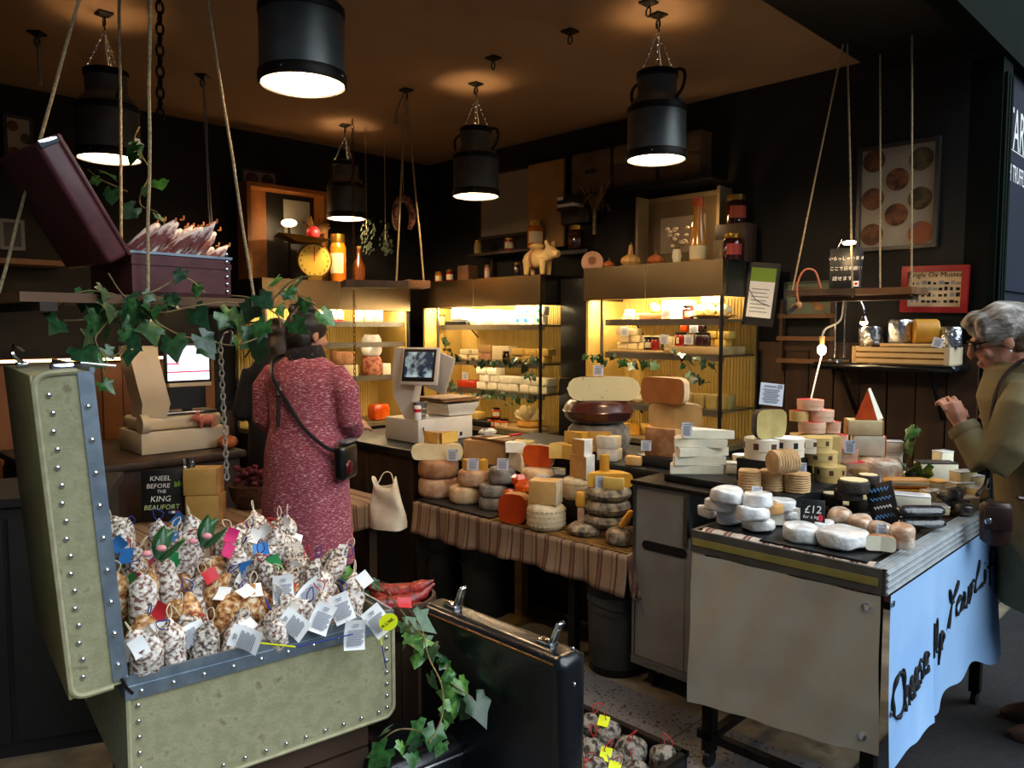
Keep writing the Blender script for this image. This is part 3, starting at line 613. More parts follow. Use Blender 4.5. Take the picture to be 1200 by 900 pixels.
# ================================================================= BARREL OF CHORIZO
bp = at_d(468, 715, 2.66); bp.z = 0
t = T('wooden_barrel', 'round dark wooden barrel behind the trunk, filled with red chorizos', 'barrel', bp)
for k in range(16):
    a = 2*pi*k/16; MB().loft([[(r*cos(a+da), r*sin(a+da), z) for r, da in ((rr_, -.19), (rr_, .19), (rr_-.012, .19), (rr_-.012, -.19))] for rr_, z in ((.115, 0), (.135, .2), (.14, .4), (.13, .61))]).ob('stave', WOODD, t)
for z, r in ((.08, .127), (.5, .139)): MB().lathe([(r, z), (r+.004, z), (r+.004, z+.03), (r, z+.03)], 32, cap0=False, cap1=False).ob('hoop', DARKM, t)
MB().lathe([(.118, .52), (.118, .53)], 20).ob('filling_board', WOODD, t)
CHO = mat('red_chorizo', '4a0f0a', '93261a', 30, .45, bump=.6, bs=45, lo=.35, hi=.6, coat=.2)
cm = salami_mesh(.23, .028, CHO, 31, .03)
for k, (x, y, z, a, b) in enumerate(((-.11, .03, .63, .05, 1.5), (-.08, -.05, .60, .5, 1.45), (.05, -.09, .57, 2.4, 1.3), (-.02, .06, .575, -.7, 1.45))):
    q = T('chorizo', ('thick red chorizo lying topmost in the barrel', 'red chorizo crossing the front of the barrel', 'red chorizo end sticking out right of the barrel', 'red chorizo lowest at the back of the barrel')[k], 'chorizo', bp+Vector((x, y, z))); c = link('casing', cm, q); c.rotation_euler = (0, b, a)
for px, py, z, a, lb in ((474, 700, .70, .4, 'red paper tag lying among the chorizos'), (453, 708, .68, -.5, 'pink paper tag beside the round yellow label')):
    q = T('paper_tag', lb, 'tag', at_z(px, py, z), a); c = link('tag', TAGS['red' if 'red' in lb else 'pink'], q); c.rotation_euler = (-.9, .2, 0); c.scale = (1.2, 1, .8)
ivy('ivy_vine', 'ivy trailing from the chorizo barrel down over the black suitcases', [
    [at_d(455, 690, 2.45), at_d(480, 730, 2.3), at_d(500, 750, 2.28), at_d(520, 775, 2.25), at_d(528, 800, 2.2), at_d(552, 822, 2.16)],
    [at_d(478, 712, 2.38), at_d(492, 738, 2.28), at_d(505, 770, 2.22), at_d(515, 800, 2.15), at_d(520, 840, 2.1), at_d(505, 870, 2.06)],
    [at_d(505, 860, 2.1), at_d(480, 855, 2.1), at_d(455, 860, 2.1), at_d(430, 885, 2.12)],
    [at_d(400, 660, 2.65), at_d(395, 685, 2.6), at_d(420, 680, 2.5), at_d(450, 690, 2.45)]], .064, (0, 1, 2, 0, 3), seed=3, nl=1.15)
# black case below, where the ivy ends
bc = T('black_case', 'glossy black rounded case below the trunk where the ivy ends', 'case', at_z(500, 893, .28)-Vector((0, 0, .28))+Vector((-.06, .16, 0)), TA)
MB().rbox((0, 0, .15), (.34, .26, .26), .05, 5).ob('shell', LEATH, bc); MB().tube([(-.16, -.131, .24), (.16, -.131, .24)], .005, 6).ob('beading', CHROME, bc)
for x in (-.13, .13): MB().rbox((x, 0, .01), (.03, .2, .02), .006).ob('foot', BLK, bc)

# ================================================================= HANGING SHELF WITH BURGUNDY SUITCASE
HS = at_d(100, 366, 2.25); HZ = HS.z
ha = R(50); hp = at_d(155, 330, 2.1)-Vector((*rot2(-.12, -.135, ha), 0)); hp.z = 1.628
hang = T('hanging_shelf', 'hanging plank shelf on sisal ropes carrying the burgundy suitcase', 'shelf', hp, ha)
for k in range(2): MB().bx(-.40, .30, -.16+k*.165, -.002+k*.165, -.012, .012).ob('plank', WOODM, hang)
MB().bx(-.36, -.32, -.17, .17, -.035, -.012).ob('batten', WOODD, hang); MB().bx(.22, .26, -.17, .17, -.035, -.012).ob('batten', WOODD, hang)
hinv = (Matrix.Translation(hp) @ Matrix.Rotation(ha, 4, 'Z')).inverted()
for x, y, px, py in ((-.095, -.165, 176, 0), (.235, -.165, 243, 0), (-.36, .165, 92, 0), (-.02, .165, 140, 0)):
    a = Vector((x, y, -.02)); b = hinv @ at_d(px, py, (hp+Vector((*rot2(x, y, ha), 0))).y); d = b-a; b = a+d*((3.0-hp.z+.02)/d.z)
    MB().tube(wob([a.lerp(b, k/12) for k in range(13)], .004, 5), .0045, 7).ob('rope', ROPE, hang)
BURG = mat('burgundy_leather', '4c1f22', '572729', 14, .5, bump=.08, bs=60, coat=.1)
bsu = T('burgundy_suitcase', 'small open burgundy suitcase hung on ropes, filled with salamis', 'suitcase', hp+Vector((0, 0, .012)), ha)
q = MB(); bw, bd, bhh = .40, .27, .115
q.bx(-.12, .17, -.135, .135, .002, .012).bx(-.12, .17, -.135, -.125, .002, bhh).bx(-.12, .17, .125, .135, .002, bhh).bx(-.12, -.11, -.125, .125, .002, bhh).bx(.16, .17, -.125, .125, .002, bhh); q.ob('base', BURG, bsu)
MB().bx(-.125, .175, -.139, -.125, bhh, bhh+.007).bx(.16, .175, -.125, .139, bhh, bhh+.007).ob('rim', ZINC, bsu); MB().bx(-.122, .172, -.138, -.135, .085, .10).ob('band', BURG, bsu)
rivets([(.158, -.138, .02+k*.022) for k in range(6)], bsu)
q = MB(); q.rbox((-.035, .0, .16), (.06, .29, .33), .012, 3); M_ = Matrix.Translation((-.128, .0, .115)) @ Matrix.Rotation(R(-30), 4, 'Y'); q.v = [tuple(M_ @ Vector(v)) for v in q.v]
bl2 = q.ob('lid', BURG, bsu); q = MB(); q.rbox((-.003, .0, .16), (.012, .294, .334), .005); q.v = [tuple(M_ @ Vector(v)) for v in q.v]; q.ob('lid_edge', BURG, bl2)
q = MB(); q.rbox((-.035, -.147, .318), (.05, .008, .02), .003); q.v = [tuple(M_ @ Vector(v)) for v in q.v]; q.ob('corner_cap', CHROME, bl2)
SALR = mat('red_white_saucisson', '6b2f2c', 'd0c2ba', 34, .7, lo=.46, hi=.56, bump=.5, stretch=(1, 1, .4))
sm = [salami_mesh(.2, .022, SALR, 41, .008), salami_mesh(.18, .025, SALR, 42)]
rr = random.Random(9)
for k in range(20):
    x = -.115+k*.0105; lb = 'leftmost' if k == 0 else None
    t = T('saucisson', ['red and white saucisson leaning right in the hanging suitcase', 'thin red saucisson at the right end of the hanging suitcase'][k > 15], 'saucisson', bsu.location+Vector((*rot2(x, -.10+.075*(k % 3), ha), .095 if k < 16 else .08)), ha, ['saucissons in the hanging suitcase', 'saucissons at the right end of the hanging suitcase'][k > 15])
    t.rotation_euler = (rr.uniform(-.15, .15), R(48)+rr.uniform(-.1, .1), ha+rr.uniform(-.1, .1)); c = link('casing', sm[k % 2], t); c.scale = (.78, .78, .9 if k < 16 else .68)
    MB().tube([(0, 0, .172 if k < 16 else .13), (.006, 0, .18 if k < 16 else .138), (0, .004, .19 if k < 16 else .148)], .003, 5).ob('string_loop', mat('orange_string', 'a8622e', rough=.9), t)
D2 = 2.2
ivy('ivy_garland', 'ivy garland winding along the front of the hanging plank shelf', [
    [at_d(128, 318, 2.05), at_d(150, 350, 2.06), at_d(180, 340, 2.06), at_d(215, 328, 2.12), at_d(240, 345, 2.14)],
    [at_d(75, 375, 2.0), at_d(110, 370, 2.02), at_d(145, 355, 2.05), at_d(190, 365, 2.08), at_d(240, 355, 2.12), at_d(285, 358, 2.16), at_d(315, 380, 2.18)],
    [at_d(140, 365, 2.02), at_d(120, 385, 2.0), at_d(112, 400, 1.98), at_d(125, 425, 1.98), at_d(122, 440, 1.97)],
    [at_d(165, 360, 2.03), at_d(185, 380, 2.03), at_d(215, 392, 2.05), at_d(240, 400, 2.08), at_d(270, 405, 2.1), at_d(300, 395, 2.14)],
    [at_d(270, 345, 2.14), at_d(295, 350, 2.14), at_d(325, 370, 2.16), at_d(330, 385, 2.16)],
    [at_d(70, 360, 2.02), at_d(95, 345, 2.05), at_d(130, 345, 2.06), at_d(165, 358, 2.08), at_d(205, 350, 2.1)],
    [at_d(95, 385, 2.0), at_d(110, 410, 1.98), at_d(135, 415, 2.0), at_d(150, 400, 2.02), at_d(175, 395, 2.05)]], .060, (0, 1, 2, 0, 2), seed=4, nl=.85)
ivy('ivy_sprig', 'small ivy sprig hanging by the yellow dial scale', [[at_d(310, 365, 2.2), at_d(335, 335, 2.2), at_d(352, 325, 2.2), at_d(366, 322, 2.2)], [at_d(345, 330, 2.2), at_d(352, 345, 2.2), at_d(370, 355, 2.2)]], .05, (1, 3), seed=14, nl=.8)
ivy('ivy_tendril', 'ivy behind the hanging suitcase by the dark milk can lamp', [[at_d(165, 150, 2.6), at_d(160, 170, 2.55), at_d(175, 200, 2.5), at_d(165, 240, 2.5), at_d(185, 250, 2.5)], [at_d(105, 200, 2.55), at_d(120, 212, 2.5), at_d(150, 225, 2.5)]], .05, (0, 2), seed=6, nl=.6)
# ================================================================= CHEESE KIT
def cheese_mb(r, h, a0=0, a1=360, edge=.25, bulge=0, n=None, jit=0, seed=0):
    """wheel or sector: slot 0 rind, slot 1 cut paste"""
    e = min(edge*h, r*.4); pr = [(0, 0), (r-e, 0)]
    for k in range(1, 4): pr.append((r-e+e*sin(k/3*pi/2)+bulge*r*.5*k/3, e-e*cos(k/3*pi/2)))
    pr.append((r*(1+bulge), h/2))
    for k in range(3, 0, -1): pr.append((r-e+e*sin(k/3*pi/2)+bulge*r*.5*k/3, h-e+e*cos(k/3*pi/2)))
    pr += [(r-e, h), (0, h)]
    mb = MB(); full = a1-a0 >= 359
    n = n or max(3, int(28*(a1-a0)/360)); m = len(pr)
    cols = n if full else n+1; vs = []
    for i in range(cols):
        a = R(a0+(a1-a0)*i/n)
        for q, z in pr: vs.append((q*cos(a), q*sin(a), z))
    fs = []
    for i in range(n):
        j = (i+1) % cols
        for k in range(m-1):
            f = [i*m+k, j*m+k, j*m+k+1, i*m+k+1]
            if pr[k][0] == 0: f = [i*m, j*m+1, i*m+1]
            elif pr[k+1][0] == 0: f = [i*m+k, j*m+k, i*m+k+1]
            fs.append(tuple(f))
    mb.add(vs, fs, 0)
    if not full:
        for i in (0, n): mb.add(vs[i*m:(i+1)*m], [tuple(range(m))], 1)
    if jit: mb.jit(jit, 14, seed)
    return mb
CH = CH
RIND = {
 'pink': mat('pinkish_rind', 'a97c5c', 'caa684', 16, .75, bump=.25, bs=50, c3='b99268'), 'beige': mat('beige_rind', 'b8966c', 'd2b68e', 14, .75, bump=.2, bs=50),
 'brown': mat('brown_rind', '8a5c3c', 'ab7e58', 15, .75, bump=.25, bs=50), 'grey': mat('grey_rind', '6a6258', '8e8578', 18, .85, bump=.35, bs=60),
 'mottle': mat('mottled_tomme_rind', '4a4036', '9c8a6e', 26, .85, lo=.38, hi=.6, bump=.5, bs=50, c3='b59d72'), 'white': mat('white_bloomy_rind', 'c9c2b2', 'e0dace', 18, .8, bump=.2, bs=40),
 'cream': mat('creamy_rind', 'b7a37e', 'cdbb98', 14, .75, bump=.3, bs=45), 'tan': mat('tan_rind', '9c713f', 'b98a52', 14, .7, bump=.15), 'orange': mat('orange_wax', 'b8400c', 'd4570f', 10, .35, coat=.4),
 'dark': mat('dark_ash_rind', '1c1714', '332a23', 25, .7, bump=.4, bs=70), 'purple': mat('maroon_wax', '2e100e', '471a16', 8, .3, coat=.4), 'yellow': mat('yellow_rind', 'b98528', 'cf9c36', 12, .6),
 'woven': mat('basket_woven_rind', 'a07c50', 'bd9a6c', 18, .8, bump=.2), 'green': mat('herb_green_rind', '6a6c4a', '8b8c66', 34, .85, bump=.3)}
PASTE = {
 'cream': mat('pale_cream_paste', 'd6c493', 'ddceA2'.lower(), 20, .55, bump=.05), 'white': mat('white_paste', 'ded6bc', 'e8e2cd', 22, .6), 'yellow': mat('yellow_paste', 'd0a94e', 'd8b561', 18, .5), 'tan': mat('tan_paste', 'b98c50', 'c79c60', 14, .55),
 'orange': mat('mimolette_orange', 'b9430a', 'c75112', 14, .45), 'deep': mat('red_orange_paste', 'a8350c', 'b54112', 9, .35), 'gold': mat('golden_paste', 'c68a24', 'd39a34', 12, .5), 'olive': mat('olive_yellow_paste', '9f8a4e', 'ae9a5d', 14, .6),
 'speck': mat('seeded_cream_paste', '574a2a', 'd3c695', 70, .45, lo=.27, hi=.33, coat=.2), 'pale': mat('ivory_paste', 'e2dabd', 'e9e2c8', 20, .6), 'caramel': mat('caramel_paste', 'a0602a', 'ac6c36', 12, .5)}
FILMW = mat('film_wrapped_white', 'd2d2d0', 'e4e3df', 26, .22, bump=.55, bs=38, coat=.5)
FILMP = mat('film_wrapped_peach', 'b08a6c', 'd9c9b6', 18, .25, bump=.5, bs=38, coat=.5)
FILMD = mat('film_wrapped_dark', '2b2521', '55504b', 30, .22, bump=.6, bs=38, coat=.5)
FILMK = mat('film_wrapped_black', '101112', '2a2b2d', 30, .25, bump=.6, bs=38, coat=.5)
def place(px, py, z, wpx, k=1.0):
    """centre of a thing whose visible front foot is at the pixel, resting at height z; r from its width in the photo"""
    f = at_z(px, py, z); v = Vector((f.x, f.y, 0)); d = v.length; v.normalize()
    r = wpx/2*d*cos(math.atan2(f.x, f.y))/F; r = r/(1-r/d*.9)
    return f+v*r*k, r, f.y/F
def va(p): return math.atan2(-p.y, -p.x)*180/pi                      # azimuth from a thing towards the viewer
def C(name, label, c, r, h, rind, paste=None, a=None, ang=180, group=None, edge=.25, bulge=.03, rz=0, tilt=None, jit=None, off=0):
    """a: direction (deg, from the viewer) that the cut faces"""
    j = jit if jit is not None else min(.004, h*.05)
    if a is None: mb = cheese_mb(r, h, edge=edge, bulge=bulge, jit=j, seed=len(bpy.data.objects)); base = 0
    else:
        mb = cheese_mb(r, h, 180-ang/2, 180+ang/2, edge=edge, bulge=bulge, jit=j*.5, seed=len(bpy.data.objects))
        ox = (.42*r if ang >= 150 else .6*r)
        mb.v = [(x+ox, y, z) for x, y, z in mb.v]; base = R(va(c)+a)
    t = thing_split(mb, name, (('rind', RIND[rind] if isinstance(rind, str) else rind), ('paste', PASTE[paste] if paste else PASTE['cream'])), label, 'cheese', c, base+rz, group)
    if tilt: t.rotation_euler = (tilt[0], tilt[1], base+rz)
    return t
def BLOCK(name, label, c, sx, sy, h, paste, rind=None, rz=0, side='top', group=None, tilt=None, r=.006, cat='cheese'):
    mb = MB(); mb.rbox((0, 0, h/2), (sx, sy, h), r); 
    if len(bpy.data.objects) % 2: mb.jit(.0015, 30, 3)
    t = T(name, label, cat, c, rz, group); m = PASTE[paste] if isinstance(paste, str) and paste in PASTE else (RIND[paste] if isinstance(paste, str) else paste)
    mb.ob('paste', m, t)
    if rind:
        q = MB(); e = .003; rm = RIND[rind] if isinstance(rind, str) else rind
        if side == 'top': q.rbox((0, 0, h-.001), (sx+.001, sy+.001, e*2), .002)
        elif side == 'end': q.rbox((sx/2, 0, h/2), (e*2, sy+.001, h+.001), .002)
        elif side == 'front': q.rbox((0, -sy/2, h/2), (sx+.001, e*2, h+.001), .002)
        elif side == 'ends':
            q.rbox((sx/2, 0, h/2), (e*2, sy+.001, h+.001), .002)
            q.ob('rind', rm, t); q = MB(); q.rbox((-sx/2, 0, h/2), (e*2, sy+.001, h+.001), .002)
        q.ob('rind', rm, t)
    if tilt: t.rotation_euler = (tilt[0], tilt[1], rz)
    return t
def WEDGE(name, label, c, L_, w_, h, rind, paste, rz=0, group=None, tilt=None):
    """flat slice: tip towards +x, rind on the round back and the top"""
    mb = MB(); a = math.atan2(w_/2, L_); n = 5; pts = [(L_/2, 0)]+[(L_/2-L_*cos(a-2*a*k/n)*1.0, L_*sin(a-2*a*k/n)) for k in range(n+1)]
    m = len(pts); z1 = h
    vs = [(x, y, 0) for x, y in pts]+[(x, y, z1) for x, y in pts]
    mb.add(vs, [tuple(range(m-1, -1, -1)), tuple(range(m, 2*m))]+[(i, (i+1) % m, m+(i+1) % m, m+i) for i in range(1, m-1)], 0)
    mb.add(vs, [(0, 1, m+1, m), (m-1, 0, m, 2*m-1)], 1)
    mb.jit(h*.04, 20, len(bpy.data.objects) % 9)
    t = thing_split(mb, name, (('rind', RIND[rind] if isinstance(rind, str) else rind), ('paste', PASTE[paste])), label, 'cheese', c, rz, group)
    if tilt: t.rotation_euler = (tilt[0], tilt[1], rz)
    return t
CARDM = MB().grid(lambda u, v: ((u-.5)*.05, 0, v*.05), 1, 1).grid(lambda u, v: ((u-.5)*.05, .001, v*.05), 1, 1).mesh('card', mat('pale_card', 'c9ccd6', rough=.6))
CARDT = MB().add([(x+dx*.5*wd, -.0012, z+dz*.0016) for z, wd, x in [(.043, .026, -.004)]+[(.035-k*.0055, .036-.007*(k % 2), -.001) for k in range(6)] for dx, dz in ((-1, -1), (1, -1), (1, 1), (-1, 1))], [tuple(range(i*4, i*4+4)) for i in range(7)]).add([(.012, -.0012, .04), (.022, -.0012, .04), (.022, -.0012, .048), (.012, -.0012, .048)], [(0, 1, 2, 3)]).mesh('print', INK)
def CARD(label, px, py, d, hpx=14, rz=None, tilt=-.12, wk=1.0):
    p = at_d(px, py, d); k = hpx*d/F/.05
    t = T('price_card', label, 'price card', p, 0); t.rotation_euler = (tilt, 0, (math.atan2(-p.x, p.y)*-1*0+(RA*.35 if rz is None else rz)))
    a = link('card', CARDM, t); b = link('print', CARDT, t); t.scale = (k*wk, k, k); return t

# ================================================================= CHEESES ON THE STRIPED TABLE
Z0 = TZ+.010
MB().rbox((.30, .20, .011), (.60, .40, .012), .004).ob('black_tray', SLATE, None, W(-3.41, 2.65, TZ), RA, 'flat black tray under the wheels at the left of the cheese table', 'tray')
STRAW = mat('straw_mat', '6b4a1e', '8f6a30', 60, .9, bump=.6, bs=90, stretch=(.3, 4, 1))
t = T('straw_mat', 'straw mat under the cheeses at the right of the striped table', 'mat', W(-2.79, 2.65, TZ+.009), RA)
for k in range(26): MB().tube(wob([(0, .004+k*.015, 0), (.4, .004+k*.015, .001), (.84, .004+k*.015, 0)], .004, 6, k), .0035, 4).ob('reed', STRAW, t)
def STEP(label, s0, s1, t0, t1, z, zb=TZ+.004): rb(s0, s1, t0, t1, zb, z).ob('display_step', SLATE, None, label=label, cat='riser')
Z1 = .70; Z2 = .78
STEP('low black riser in the middle of the cheese table', -2.88, -2.39, 2.84, 2.928, Z1); STEP('high black riser at the back of the cheese table', -3.42, -2.42, 2.93, 3.058, Z2)
# left stack
c, r, s = place(514, 586, Z0, 46)
C('tomme_wheel', 'pale pink wheel at the bottom left of the striped table', c, r, 24*s, 'pink'); z = Z0+24*s
C('tomme_wheel', 'brownish wheel second from bottom in the left stack', c+Vector((0, 0, 24*s)), r*1.03, 22*s, 'brown')
C('half_wheel', 'cream cut half wheel with a price card, third in the left stack', c+Vector((.0, .0, 46*s)), r*1.25, 19*s, 'beige', 'cream', a=-6, bulge=.06)
for dx, rz, lb in ((-.03, 2.6, 'tan rind wedge topmost at the left of the left stack'), (.055, .55, 'yellow wedge topmost at the right of the left stack')):
    WEDGE('cheese_wedge', lb, c+Vector((dx, .01, 65*s+.002)), .13, .085, 13*s, 'tan', 'yellow', rz)
c, r, s = place(546, 593, Z0, 39)
C('tomme_wheel', 'white and pink wheel second along the front of the striped table', c, r, 21*s, 'beige')
c2 = c+Vector((.05, .0, 21*s)); C('tomme_wheel', 'orange tinged wheel with two yellow pieces on it', c2, r, 20*s, 'pink')
for dx, rz, lb in ((-.045, .3, 'small yellow wedge behind a price card on the orange tinged wheel'), (.05, -.5, 'yellow wedge right of it on the orange tinged wheel')):
    WEDGE('cheese_wedge', lb, c2+Vector((dx, -.005, 20*s+.001)), .08, .06, 12*s, 'yellow', 'yellow', rz+2)
c, r, s = place(578, 602, Z0, 34)
c = c+Vector((.0, .04, 0)); C('grey_wheel', 'lowest grey wheel beside the red orange half cheese', c, r, 15*s, 'grey'); C('grey_wheel', 'middle grey wheel beside the red orange half cheese', c+Vector((.0, .01, 15*s)), r, 15*s, 'grey'); C('grey_wheel', 'top grey wheel with a price card beside the orange chunks', c+Vector((.045, .02, 30*s)), r*.95, 21*s, 'grey')
c, r, s = place(603, 617, Z0, 36)
hm = cheese_mb(r*.98, .09, 0, 180, edge=.3, bulge=.04)
t = T('orange_half_cheese', 'big red orange half cheese standing on its edge at the front', 'cheese', c, 0)
q = MB(); n = 16; prof = [(cos(a), sin(a)) for a in [2*pi*k/n for k in range(n)]]
def sq(x): return math.copysign(abs(x)**.62, x)
hh = 37*s
rg = [[(sq(x)*r*f, y0, hh/2+sq(z)*hh/2*f) for x, z in prof] for y0, f in ((-.035, .985), (-.03, 1.0), (.04, .98), (.075, .8), (.085, .4))]
q.loft(rg[1:], 0, cap0=False); q.ob('rind', RIND['tan'], t); q = MB(); q.loft(rg[:2], 0, cap1=False); q.ob('paste', PASTE['deep'], t)
t.rotation_euler = (0, 0, -.38)
def CHUNK(name, label, p, sz, m, seed, rz=0):
    mb = MB(); mb.ell((0, 0, sz[2]/2), (sz[0]/2, sz[1]/2, sz[2]/2), 7, 5); rr = random.Random(seed)
    mb.v = [(x*rr.uniform(.75, 1.15), y*rr.uniform(.75, 1.15), max(0, z*rr.uniform(.8, 1.1))) for x, y, z in mb.v]
    return mb.ob(name, m, None, p, rz, label, 'cheese', ang=15)
p = at_z(612, 582, Z0+.115); ORF = mat('film_wrapped_orange', 'c34306', 'e26315', 9, .2, bump=.4, bs=30, coat=.6)
ped = BLOCK('cheese_block', 'plain tan block hidden below the orange chunks', p+Vector((0, .07, -.115)), .12, .09, .112, 'tan')
CHUNK('orange_chunk', 'upper bright orange wrapped chunk above the red orange half', p+Vector((-.012, .08, .03)), (.09, .08, .075), ORF, 3)
CHUNK('orange_chunk', 'lower bright orange wrapped chunk above the red orange half', p+Vector((.02, .03, 0)), (.12, .09, .085), ORF, 4)
CHUNK('orange_chunk', 'thin orange sliver left of the orange chunks', p+Vector((-.06, .05, -.0)), (.08, .05, .03), ORF, 6)
c, r, s = place(640, 625, Z0, 46)
def dimple(label, c, r, h):
    t = C('dimpled_wheel', label, c, r, h, 'cream', bulge=.02); dm = MB().ell((0, 0, 0), (.0022, .0075, .0055), 8, 5).mesh('dimple', RIND['beige'])
    for j in range(4):
        for k in range(26):
            a = 2*pi*(k+.5*(j % 2))/26; link('dimple', dm, t, (r*1.012*cos(a), r*1.012*sin(a), h*(.22+.19*j)), a)
    return t
dimple('dimpled cream wheel in front of the price card, under a cut block', c, r, 31*s); wc = c
BLOCK('cut_block', 'tan cut block with pale rind on the front dimpled wheel', c+Vector((-.005, 0, 31*s+.002)), 35*s, 26*s, 29*s, 'tan', 'cream', rz=-.35, side='end')
c, r, s = place(677, 587, Z1, 40); c += Vector((0, -.03, 0))
t = dimple('dimpled cream wheel behind the mottled tommes under two white rind wedges', c, r, 26*s)
for k, (dz, lb, L_) in enumerate(((26, 'tan wedge with white rind on the rear dimpled wheel', .125), (53, 'smaller tan wedge topmost on the rear dimpled wheel', .105))):
    WEDGE('rind_wedge', lb, c+Vector((.012, -.01, dz*s+.002)), L_, .105, (27 if k == 0 else 19)*s, 'white', 'tan', rz=2.6)
c, r, s = place(630, 575, Z1, 38); c += Vector((0, -.04, 0))
C('tan_tomme', 'tan wheel in the middle below the orange wrapped half', c, r*1.05, 26*s, 'beige')
BLOCK('white_block', 'white curd block beside a price card on the tan wheel', at_z(653, 573, Z1)+Vector((0, .03, 0)), 21*s, 18*s, 24*s, 'pale', rz=-.15)
C('scalloped_half', 'small scalloped tan half left of the white rind wedges', at_z(663, 566, Z1)+Vector((.0, .06, 0)), .045, 20*s, 'tan', 'cream', a=20)
c3 = Vector((c.x+.02, c.y+.04, c.z+26*s+.002)); C('orange_half', 'orange wrapped half cheese on the tan wheel', c3, 19*s, 26*s, FILMP, 'orange', a=-25, ang=200)
# right stack of mottled tommes
c, r, s = place(711, 622, .625, 54); BLOCK('wooden_board', 'small wooden block lifting the right stack of tommes', Vector((c.x, c.y, Z0)), .15, .15, .041, WOODM, rz=RA, cat='board')
zc = 0
for k, (h, lb) in enumerate(((14, 'lowest mottled tomme in the right stack'), (18, 'mottled tomme second from bottom in the right stack'), (16, 'mottled tomme under the two golden halves'))):
    C('mottled_tomme', lb, c+Vector((.004*k, .005*k, zc)), r*(1-.01*k), h*s, 'mottle', edge=.45, jit=.005); zc += h*s
C('golden_half', 'golden half cheese with price card on the mottled tommes', c+Vector((.01, .02, zc)), r*.98, 17*s, 'yellow', 'gold', a=6, ang=185)
BLOCK('yellow_slab', 'pale yellow slab standing before the golden half', c+Vector((.02, -.075, zc)), 26*s, .012, 15*s, 'yellow', rz=-.3)
WEDGE('yellow_tongue', 'upright yellow tongue of cheese behind the right price card', c+Vector((.0, .06, zc+17*s)), .06, .05, 20*s, 'yellow', 'yellow', rz=1.2)
c, r, s = place(686, 632, Z0, 42); C('mottled_tomme', 'small flat mottled tomme at the front of the table', c, r, 15*s, 'mottle', edge=.45, jit=.005)
BLOCK('rind_stick', 'pinkish cheese stick standing on the small flat tomme', c+Vector((-.02, .02, 15*s)), .03, .03, 17*s, 'cream', 'pink', side='front'); BLOCK('yellow_stick', 'golden cheese stick balanced on the pinkish stick', c+Vector((-.022, .018, 32*s+.002)), .048, .034, 20*s, 'gold', r=.015)
c, r, s = place(726, 643, Z0, 33); C('mottled_tomme', 'small round mottled tomme at the right corner of the table', c, r, 20*s, 'mottle', edge=.45, jit=.005)
BLOCK('yellow_stick', 'golden cheese stick leaning on the corner tomme', c+Vector((.0, -.01, 20*s+.006)), .03, .032, 26*s, 'gold', r=.014, tilt=(0, .6, -.4))
# back rows on the step
c, r, s = place(611, 553, Z2, 30); c += Vector((0, -.02, 0))
C('white_half', 'white half cheese at the back, left of the orange wrapped half', c, r, 22*s, 'beige', 'white', a=-60, ang=200); WEDGE('white_wedge', 'flat white wedge lying on the white half cheese', c+Vector((-.03, 0, 22*s)), .11, .09, 12*s, 'white', 'white', rz=-.3)
p = on_t(570, 534, 2.99); p.z = Z2
bx_ = T('cardboard_box', 'brown cardboard box behind the left stack with a board on top', 'box', p+Vector((0, .02, 0)), RA*.45); MB().bx(-.12, .12, -.06, .06, 0, .13).ob('carton', CARDB, bx_); MB().bx(-.121, .121, -.01, .01, .1295, .1305).ob('tape', PASTE['tan'], bx_)
bo = T('cutting_board', 'small wooden cutting board on the cardboard box', 'board', p+Vector((.06, .03, .132)), RA*.9); MB().rbox((0, 0, .007), (.26, .17, .014), .005).ob('board', WOODM, bo)
CHUNK('blue_cheese', 'crumbly white blue cheese chunk on the cutting board', p+Vector((.0, .06, .147)), (.11, .07, .05), mat('blue_vein_paste', '6c7470', 'e0dccb', 30, .7, lo=.34, hi=.44), 9)
kn = T('cheese_knife', 'knife with a red handle on the cutting board', 'knife', p+Vector((.10, -.03, .15)), .75); MB().rbox((.09, 0, .008), (.10, .018, .014), .006).ob('handle', mat('red_plastic', 'b3121c', rough=.35), kn); MB().rbox((-.04, 0, .006), (.16, .022, .002), .001).ob('blade', mat('knife_blade', 'd9c79a', rough=.4, metal=.3), kn)
p = on_t(607, 532, 2.99); p.z = Z2; BLOCK('olive_block', 'olive yellow block right of the cardboard box', p+Vector((.03, 0, 0)), .11, .09, .155, 'olive', rz=-.3)
base = at_z(690, 541, .872); base += Vector((0, .06, 0)); s = base.y/F
yb = [(-.085, .02, 0, .17, .10, .075, .3, 'yellow', 'long yellow wedge in the middle of the back row'), (-.155, .05, 0, .10, .09, .08, 1.2, 'tan', 'short tan wedge at the left of the back row'), (-.06, .06, .077, .13, .09, .062, .2, 'yellow', 'yellow wedge topmost at the left of the back row'), (.06, .05, .077, .14, .10, .062, .4, 'tan', 'yellow wedge topmost at the right of the back row'), (.0, .03, .04, .09, .07, .036, 1., 'tan', 'small wedge between the back row cheeses')]
for dx, dy, dz, L_, w_, h, rz, rd, lb in yb: WEDGE('yellow_wedge', lb, base+Vector((dx, dy, dz)), L_, w_, h, rd, 'yellow', rz+2.4)
for k in range(2): BLOCK('rind_slab', ('lower white rind slab at the right of the back row', 'upper white rind slab at the right of the back row')[k], base+Vector((.115-.005*k, .0, .064*k)), .11, .08, .062, 'cream', 'white', rz=-.5, side='front')
CARD('price card on the cream half wheel of the left stack', 530, 540, 4.29, 14); CARD('price card before the small yellow wedge on the orange tinged wheel', 554, 551, 4.13, 14); CARD('price card on the top grey wheel', 589, 551, 3.98, 14)
CARD('price card leaning on the tan wheel beside the white curd block', 636, 571, 3.72, 14); CARD('price card before the golden half on the right stack', 705, 573, 3.52, 15)
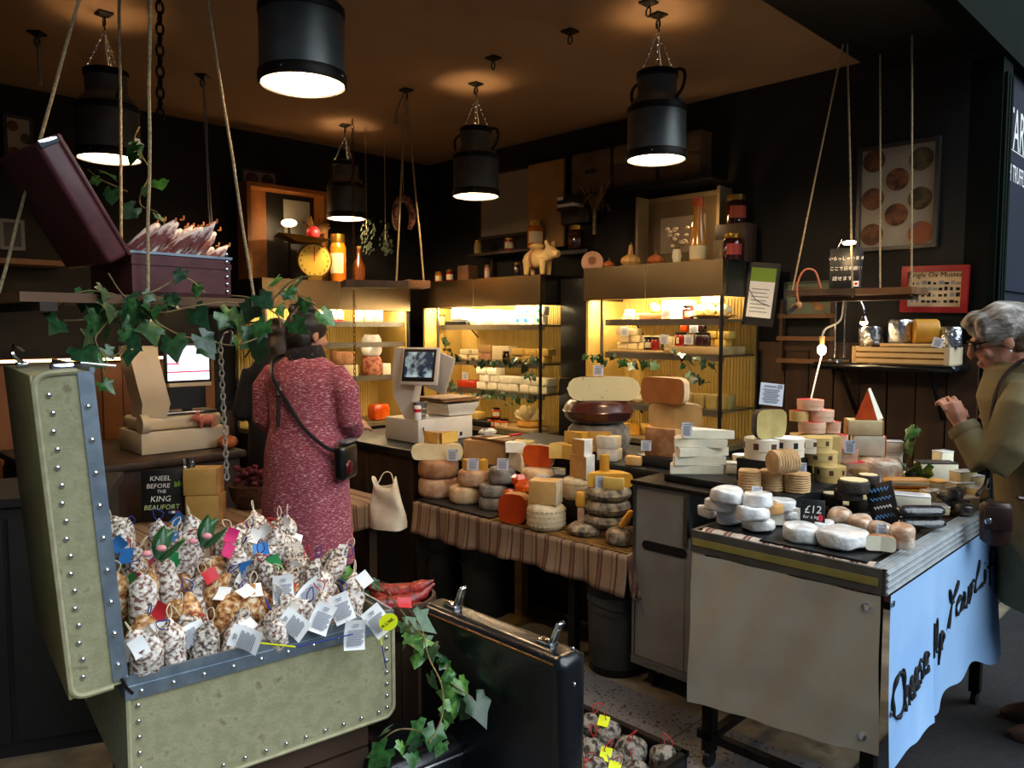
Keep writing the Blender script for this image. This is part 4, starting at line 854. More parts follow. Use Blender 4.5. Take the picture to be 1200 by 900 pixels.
# big wheels on the rear counter
c, r, s = place(700, 521, .872, 72); c = at_d(701, 520, 4.2); c.z = .872; s = 4.2/F
C('grey_wheel', 'big dark grey wheel at the bottom of the tall rear stack', c, 37*s, 36*s, 'grey', edge=.5)
C('maroon_wheel', 'maroon waxed half wheel second in the tall rear stack', c+Vector((0, 0, 36*s)), 40*s, 27*s, 'purple', edge=.45, bulge=.06)
C('seeded_half_wheel', 'big seeded cream half wheel on top of the tall rear stack', c+Vector((.02, -.04, 63*s)), 40*s, 27*s, 'purple', 'speck', a=2, edge=.45, bulge=.06)
CARD('price card standing on the seeded cream half wheel', 701, 440, 4.15, 12)
c = at_d(783, 532, 3.78); c.z = .872; s = 3.78/F
sb_ = BLOCK('block_base', 'black block under the stacked caramel cheeses', c+Vector((-.02, .02, 0)), .22, .18, .05, SLATE, rz=RA, cat='board')
BLOCK('caramel_block', 'lowest block of aged caramel cheese beside the brie slices', c+Vector((-.01, 0, .052)), .17, .12, 33*s, 'tan', 'brown', rz=-.75, side='front')
C('caramel_half', 'middle half wheel of the aged caramel stack', c+Vector((.04, .0, .052+33*s)), .13, 29*s, 'beige', 'tan', a=-12, ang=170)
C('caramel_half', 'topmost caramel half wheel with a bright cut end', c+Vector((-.0, .0, .052+62*s)), .125, 30*s, 'beige', 'caramel', a=-35, ang=185)
CARD('small dark card beside the stacked caramel cheeses', 757, 528, 3.75, 12)
BLOCK('pale_block', 'small pale block on the black rear counter', at_z(744, 546, .872)+Vector((0, .03, 0)), .08, .06, .045, 'tan', rz=-.4)
# brie slices on the trolley
MB().rbox((0, 0, .016), (.32, .26, .032), .004).ob('black_tray', SLATE, None, W(-1.66, 2.86, .906), RA, 'black tray under the brie slices on the trolley', 'tray')
p = W(-1.73, 2.84, .939); s = p.y/F
for k in range(5): WEDGE('brie_slice', ('brie slice at the bottom of the pile', 'brie slice second from the bottom of the pile', 'brie slice in the middle of the pile', 'brie slice second from the top of the pile', 'topmost brie slice under a price card')[k], p+Vector((.012*k*(1 if k != 3 else .5), .004*k, k*.037)), .22, .14, .036, 'white', 'pale', rz=-.35+.12*(k % 3), tilt=(0, .03*(k > 2), 0))
BLOCK('brie_piece', 'short brie piece right of the pile of slices', W(-1.60, 2.95, .939), .09, .07, .045, 'pale', 'white', rz=-.3)
CARD('price card on the topmost brie slice', 805, 512, 3.17, 17, wk=.7)
# ================================================================= CHEESES ON THE MARKET COUNTER
ZC = CZ+.006; ZA = .95; ZB = 1.04
STEP('low black riser on the market counter behind the wrapped bries', -1.46, -1.19, 2.62, 3.5, ZA, ZC-.001); STEP('high black riser at the back of the market counter', -1.50, -1.30, 2.76, 3.0, ZB, ZA+.001)
for (x, y, a, b, lb) in ((.20, .20, .40, .34, 'black slate slab under the wrapped white cheeses'), (.44, .55, .20, .62, 'black slate slab under the ash logs'), (.40, .12, .34, .22, 'black slate slab at the near corner of the market counter')):
    MB().rbox((0, 0, .004), (a, b, .008), .002).ob('slate_slab', SLATE, None, ft.location+Vector((*rot2(x, y, RA), CZ-.002+(.009 if 'corner' in lb else 0))), RA, lb, 'slate')
ZD = CZ+.012
def PILE(name, items, z=ZD, m=FILMW, edge=.2, jit=.012, cat='cheese'):
    for px, py, w_, h, dz, lb in items:
        c, r, s = place(px, py, z+dz, w_); C(name, lb, c, r, h*s, m, edge=edge, jit=jit, bulge=0)
PILE('wrapped_cheese', [
 (829, 608, 22, 13, 0, 'film wrapped white round at the left end of the counter'), (854, 615, 29, 13, 0, 'film wrapped white round in the bottom row, second from the left'), (889, 624, 39, 13, 0, 'film wrapped white round lowest and nearest of the white pile'),
 (843, 602, 36, 13, .045, 'film wrapped white round in the middle layer, far left'), (881, 612, 40, 16, .045, 'film wrapped white round in the middle layer, before the price card'), (919, 600, 30, 12, .05, 'film wrapped white round partly hidden behind the cut brie'),
 (852, 592, 38, 17, .088, 'topmost wrapped white round at the left of the pile'), (888, 596, 35, 16, .088, 'topmost wrapped white round behind the price card'),
 (939, 637, 43, 17, .008, 'flat wrapped brie in front of the twelve pound chalk sign'), (987, 646, 56, 20, .010, 'large flat wrapped brie at the near corner of the counter')])
c, r, s = place(918, 618, ZD, 40); C('brie_half', 'wrapped half brie showing its cut side in the white pile', c, r, 21*s, FILMW, 'white', a=10, ang=200)
PILE('goat_round', [(984, 618, 30, 20, .0, 'tall wrapped pale goat cheese behind the large flat brie'), (1008, 626, 27, 20, .0, 'tall wrapped pale goat cheese left of the small price card'), (1033, 632, 28, 17, .012, 'wrapped pale goat cheese behind the small price card'), (1057, 646, 28, 28, .010, 'wrapped white goat cheese at the near right corner')], m=FILMP, edge=.6)
c, r, s = place(1031, 648, ZD+.01, 33); C('cut_round', 'small cut round with brown top before the small price card', c, r, 18*s, 'brown', 'pale', a=5, ang=200)
# basket-marked cheeses
def woven(label, px, py, w_, h, z, lie=False):
    c, r, s = place(px, py, z, w_); t = T('woven_cheese', label, 'cheese', c, .3 if lie else 0); hh = h*s; mb = MB(); n = 8; pr = [(0, 0), (r*.85, 0)]
    for k in range(n): pr += [(r*(.97), hh*(k+.1)/n), (r*1.03, hh*(k+.5)/n)]
    pr += [(r*.97, hh*.99), (r*.85, hh), (0, hh)]
    mb.lathe(pr[1:-1], 36); mb.jit(.0025, 40, px)
    if lie: mb.v = [tuple(Matrix.Translation((0, 0, r)) @ Matrix.Rotation(pi/2, 4, 'Y') @ Vector((x, y, z_-hh/2))) for x, y, z_ in mb.v]
    mb.ob('rind', RIND['woven'], t)
    if lie:
        q = MB(); q.lathe([(r*.84, 0), (r*.84, .002)], 24); q.v = [tuple(Matrix.Translation((hh/2, 0, r)) @ Matrix.Rotation(pi/2, 4, 'Y') @ Vector(v)) for v in q.v]; q.ob('end_face', PASTE['white'], t)
woven('basket marked cheese at the left of its row', 878, 578, 26, 26, ZA); woven('basket marked brown cheese in the middle of its row', 904, 577, 27, 25, ZA); woven('basket marked cheese at the right of its row', 933, 579, 31, 23, ZA)
woven('basket marked cheese lying on its side on top of the row', 917, 557, 28, 31, ZA+.077, True)
PILE('tan_round', [(917, 588, 28, 9, 0.02, 'flat tan round below the middle basket marked cheese'), (946, 592, 28, 13, .02, 'flat tan round below the right basket marked cheese')], m=RIND['tan'])
# printed boxes
def ROUNDBOX(label, px, py, w_, h, z, body, lid=None, pm=None, group=None, d=None):
    if d: c = at_d(px, py, d); c.z = z; s = d/F; r = w_/2*s
    else: c, r, s = place(px, py, z, w_)
    t = T('round_cheese_box', label, 'cheese box', c, U(0, 6), group); hh = h*s
    MB().lathe([(r*.97, 0), (r*.97, hh*.45)], 30).ob('box', body, t); MB().lathe([(r, hh*.42), (r, hh), (r*.96, hh)], 30).ob('lid_rim', body, t)
    MB().lathe([(r*.95, hh*.93), (r*.95, hh*1.012)], 30).ob('lid_label', lid or body, t)
    if pm: 
        for k in range(7): a = k*.9; MB().grid(lambda u, v: (r*1.004*cos(a+(u-.5)*.28), r*1.004*sin(a+(u-.5)*.28), hh*(.5+.32*v)), 3, 2).ob('print', pm, t)
    return t, c, hh
BOXP = mat('pinkish_chip_wood', 'c99a7c', 'dbb89a', 10, .6); REDL = mat('red_lid_paper', 'c2202a', rough=.45); BOXY = mat('yellow_chip_wood', 'b99a58', 'cbb072', 10, .6); BOXC = mat('cream_print_box', 'd9cdb4', rough=.5); BRN = mat('brown_print', '4a2a20', rough=.7)
ROUNDBOX('big cream box with brown prints at the back left of the counter', 895, 540, 46, 24, ZB, BOXC, PAPER, BRN); ROUNDBOX('cream box with cow prints behind the lying basket marked cheese', 923, 537, 38, 22, ZB+.012, BOXC, PAPER, INKB); ROUNDBOX('small cream printed box beside the black brie tray', 869, 551, 22, 17, ZA, BOXC, PAPER, BRN)
ROUNDBOX('white printed box right of the cow print box', 949, 532, 30, 17, ZB+.02, BOXC, PAPER, BRN)
for i, (px, py, w_, h, z, d, lb) in enumerate(((972, 576, 35, 18, ZA, 3.0, 'lowest yellow chip box of three stacked'), (961, 558, 38, 16, ZA+.06, 3.03, 'middle yellow chip box of three stacked'), (957, 544, 34, 17, ZA+.113, 3.03, 'top yellow chip box of three stacked'))): ROUNDBOX(lb, px, py, w_, h, z, BOXY, None, BRN, d=d)
for px, py, w_, h, z, d, lb in ((997, 570, 31, 15, ZA, 3.14, 'lowest red lidded chip box at the right'), (989, 545, 30, 15, ZA+.053, 3.16, 'red lidded chip box second from bottom at the right'), (979, 530, 27, 15, ZA+.106, 3.18, 'red lidded chip box third from bottom behind a price card'),
  (973, 517, 22, 13, 1.115, 3.2, 'small red lidded chip box at the right of the pyramid'), (951, 517, 31, 13, 1.12, 3.17, 'red lidded chip box in the middle row of the pyramid'), (961, 506, 30, 13, 1.166, 3.19, 'red lidded chip box second from top of the pyramid'), (936, 504, 22, 12, 1.166, 3.19, 'brownish chip box left of the second red lidded one'), (949, 494, 30, 12, 1.213, 3.19, 'topmost red lidded chip box of the pyramid')):
    ROUNDBOX(lb, px, py, w_, h, z, BOXP if 'brown' not in lb else BOXY, REDL, None, d=d)
BLOCK('stacking_block', 'plain wooden block under the pyramid of red lidded boxes', at_d(955, 520, 3.18)*Vector((1, 1, 0)) if 0 else Vector((at_d(955, 520, 3.18).x, 3.18, ZA+.001)), .19, .10, .16, BOXY, rz=RA*.3, cat='block')
c = at_d(897, 513, 3.0); c.z = ZB+.082; s = 3.0/F; C('blue_half_wheel', 'dark rind half wheel with greenish cut face at the back left', c, 21*s, 34*s, 'dark', 'olive', a=40, ang=190)
t = T('price_sheet', 'large white price sheet above the dark rind half wheel', 'price card', at_d(903, 475, 2.98), -.2); t.rotation_euler = (-.25, .1, -.2); k = 1.75; a = link('card', CARDM, t); b = link('print', CARDT, t); t.scale = (k, k, k)
# orange wedge stack
c = at_d(1016, 539, 3.32); c.z = ZA; s = 3.32/F
BLOCK('tan_block', 'plain pale block at the foot of the orange wedge stack', c, .11, .09, .05, 'cream', rz=-.4); BLOCK('cream_block', 'large cream block under the orange wedge stack', c+Vector((.0, 0, .051)), 35*s, .10, 24*s, 'white', 'orange', rz=-.3, side='end'); BLOCK('cream_block', 'cream block with orange end directly below the orange wedge', c+Vector((-.02, 0, .052+24*s)), 38*s, .09, 18*s, 'cream', 'tan', rz=-.25, side='ends')
L_ = 36*s; h = 36*s; A, B_, T3 = (-L_*.55, 0), (L_*.12, 0), (L_*.0, h); ex, ey = .052, .055
V6 = [(A[0], -.03, 0), (B_[0], -.05, 0), (T3[0]-.02, -.03, h), (A[0]+ex, -.03+ey, 0), (B_[0]+ex, -.05+ey, 0), (T3[0]-.02+ex*.7, -.03+ey, h)]
mb = MB(); mb.add(V6, [(0, 1, 2), (0, 2, 5, 3)], 0); mb.add(V6, [(1, 4, 5, 2), (3, 5, 4), (0, 3, 4, 1)], 1)
thing_split(mb, 'orange_wedge', (('orange_rind', RIND['orange']), ('paste', PASTE['white'])), 'tall orange wedge standing on top of the cream blocks', 'cheese', c+Vector((-.0, 0, .054+42*s)), 0)
BLOCK('wrapped_pack', 'pale wrapped pack of slices right of the orange wedge stack', at_d(1045, 531, 3.4), .085, .06, .055, 'white', FILMW, rz=-.3)
BLOCK('wrapped_pack', 'small pale block under the pack of slices', Vector((at_d(1045, 531, 3.4).x, 3.4, ZC)), .08, .06, at_d(1045, 531, 3.4).z-ZC-.002, 'white', FILMW, rz=-.3)
c, r, s = place(1031, 560, ZA-.02, 46); c.z = ZC; C('wrapped_cheese', 'wide film wrapped pinkish wheel under the orange wedge stack', c, r, 24*s+.06, FILMP, edge=.3)
# dark rounds
for px, py, w_, h, dz, lb in ((992, 605, 52, 12, 0, 'widest dark rind round at the bottom of its stack'), (975, 594, 24, 14, .036, 'dark rind round at the left of its stack'), (1013, 600, 34, 14, .036, 'dark rind round with pale top at the right of its stack'), (994, 588, 32, 11, .075, 'dark rind round second from top of its stack'), (1000, 580, 36, 15, .105, 'topmost dark rind round with cream face'), (1017, 571, 24, 13, .12, 'small dark round behind the topmost one')):
    c, r, s = place(px, py, ZC+dz, w_); t = C('dark_round', lb, c, r, h*s, 'dark', edge=.15, bulge=0); MB().lathe([(r*.86, h*s-.001), (r*.86, h*s+.002)], 26).ob('pale_face', PASTE['cream'], t)
# orange log, slabs, packs, ash logs
def LOG(name, label, p, L_, r, m, rz, endm=None, flat=.9):
    t = T(name, label, 'cheese', p, rz); mb = MB(); mb.loft([[(x, r*k*cos(a), r*flat+r*flat*k*sin(a)) for a in [2*pi*j/14 for j in range(14)]] for x, k in ((-L_/2, .55), (-L_/2+.008, .85), (-L_/2+.025, 1), (L_/2-.025, 1), (L_/2-.008, .85), (L_/2, .55))]); mb.jit(.002, 25, int(p.x*50)); mb.ob('rind', m, t)
    if endm: MB().loft([[(x, -r*.96, r*flat+r*.5*z) for x, z in ((-L_*.42, -.7), (L_*.45, -.7), (L_*.47, .5), (-L_*.45, .5))], [(x, -r*1.0, r*flat+r*.42*z) for x, z in ((-L_*.42, -.7), (L_*.45, -.7), (L_*.47, .5), (-L_*.45, .5))]]).ob('cut_face', endm, t)
    return t
ORL = mat('orange_log_rind', 'e09a3c', 'eaa94a', 10, .4, coat=.2)
p = at_z(1068, 579, ZC+.02); BLOCK('orange_slab', 'flat orange slab under the orange log', p*Vector((1, 1, 0))+Vector((0, .03, ZC)), .19, .08, .035, 'white', ORL, rz=-.15); LOG('orange_log', 'long orange rind cheese log cut lengthwise', p*Vector((1, 1, 0))+Vector((-.01, .03, ZC+.037)), .18, .026, ORL, -.12, PASTE['pale'])
BLOCK('orange_slab', 'orange topped slab right of the orange log', at_z(1103, 577, ZC)+Vector((.0, .03, 0)), .08, .08, .045, 'white', ORL, rz=.3)
p = at_z(1066, 596, ZC+.035); wt = BLOCK('white_pack', 'white rectangular cheese pack printed with small text', p+Vector((.0, .02, 0)), .15, .065, .05, 'pale', PAPER, rz=-.42); 
for k in range(4): MB().bx(-.06, .055-.01*(k % 2), -.022+k*.012, -.017+k*.012, .0515, .0525).ob('print', INK, wt)
BLOCK('white_pack', 'pale pack lying flat under the printed white pack', at_z(1086, 603, ZC)+Vector((.0, .03, 0)), .17, .07, .032, 'cream', FILMW, rz=-.2)
p = at_z(1086, 623, ZD); LOG('ash_log', 'lower black ash coated log in film', p+Vector((0, .04, 0)), .165, .033, FILMK, .05, flat=.62); LOG('ash_log', 'upper black ash coated log in film', p+Vector((-.003, .045, .041)), .165, .032, FILMK, .02, flat=.62)
PILE('dark_wrapped_round', [(1131, 606, 20, 13, 0, 'film wrapped dark round at the counter edge by the brown bag'), (1109, 600, 27, 14, .0, 'film wrapped dark round right of the flat pale pack'), (1127, 597, 15, 10, 0, 'small film wrapped dark round between its neighbours'), (1114, 588, 28, 13, .042, 'topmost film wrapped dark round')], z=ZC, m=FILMD, edge=.5)
for px, py, w_, h, dz, lb in ((1129, 582, 28, 16, .0, 'pale wrapped wedge behind the dark wrapped rounds'), (1133, 568, 26, 15, .045, 'pale wrapped wedge stacked on its twin by the woman\'s sleeve'), (1150, 585, 18, 12, 0, 'wrapped wedge at the far right of the counter')):
    p = at_z(px, py, ZC+dz); s = p.y/F; BLOCK('wrapped_wedge', lb, p+Vector((0, .03, 0)), w_*s, .06, h*s, 'cream', FILMW, rz=.3)
p = at_z(1100, 566, ZC); s = p.y/F; BLOCK('white_block', 'large white block with a dark crack behind the orange log', p+Vector((0, .03, 0)), 42*s, .09, 24*s, 'pale', 'dark', rz=-.1); BLOCK('white_block', 'narrow pale block behind the large cracked white block', p+Vector((.07, .10, 0)), .07, .06, .13, 'pale', FILMW, rz=.3)
CARD('price card on the topmost wrapped white round', 887, 585, 2.62, 15, wk=.8); CARD('price card beside the lying basket marked cheese', 940, 557, 2.93, 15, wk=.65); CARD('price card on the white printed box', 961, 531, 3.08, 15, wk=.8); CARD('price card before the red lidded boxes', 996, 531, 3.1, 15, wk=.8)
CARD('price card behind the topmost dark rind round', 1027, 571, 3.0, 14, wk=.8); CARD('small price card among the wrapped goat cheeses', 1033, 633, 2.36, 20, wk=.55)
# chalk signs
def chalk(name, label, p, w_, h, rot, lines):
    t = T(name, label, 'chalkboard', p); t.rotation_euler = rot; MB().rbox((0, 0, h/2), (w_, .006, h), .002).ob('board', SLATE, t)
    for (tx, x, z, sz, m, sh) in lines: link('lettering', text_mesh(tx, sz, m, shear=sh), t, (x, -.004, z), (pi/2, 0, 0))
    return t
REDC = mat('red_chalk', 'c4202e', rough=.9)
p = at_z(952, 618, ZD+.022); t = chalk('chalk_sign', 'small chalk sign reading twelve pounds with a red balloon', p, .078, .092, (-.12, 0, -.3), [('£12', .0, .048, .036, CHALK, .1), ('for a kg', -.006, .03, .016, CHALK, .1)])
MB().tube([(-.03+k*.004, -.0045, .014+.003*sin(k*2.3)) for k in range(11)], .0016, 4).ob('red_scribble', REDC, t); MB().ell((.024, -.004, .033), (.008, .001, .012), 12, 8).ob('balloon', REDC, t); MB().tube([(.024, -.0045, .021), (.021, -.0045, .012)], .0008, 4).ob('balloon_string', REDC, t)
BLC = mat('blue_chalk', '5f93c9', rough=.9)
p = at_z(1045, 618, ZD); ts = chalk('chalk_sign', 'tilted black chalk sign with blue writing between goat cheeses and ash logs', p+Vector((0, .03, 0)), .10, .15, (-.2, -.35, R(-48)), [])
for r_, (z, w2, m) in enumerate(((.125, .07, BLC), (.095, .075, BLC), (.065, .06, CHALK), (.032, .07, BLC))): MB().tube([(-w2/2+w2*k/16, -.0045, z+.008*sin(k*2.1+r_)*(1 if k % 3 else .4)) for k in range(17)], .0022, 4).ob('chalk_scribble', m, ts)
c = at_d(1062, 556, 3.33); c.z = ZC; s = 3.33/F
pot = T('potted_ivy', 'small potted ivy plant standing on the market counter', 'plant', c); MB().lathe([(.03, 0), (.04, .07), (.036, .07), (.03, .02)], 18).ob('pot', mat('dark_pot', '1d1712', rough=.7), pot)
ivy('', '', [[Vector((0, 0, .06)), Vector((.0, 0, .12)), Vector((.02, 0, .2)), Vector((.045, 0, .27))], [Vector((0, 0, .06)), Vector((-.04, -.02, .11)), Vector((-.06, -.03, .13))], [Vector((0, 0, .06)), Vector((.04, -.03, .1)), Vector((.06, -.04, .07))]], .075, (0, 1, 3), parent=pot, seed=8, nl=1.1, toward=(-.4, -1, .3))

# fillers between the stacks, as crowded as the photograph
for px, py, w_, h, z, lb in ((955, 590, 30, 12, ZC+.03, 'yellow chip box at the front foot of the stacked yellow boxes'), (985, 585, 0, 0, 0, '')):
    if w_: ROUNDBOX(lb, px, py, w_, h, z, BOXY, None, BRN)
PILE('tan_round', [(962, 601, 30, 12, 0, 'flat tan round between the chalk sign and the dark rinds'), (1003, 560, 26, 12, .09, 'tan round between the red lidded boxes and the wrapped wheel'), (905, 604, 24, 10, .05, 'small tan round behind the wrapped white pile')], z=ZC, m=RIND['tan'])
PILE('wrapped_cheese', [(866, 597, 26, 12, .06, 'wrapped white round squeezed between the topmost two'), (930, 610, 24, 11, .02, 'wrapped white round beside the chalk sign'), (965, 626, 26, 14, .008, 'wrapped white round between the two flat bries'), (1047, 637, 22, 16, .006, 'wrapped white goat cheese behind the cut round')])
for px, py, w_, h, dz, lb in ((1052, 607, 22, 12, 0, 'pale pack left of the ash logs'), (1098, 590, 24, 14, .0, 'grey foil pack behind the ash logs'), (1140, 596, 18, 12, .0, 'clear pack by the counter edge'), (1146, 572, 18, 14, .03, 'clear pack standing highest at the far end')):
    p = at_z(px, py, ZC+dz); s = p.y/F; BLOCK('cheese_pack', lb, p+Vector((0, .03, 0)), w_*s, .055, h*s, 'cream', FILMW, rz=.2)
# ================================================================= COLD CABINETS
CABB = mat('cabinet_back_panel', 'bf9f52', 'c9aa5e', 6, .6); CABS = mat('steel_shelf', '9a8a68', '8a7b5c', 18, .4, .6); HOODM = mat('brushed_hood_steel', '9a8668', rough=.27, metal=1)
TUBE = mat('cabinet_tube_glow', (1, .78, .45, 1), emit=22); PRICER = mat('shelf_price_rail', 'c9b988', rough=.5)
CABW = {}
def cabinet(key, label, origin, rz, w_, dep, zs, ztop, left_gap=.10, power=9):
    t = T('cold_cabinet', label, 'cabinet', origin, rz, 'open cold cabinets'); CABW[key] = (origin, rz, zs, w_, dep)
    zh = ztop-.21; zb = zs[0]
    MB().bx(0, w_, .02, dep, 0, zb-.03).ob('body', BLK, t); MB().bx(0, w_, .0, dep-.02, zb-.03, zb).ob('floor_deck', CABS, t)
    MB().bx(0, w_, dep-.02, dep, zb, ztop).ob('back_wall', CABB, t)
    k = 0; n = int(w_/.022); mb = MB()
    for i in range(n): mb.bx(.01+i*.022, .021+i*.022, dep-.026, dep-.02, zb, zh)
    o = mb.ob('ribbed_panel', CABB, t); o['kind'] = 'stuff'
    MB().bx(-.004, w_+.004, -.006, .04, zh, ztop).ob('hood', HOODM, t); MB().bx(-.004, w_+.004, .04, dep, ztop-.03, ztop).ob('top_panel', BLK, t)
    MB().bx(w_, w_+.006, .04, dep, zh, ztop).ob('hood_side', BLK, t); MB().bx(-.006, 0, .04, dep, zh, ztop).ob('hood_side', BLK, t)
    MB().bx(w_*.48, w_*.48+.002, -.0075, -.006, zh, ztop).ob('hood_seam', CABS, t)
    for x in (left_gap, w_-.006): MB().bx(x-.008, x+.008, .0, .016, zb, zh).ob('corner_post', STEEL if x < .3 else BLK, t)
    for x in (0, w_): MB().bx(x-.010, x+.010, dep-.02, dep, 0, zh).ob('corner_post', BLK, t)
    gx, ox = ((.0, w_-.02) if key == 'left' else (w_-.004, .0)); MB().bx(gx, gx+.004, .016, dep-.02, zb, zh).ob('side_glass', GLASSM, t); MB().bx(ox, ox+.02, .016, dep-.02, zb, zh).ob('side_panel', CABB, t)
    for z in zs[1:]:
        sh = MB().bx(left_gap, w_-.008, .05, dep-.03, z-.012, z).ob('shelf', CABS, t); MB().bx(left_gap, w_-.008, .042, .05, z-.036, z+.004).ob('shelf_lip', STEEL, sh)
        MB().tube([(left_gap+.04, dep-.03, z-.10), (left_gap+.05, dep-.12, z-.03), (left_gap+.06, .1, z-.014)], .006, 5).ob('bracket', DARKM, sh)
    MB().tube([(.04, .07, zh+.03), (w_-.04, .07, zh+.03)], .013, 10).ob('light_tube', TUBE, t)
    l = bpy.data.lights.new('cabinet_tube', 'AREA'); l.shape = 'RECTANGLE'; l.size = w_-.1; l.size_y = .04; l.energy = power; l.color = (1, .76, .44)
    lo = bpy.data.objects.new('cabinet_tube', l); COL.objects.link(lo); lo.parent = t; lo.location = (w_/2, .075, zh+.012); lo.rotation_euler = (R(14), 0, 0)
    for z in zs[1:]:                                            # glowing tube added behind each shelf lip to brighten the goods below
        MB().tube([(left_gap+.03, .062, z-.020), (w_-.03, .062, z-.020)], .006, 6).ob('shelf_fill_glow', TUBE, t)
    return t
def CP(key, x, y, z): o, rz, zs, w_, d = CABW[key]; return o+Vector((*rot2(x, y, rz), z))
T2 = 3.95
cabinet('mid', 'middle cold cabinet with ivy along its lit shelves', W(-5.0, T2, 0), RA, 1.33, .44, (.80, 1.08, 1.30, 1.575), 1.925, .20, 26)
cabinet('right', 'right cold cabinet with honey jars and ribbed back panel', W(-3.27, T2, 0), RA, 1.01, .44, (.86, 1.07, 1.395, 1.605), 1.945, .14, 22)
cabinet('left', 'left cold cabinet behind the head of the woman in pink', W(-4.98, 2.55, 0), RB, 1.26, .44, (.82, 1.18, 1.44, 1.60), 1.90, .02, 20)
def JAR(label, p, r, h, body, lid, group=None, rz=0, lab=None, name='jar'):
    t = T(name, label, 'jar', p, rz, group); MB().lathe([(r*.92, 0), (r, h*.05), (r, h*.72), (r*.8, h*.82)], 16).ob('glass_body', body, t); MB().lathe([(r*.86, h*.82), (r*.88, h*.84), (r*.88, h), (r*.8, h)], 16).ob('lid', lid, t)
    if lab: MB().grid(lambda u, v: (r*1.02*cos(-pi/2+(u-.5)*1.8), r*1.02*sin(-pi/2+(u-.5)*1.8), h*(.18+.42*v)), 6, 1).ob('label', lab, t)
    return t
JHON = mat('amber_honey', 'b8620e', 'c8741a', 4, .12, coat=.6); JRED = mat('red_jam', '7e1410', '93201a', 5, .12, coat=.6); JDRK = mat('dark_jam', '2a0d0c', rough=.12, coat=.6); JORA = mat('orange_jam', 'c8480c', rough=.12, coat=.6); LIDD = mat('dark_lid', '161314', rough=.35); LIDG = mat('gold_lid', '9b7a32', rough=.3, metal=.9); LBL = mat('cream_label', 'd8c9a0', rough=.8)
def ROW(key, name, x0, x1, n, y, z, fn, group):
    for i in range(n): fn(CP(key, x0+(x1-x0)*(i/(max(1, n-1))), y, z), i)
def stackb(key, label, x, y, z, cols, rows, sx, sz, h, paste, group):
    rz = CABW[key][1]; rr = random.Random(int(x*100))
    for j in range(rows):
        for i in range(cols-j*(rows > 2 and j == rows-1)):
            BLOCK('small_cheese', label, CP(key, x+i*(sx+.004)+.3*sx*(j % 2), y+rr.uniform(-.01, .01), z+j*(h+.001)), sx*rr.uniform(.9, 1), sz, h, paste, rz=rz+rr.uniform(-.06, .06), group=group)
# right cabinet
zs = CABW['right'][2]
stackb('right', 'small pale cheese block stacked left on the second shelf of the right cabinet', .20, .17, zs[2]+.020, 4, 3, .082, .07, .045, 'cream', 'pale blocks on the second shelf of the right cabinet')
stackb('right', 'pale cheese block stacked right on the second shelf of the right cabinet', .83, .18, zs[2]+.050, 2, 3, .085, .08, .045, 'yellow', 'pale blocks right on the second shelf of the right cabinet')
MB().rbox((0, 0, .009), (.42, .26, .018), .004).ob('wooden_board', WOODP, None, CP('right', .36, .19, zs[2]), RA, 'wooden board under the pale blocks in the right cabinet', 'board'); MB().rbox((0, 0, .024), (.38, .26, .048), .004).ob('wooden_board', WOODP, None, CP('right', .80, .19, zs[2]), RA, 'thick wooden board under the jam jars in the right cabinet', 'board')
for x, z, b, lb in ((.43, .02, JDRK, 'dark jam jar before the pale blocks, left'), (.485, .02, JRED, 'dark red jam jar before the pale blocks, right'), (.66, .05, JRED, 'pink labelled red jam jar on the thick board'), (.69, .134, JORA, 'amber orange jam jar balanced above the red one'), (.80, .05, JDRK, 'dark jam jar below another dark one'), (.81, .134, JDRK, 'dark jam jar stacked on top at the right'), (.845, .05, JDRK, 'dark jam jar beside the yellow blocks'), (.685, .05, JRED, 'second red jam jar on the thick board')):
    JAR(lb+' in the right cabinet', CP('right', x, .11 if z < .1 else .12, zs[2]+z), .028, .082, b, LIDD, lab=LBL if 'pink' in lb or 'left' in lb else None)
for x, z, w2, lb in ((.26, .11, .055, 'price card on the pale blocks at the left'), (.565, .06, .055, 'leaning price card beside two pale blocks'), (.74, .06, .06, 'price card between the jam jars'), (.775, .13, .05, 'upper price card by the dark jam jars')):
    q = T('price_card', lb+' of the right cabinet', 'price card', CP('right', x, .09, zs[2]+z), RA*.8); q.scale = (1.15,)*3; link('card', CARDM, q); link('print', CARDT, q)
for x, z in ((.57, .02), (.64, .02)): BLOCK('small_cheese', 'upright pale block beside the leaning price card' if x < .6 else 'upright pale block left of the thick board', CP('right', x, .15, zs[2]+z), .062, .06, .085, 'cream', rz=RA)
WHB = mat('white_ball_cheese', 'e0d4a8', 'eadfba', 10, .5)
MB().lathe([(.07, 0), (.135, .022), (.14, .022), (.135, .018)], 24).ob('wooden_plate', WOODP, None, CP('right', .86, .17, zs[3]), 0, 'wooden plate of round white cheeses on the top shelf', 'plate')
for i, (x, y, z) in enumerate(((.80, .12, .024), (.87, .10, .024), (.94, .13, .024), (.83, .2, .024), (.91, .21, .024), (.835, .13, .08), (.905, .14, .08))):
    o = MB().ell((0, 0, .033), (.037, .037, .033), 14, 9).ob('ball_cheese', WHB, None, CP('right', x, y, zs[3]+z), 0, ('round white cheese in the bottom layer on the wooden plate', 'round white cheese on top of the pile on the wooden plate')[z > .05], 'cheese', ('lower ball cheeses', 'upper ball cheeses')[z > .05])
JAR('honey jar on the top shelf of the right cabinet', CP('right', .46, .14, zs[3]+.04), .033, .085, JHON, LIDG, lab=LBL); JAR('red jam jar on the top shelf of the right cabinet', CP('right', .725, .10, zs[3]), .035, .085, JRED, LIDD, lab=LBL)
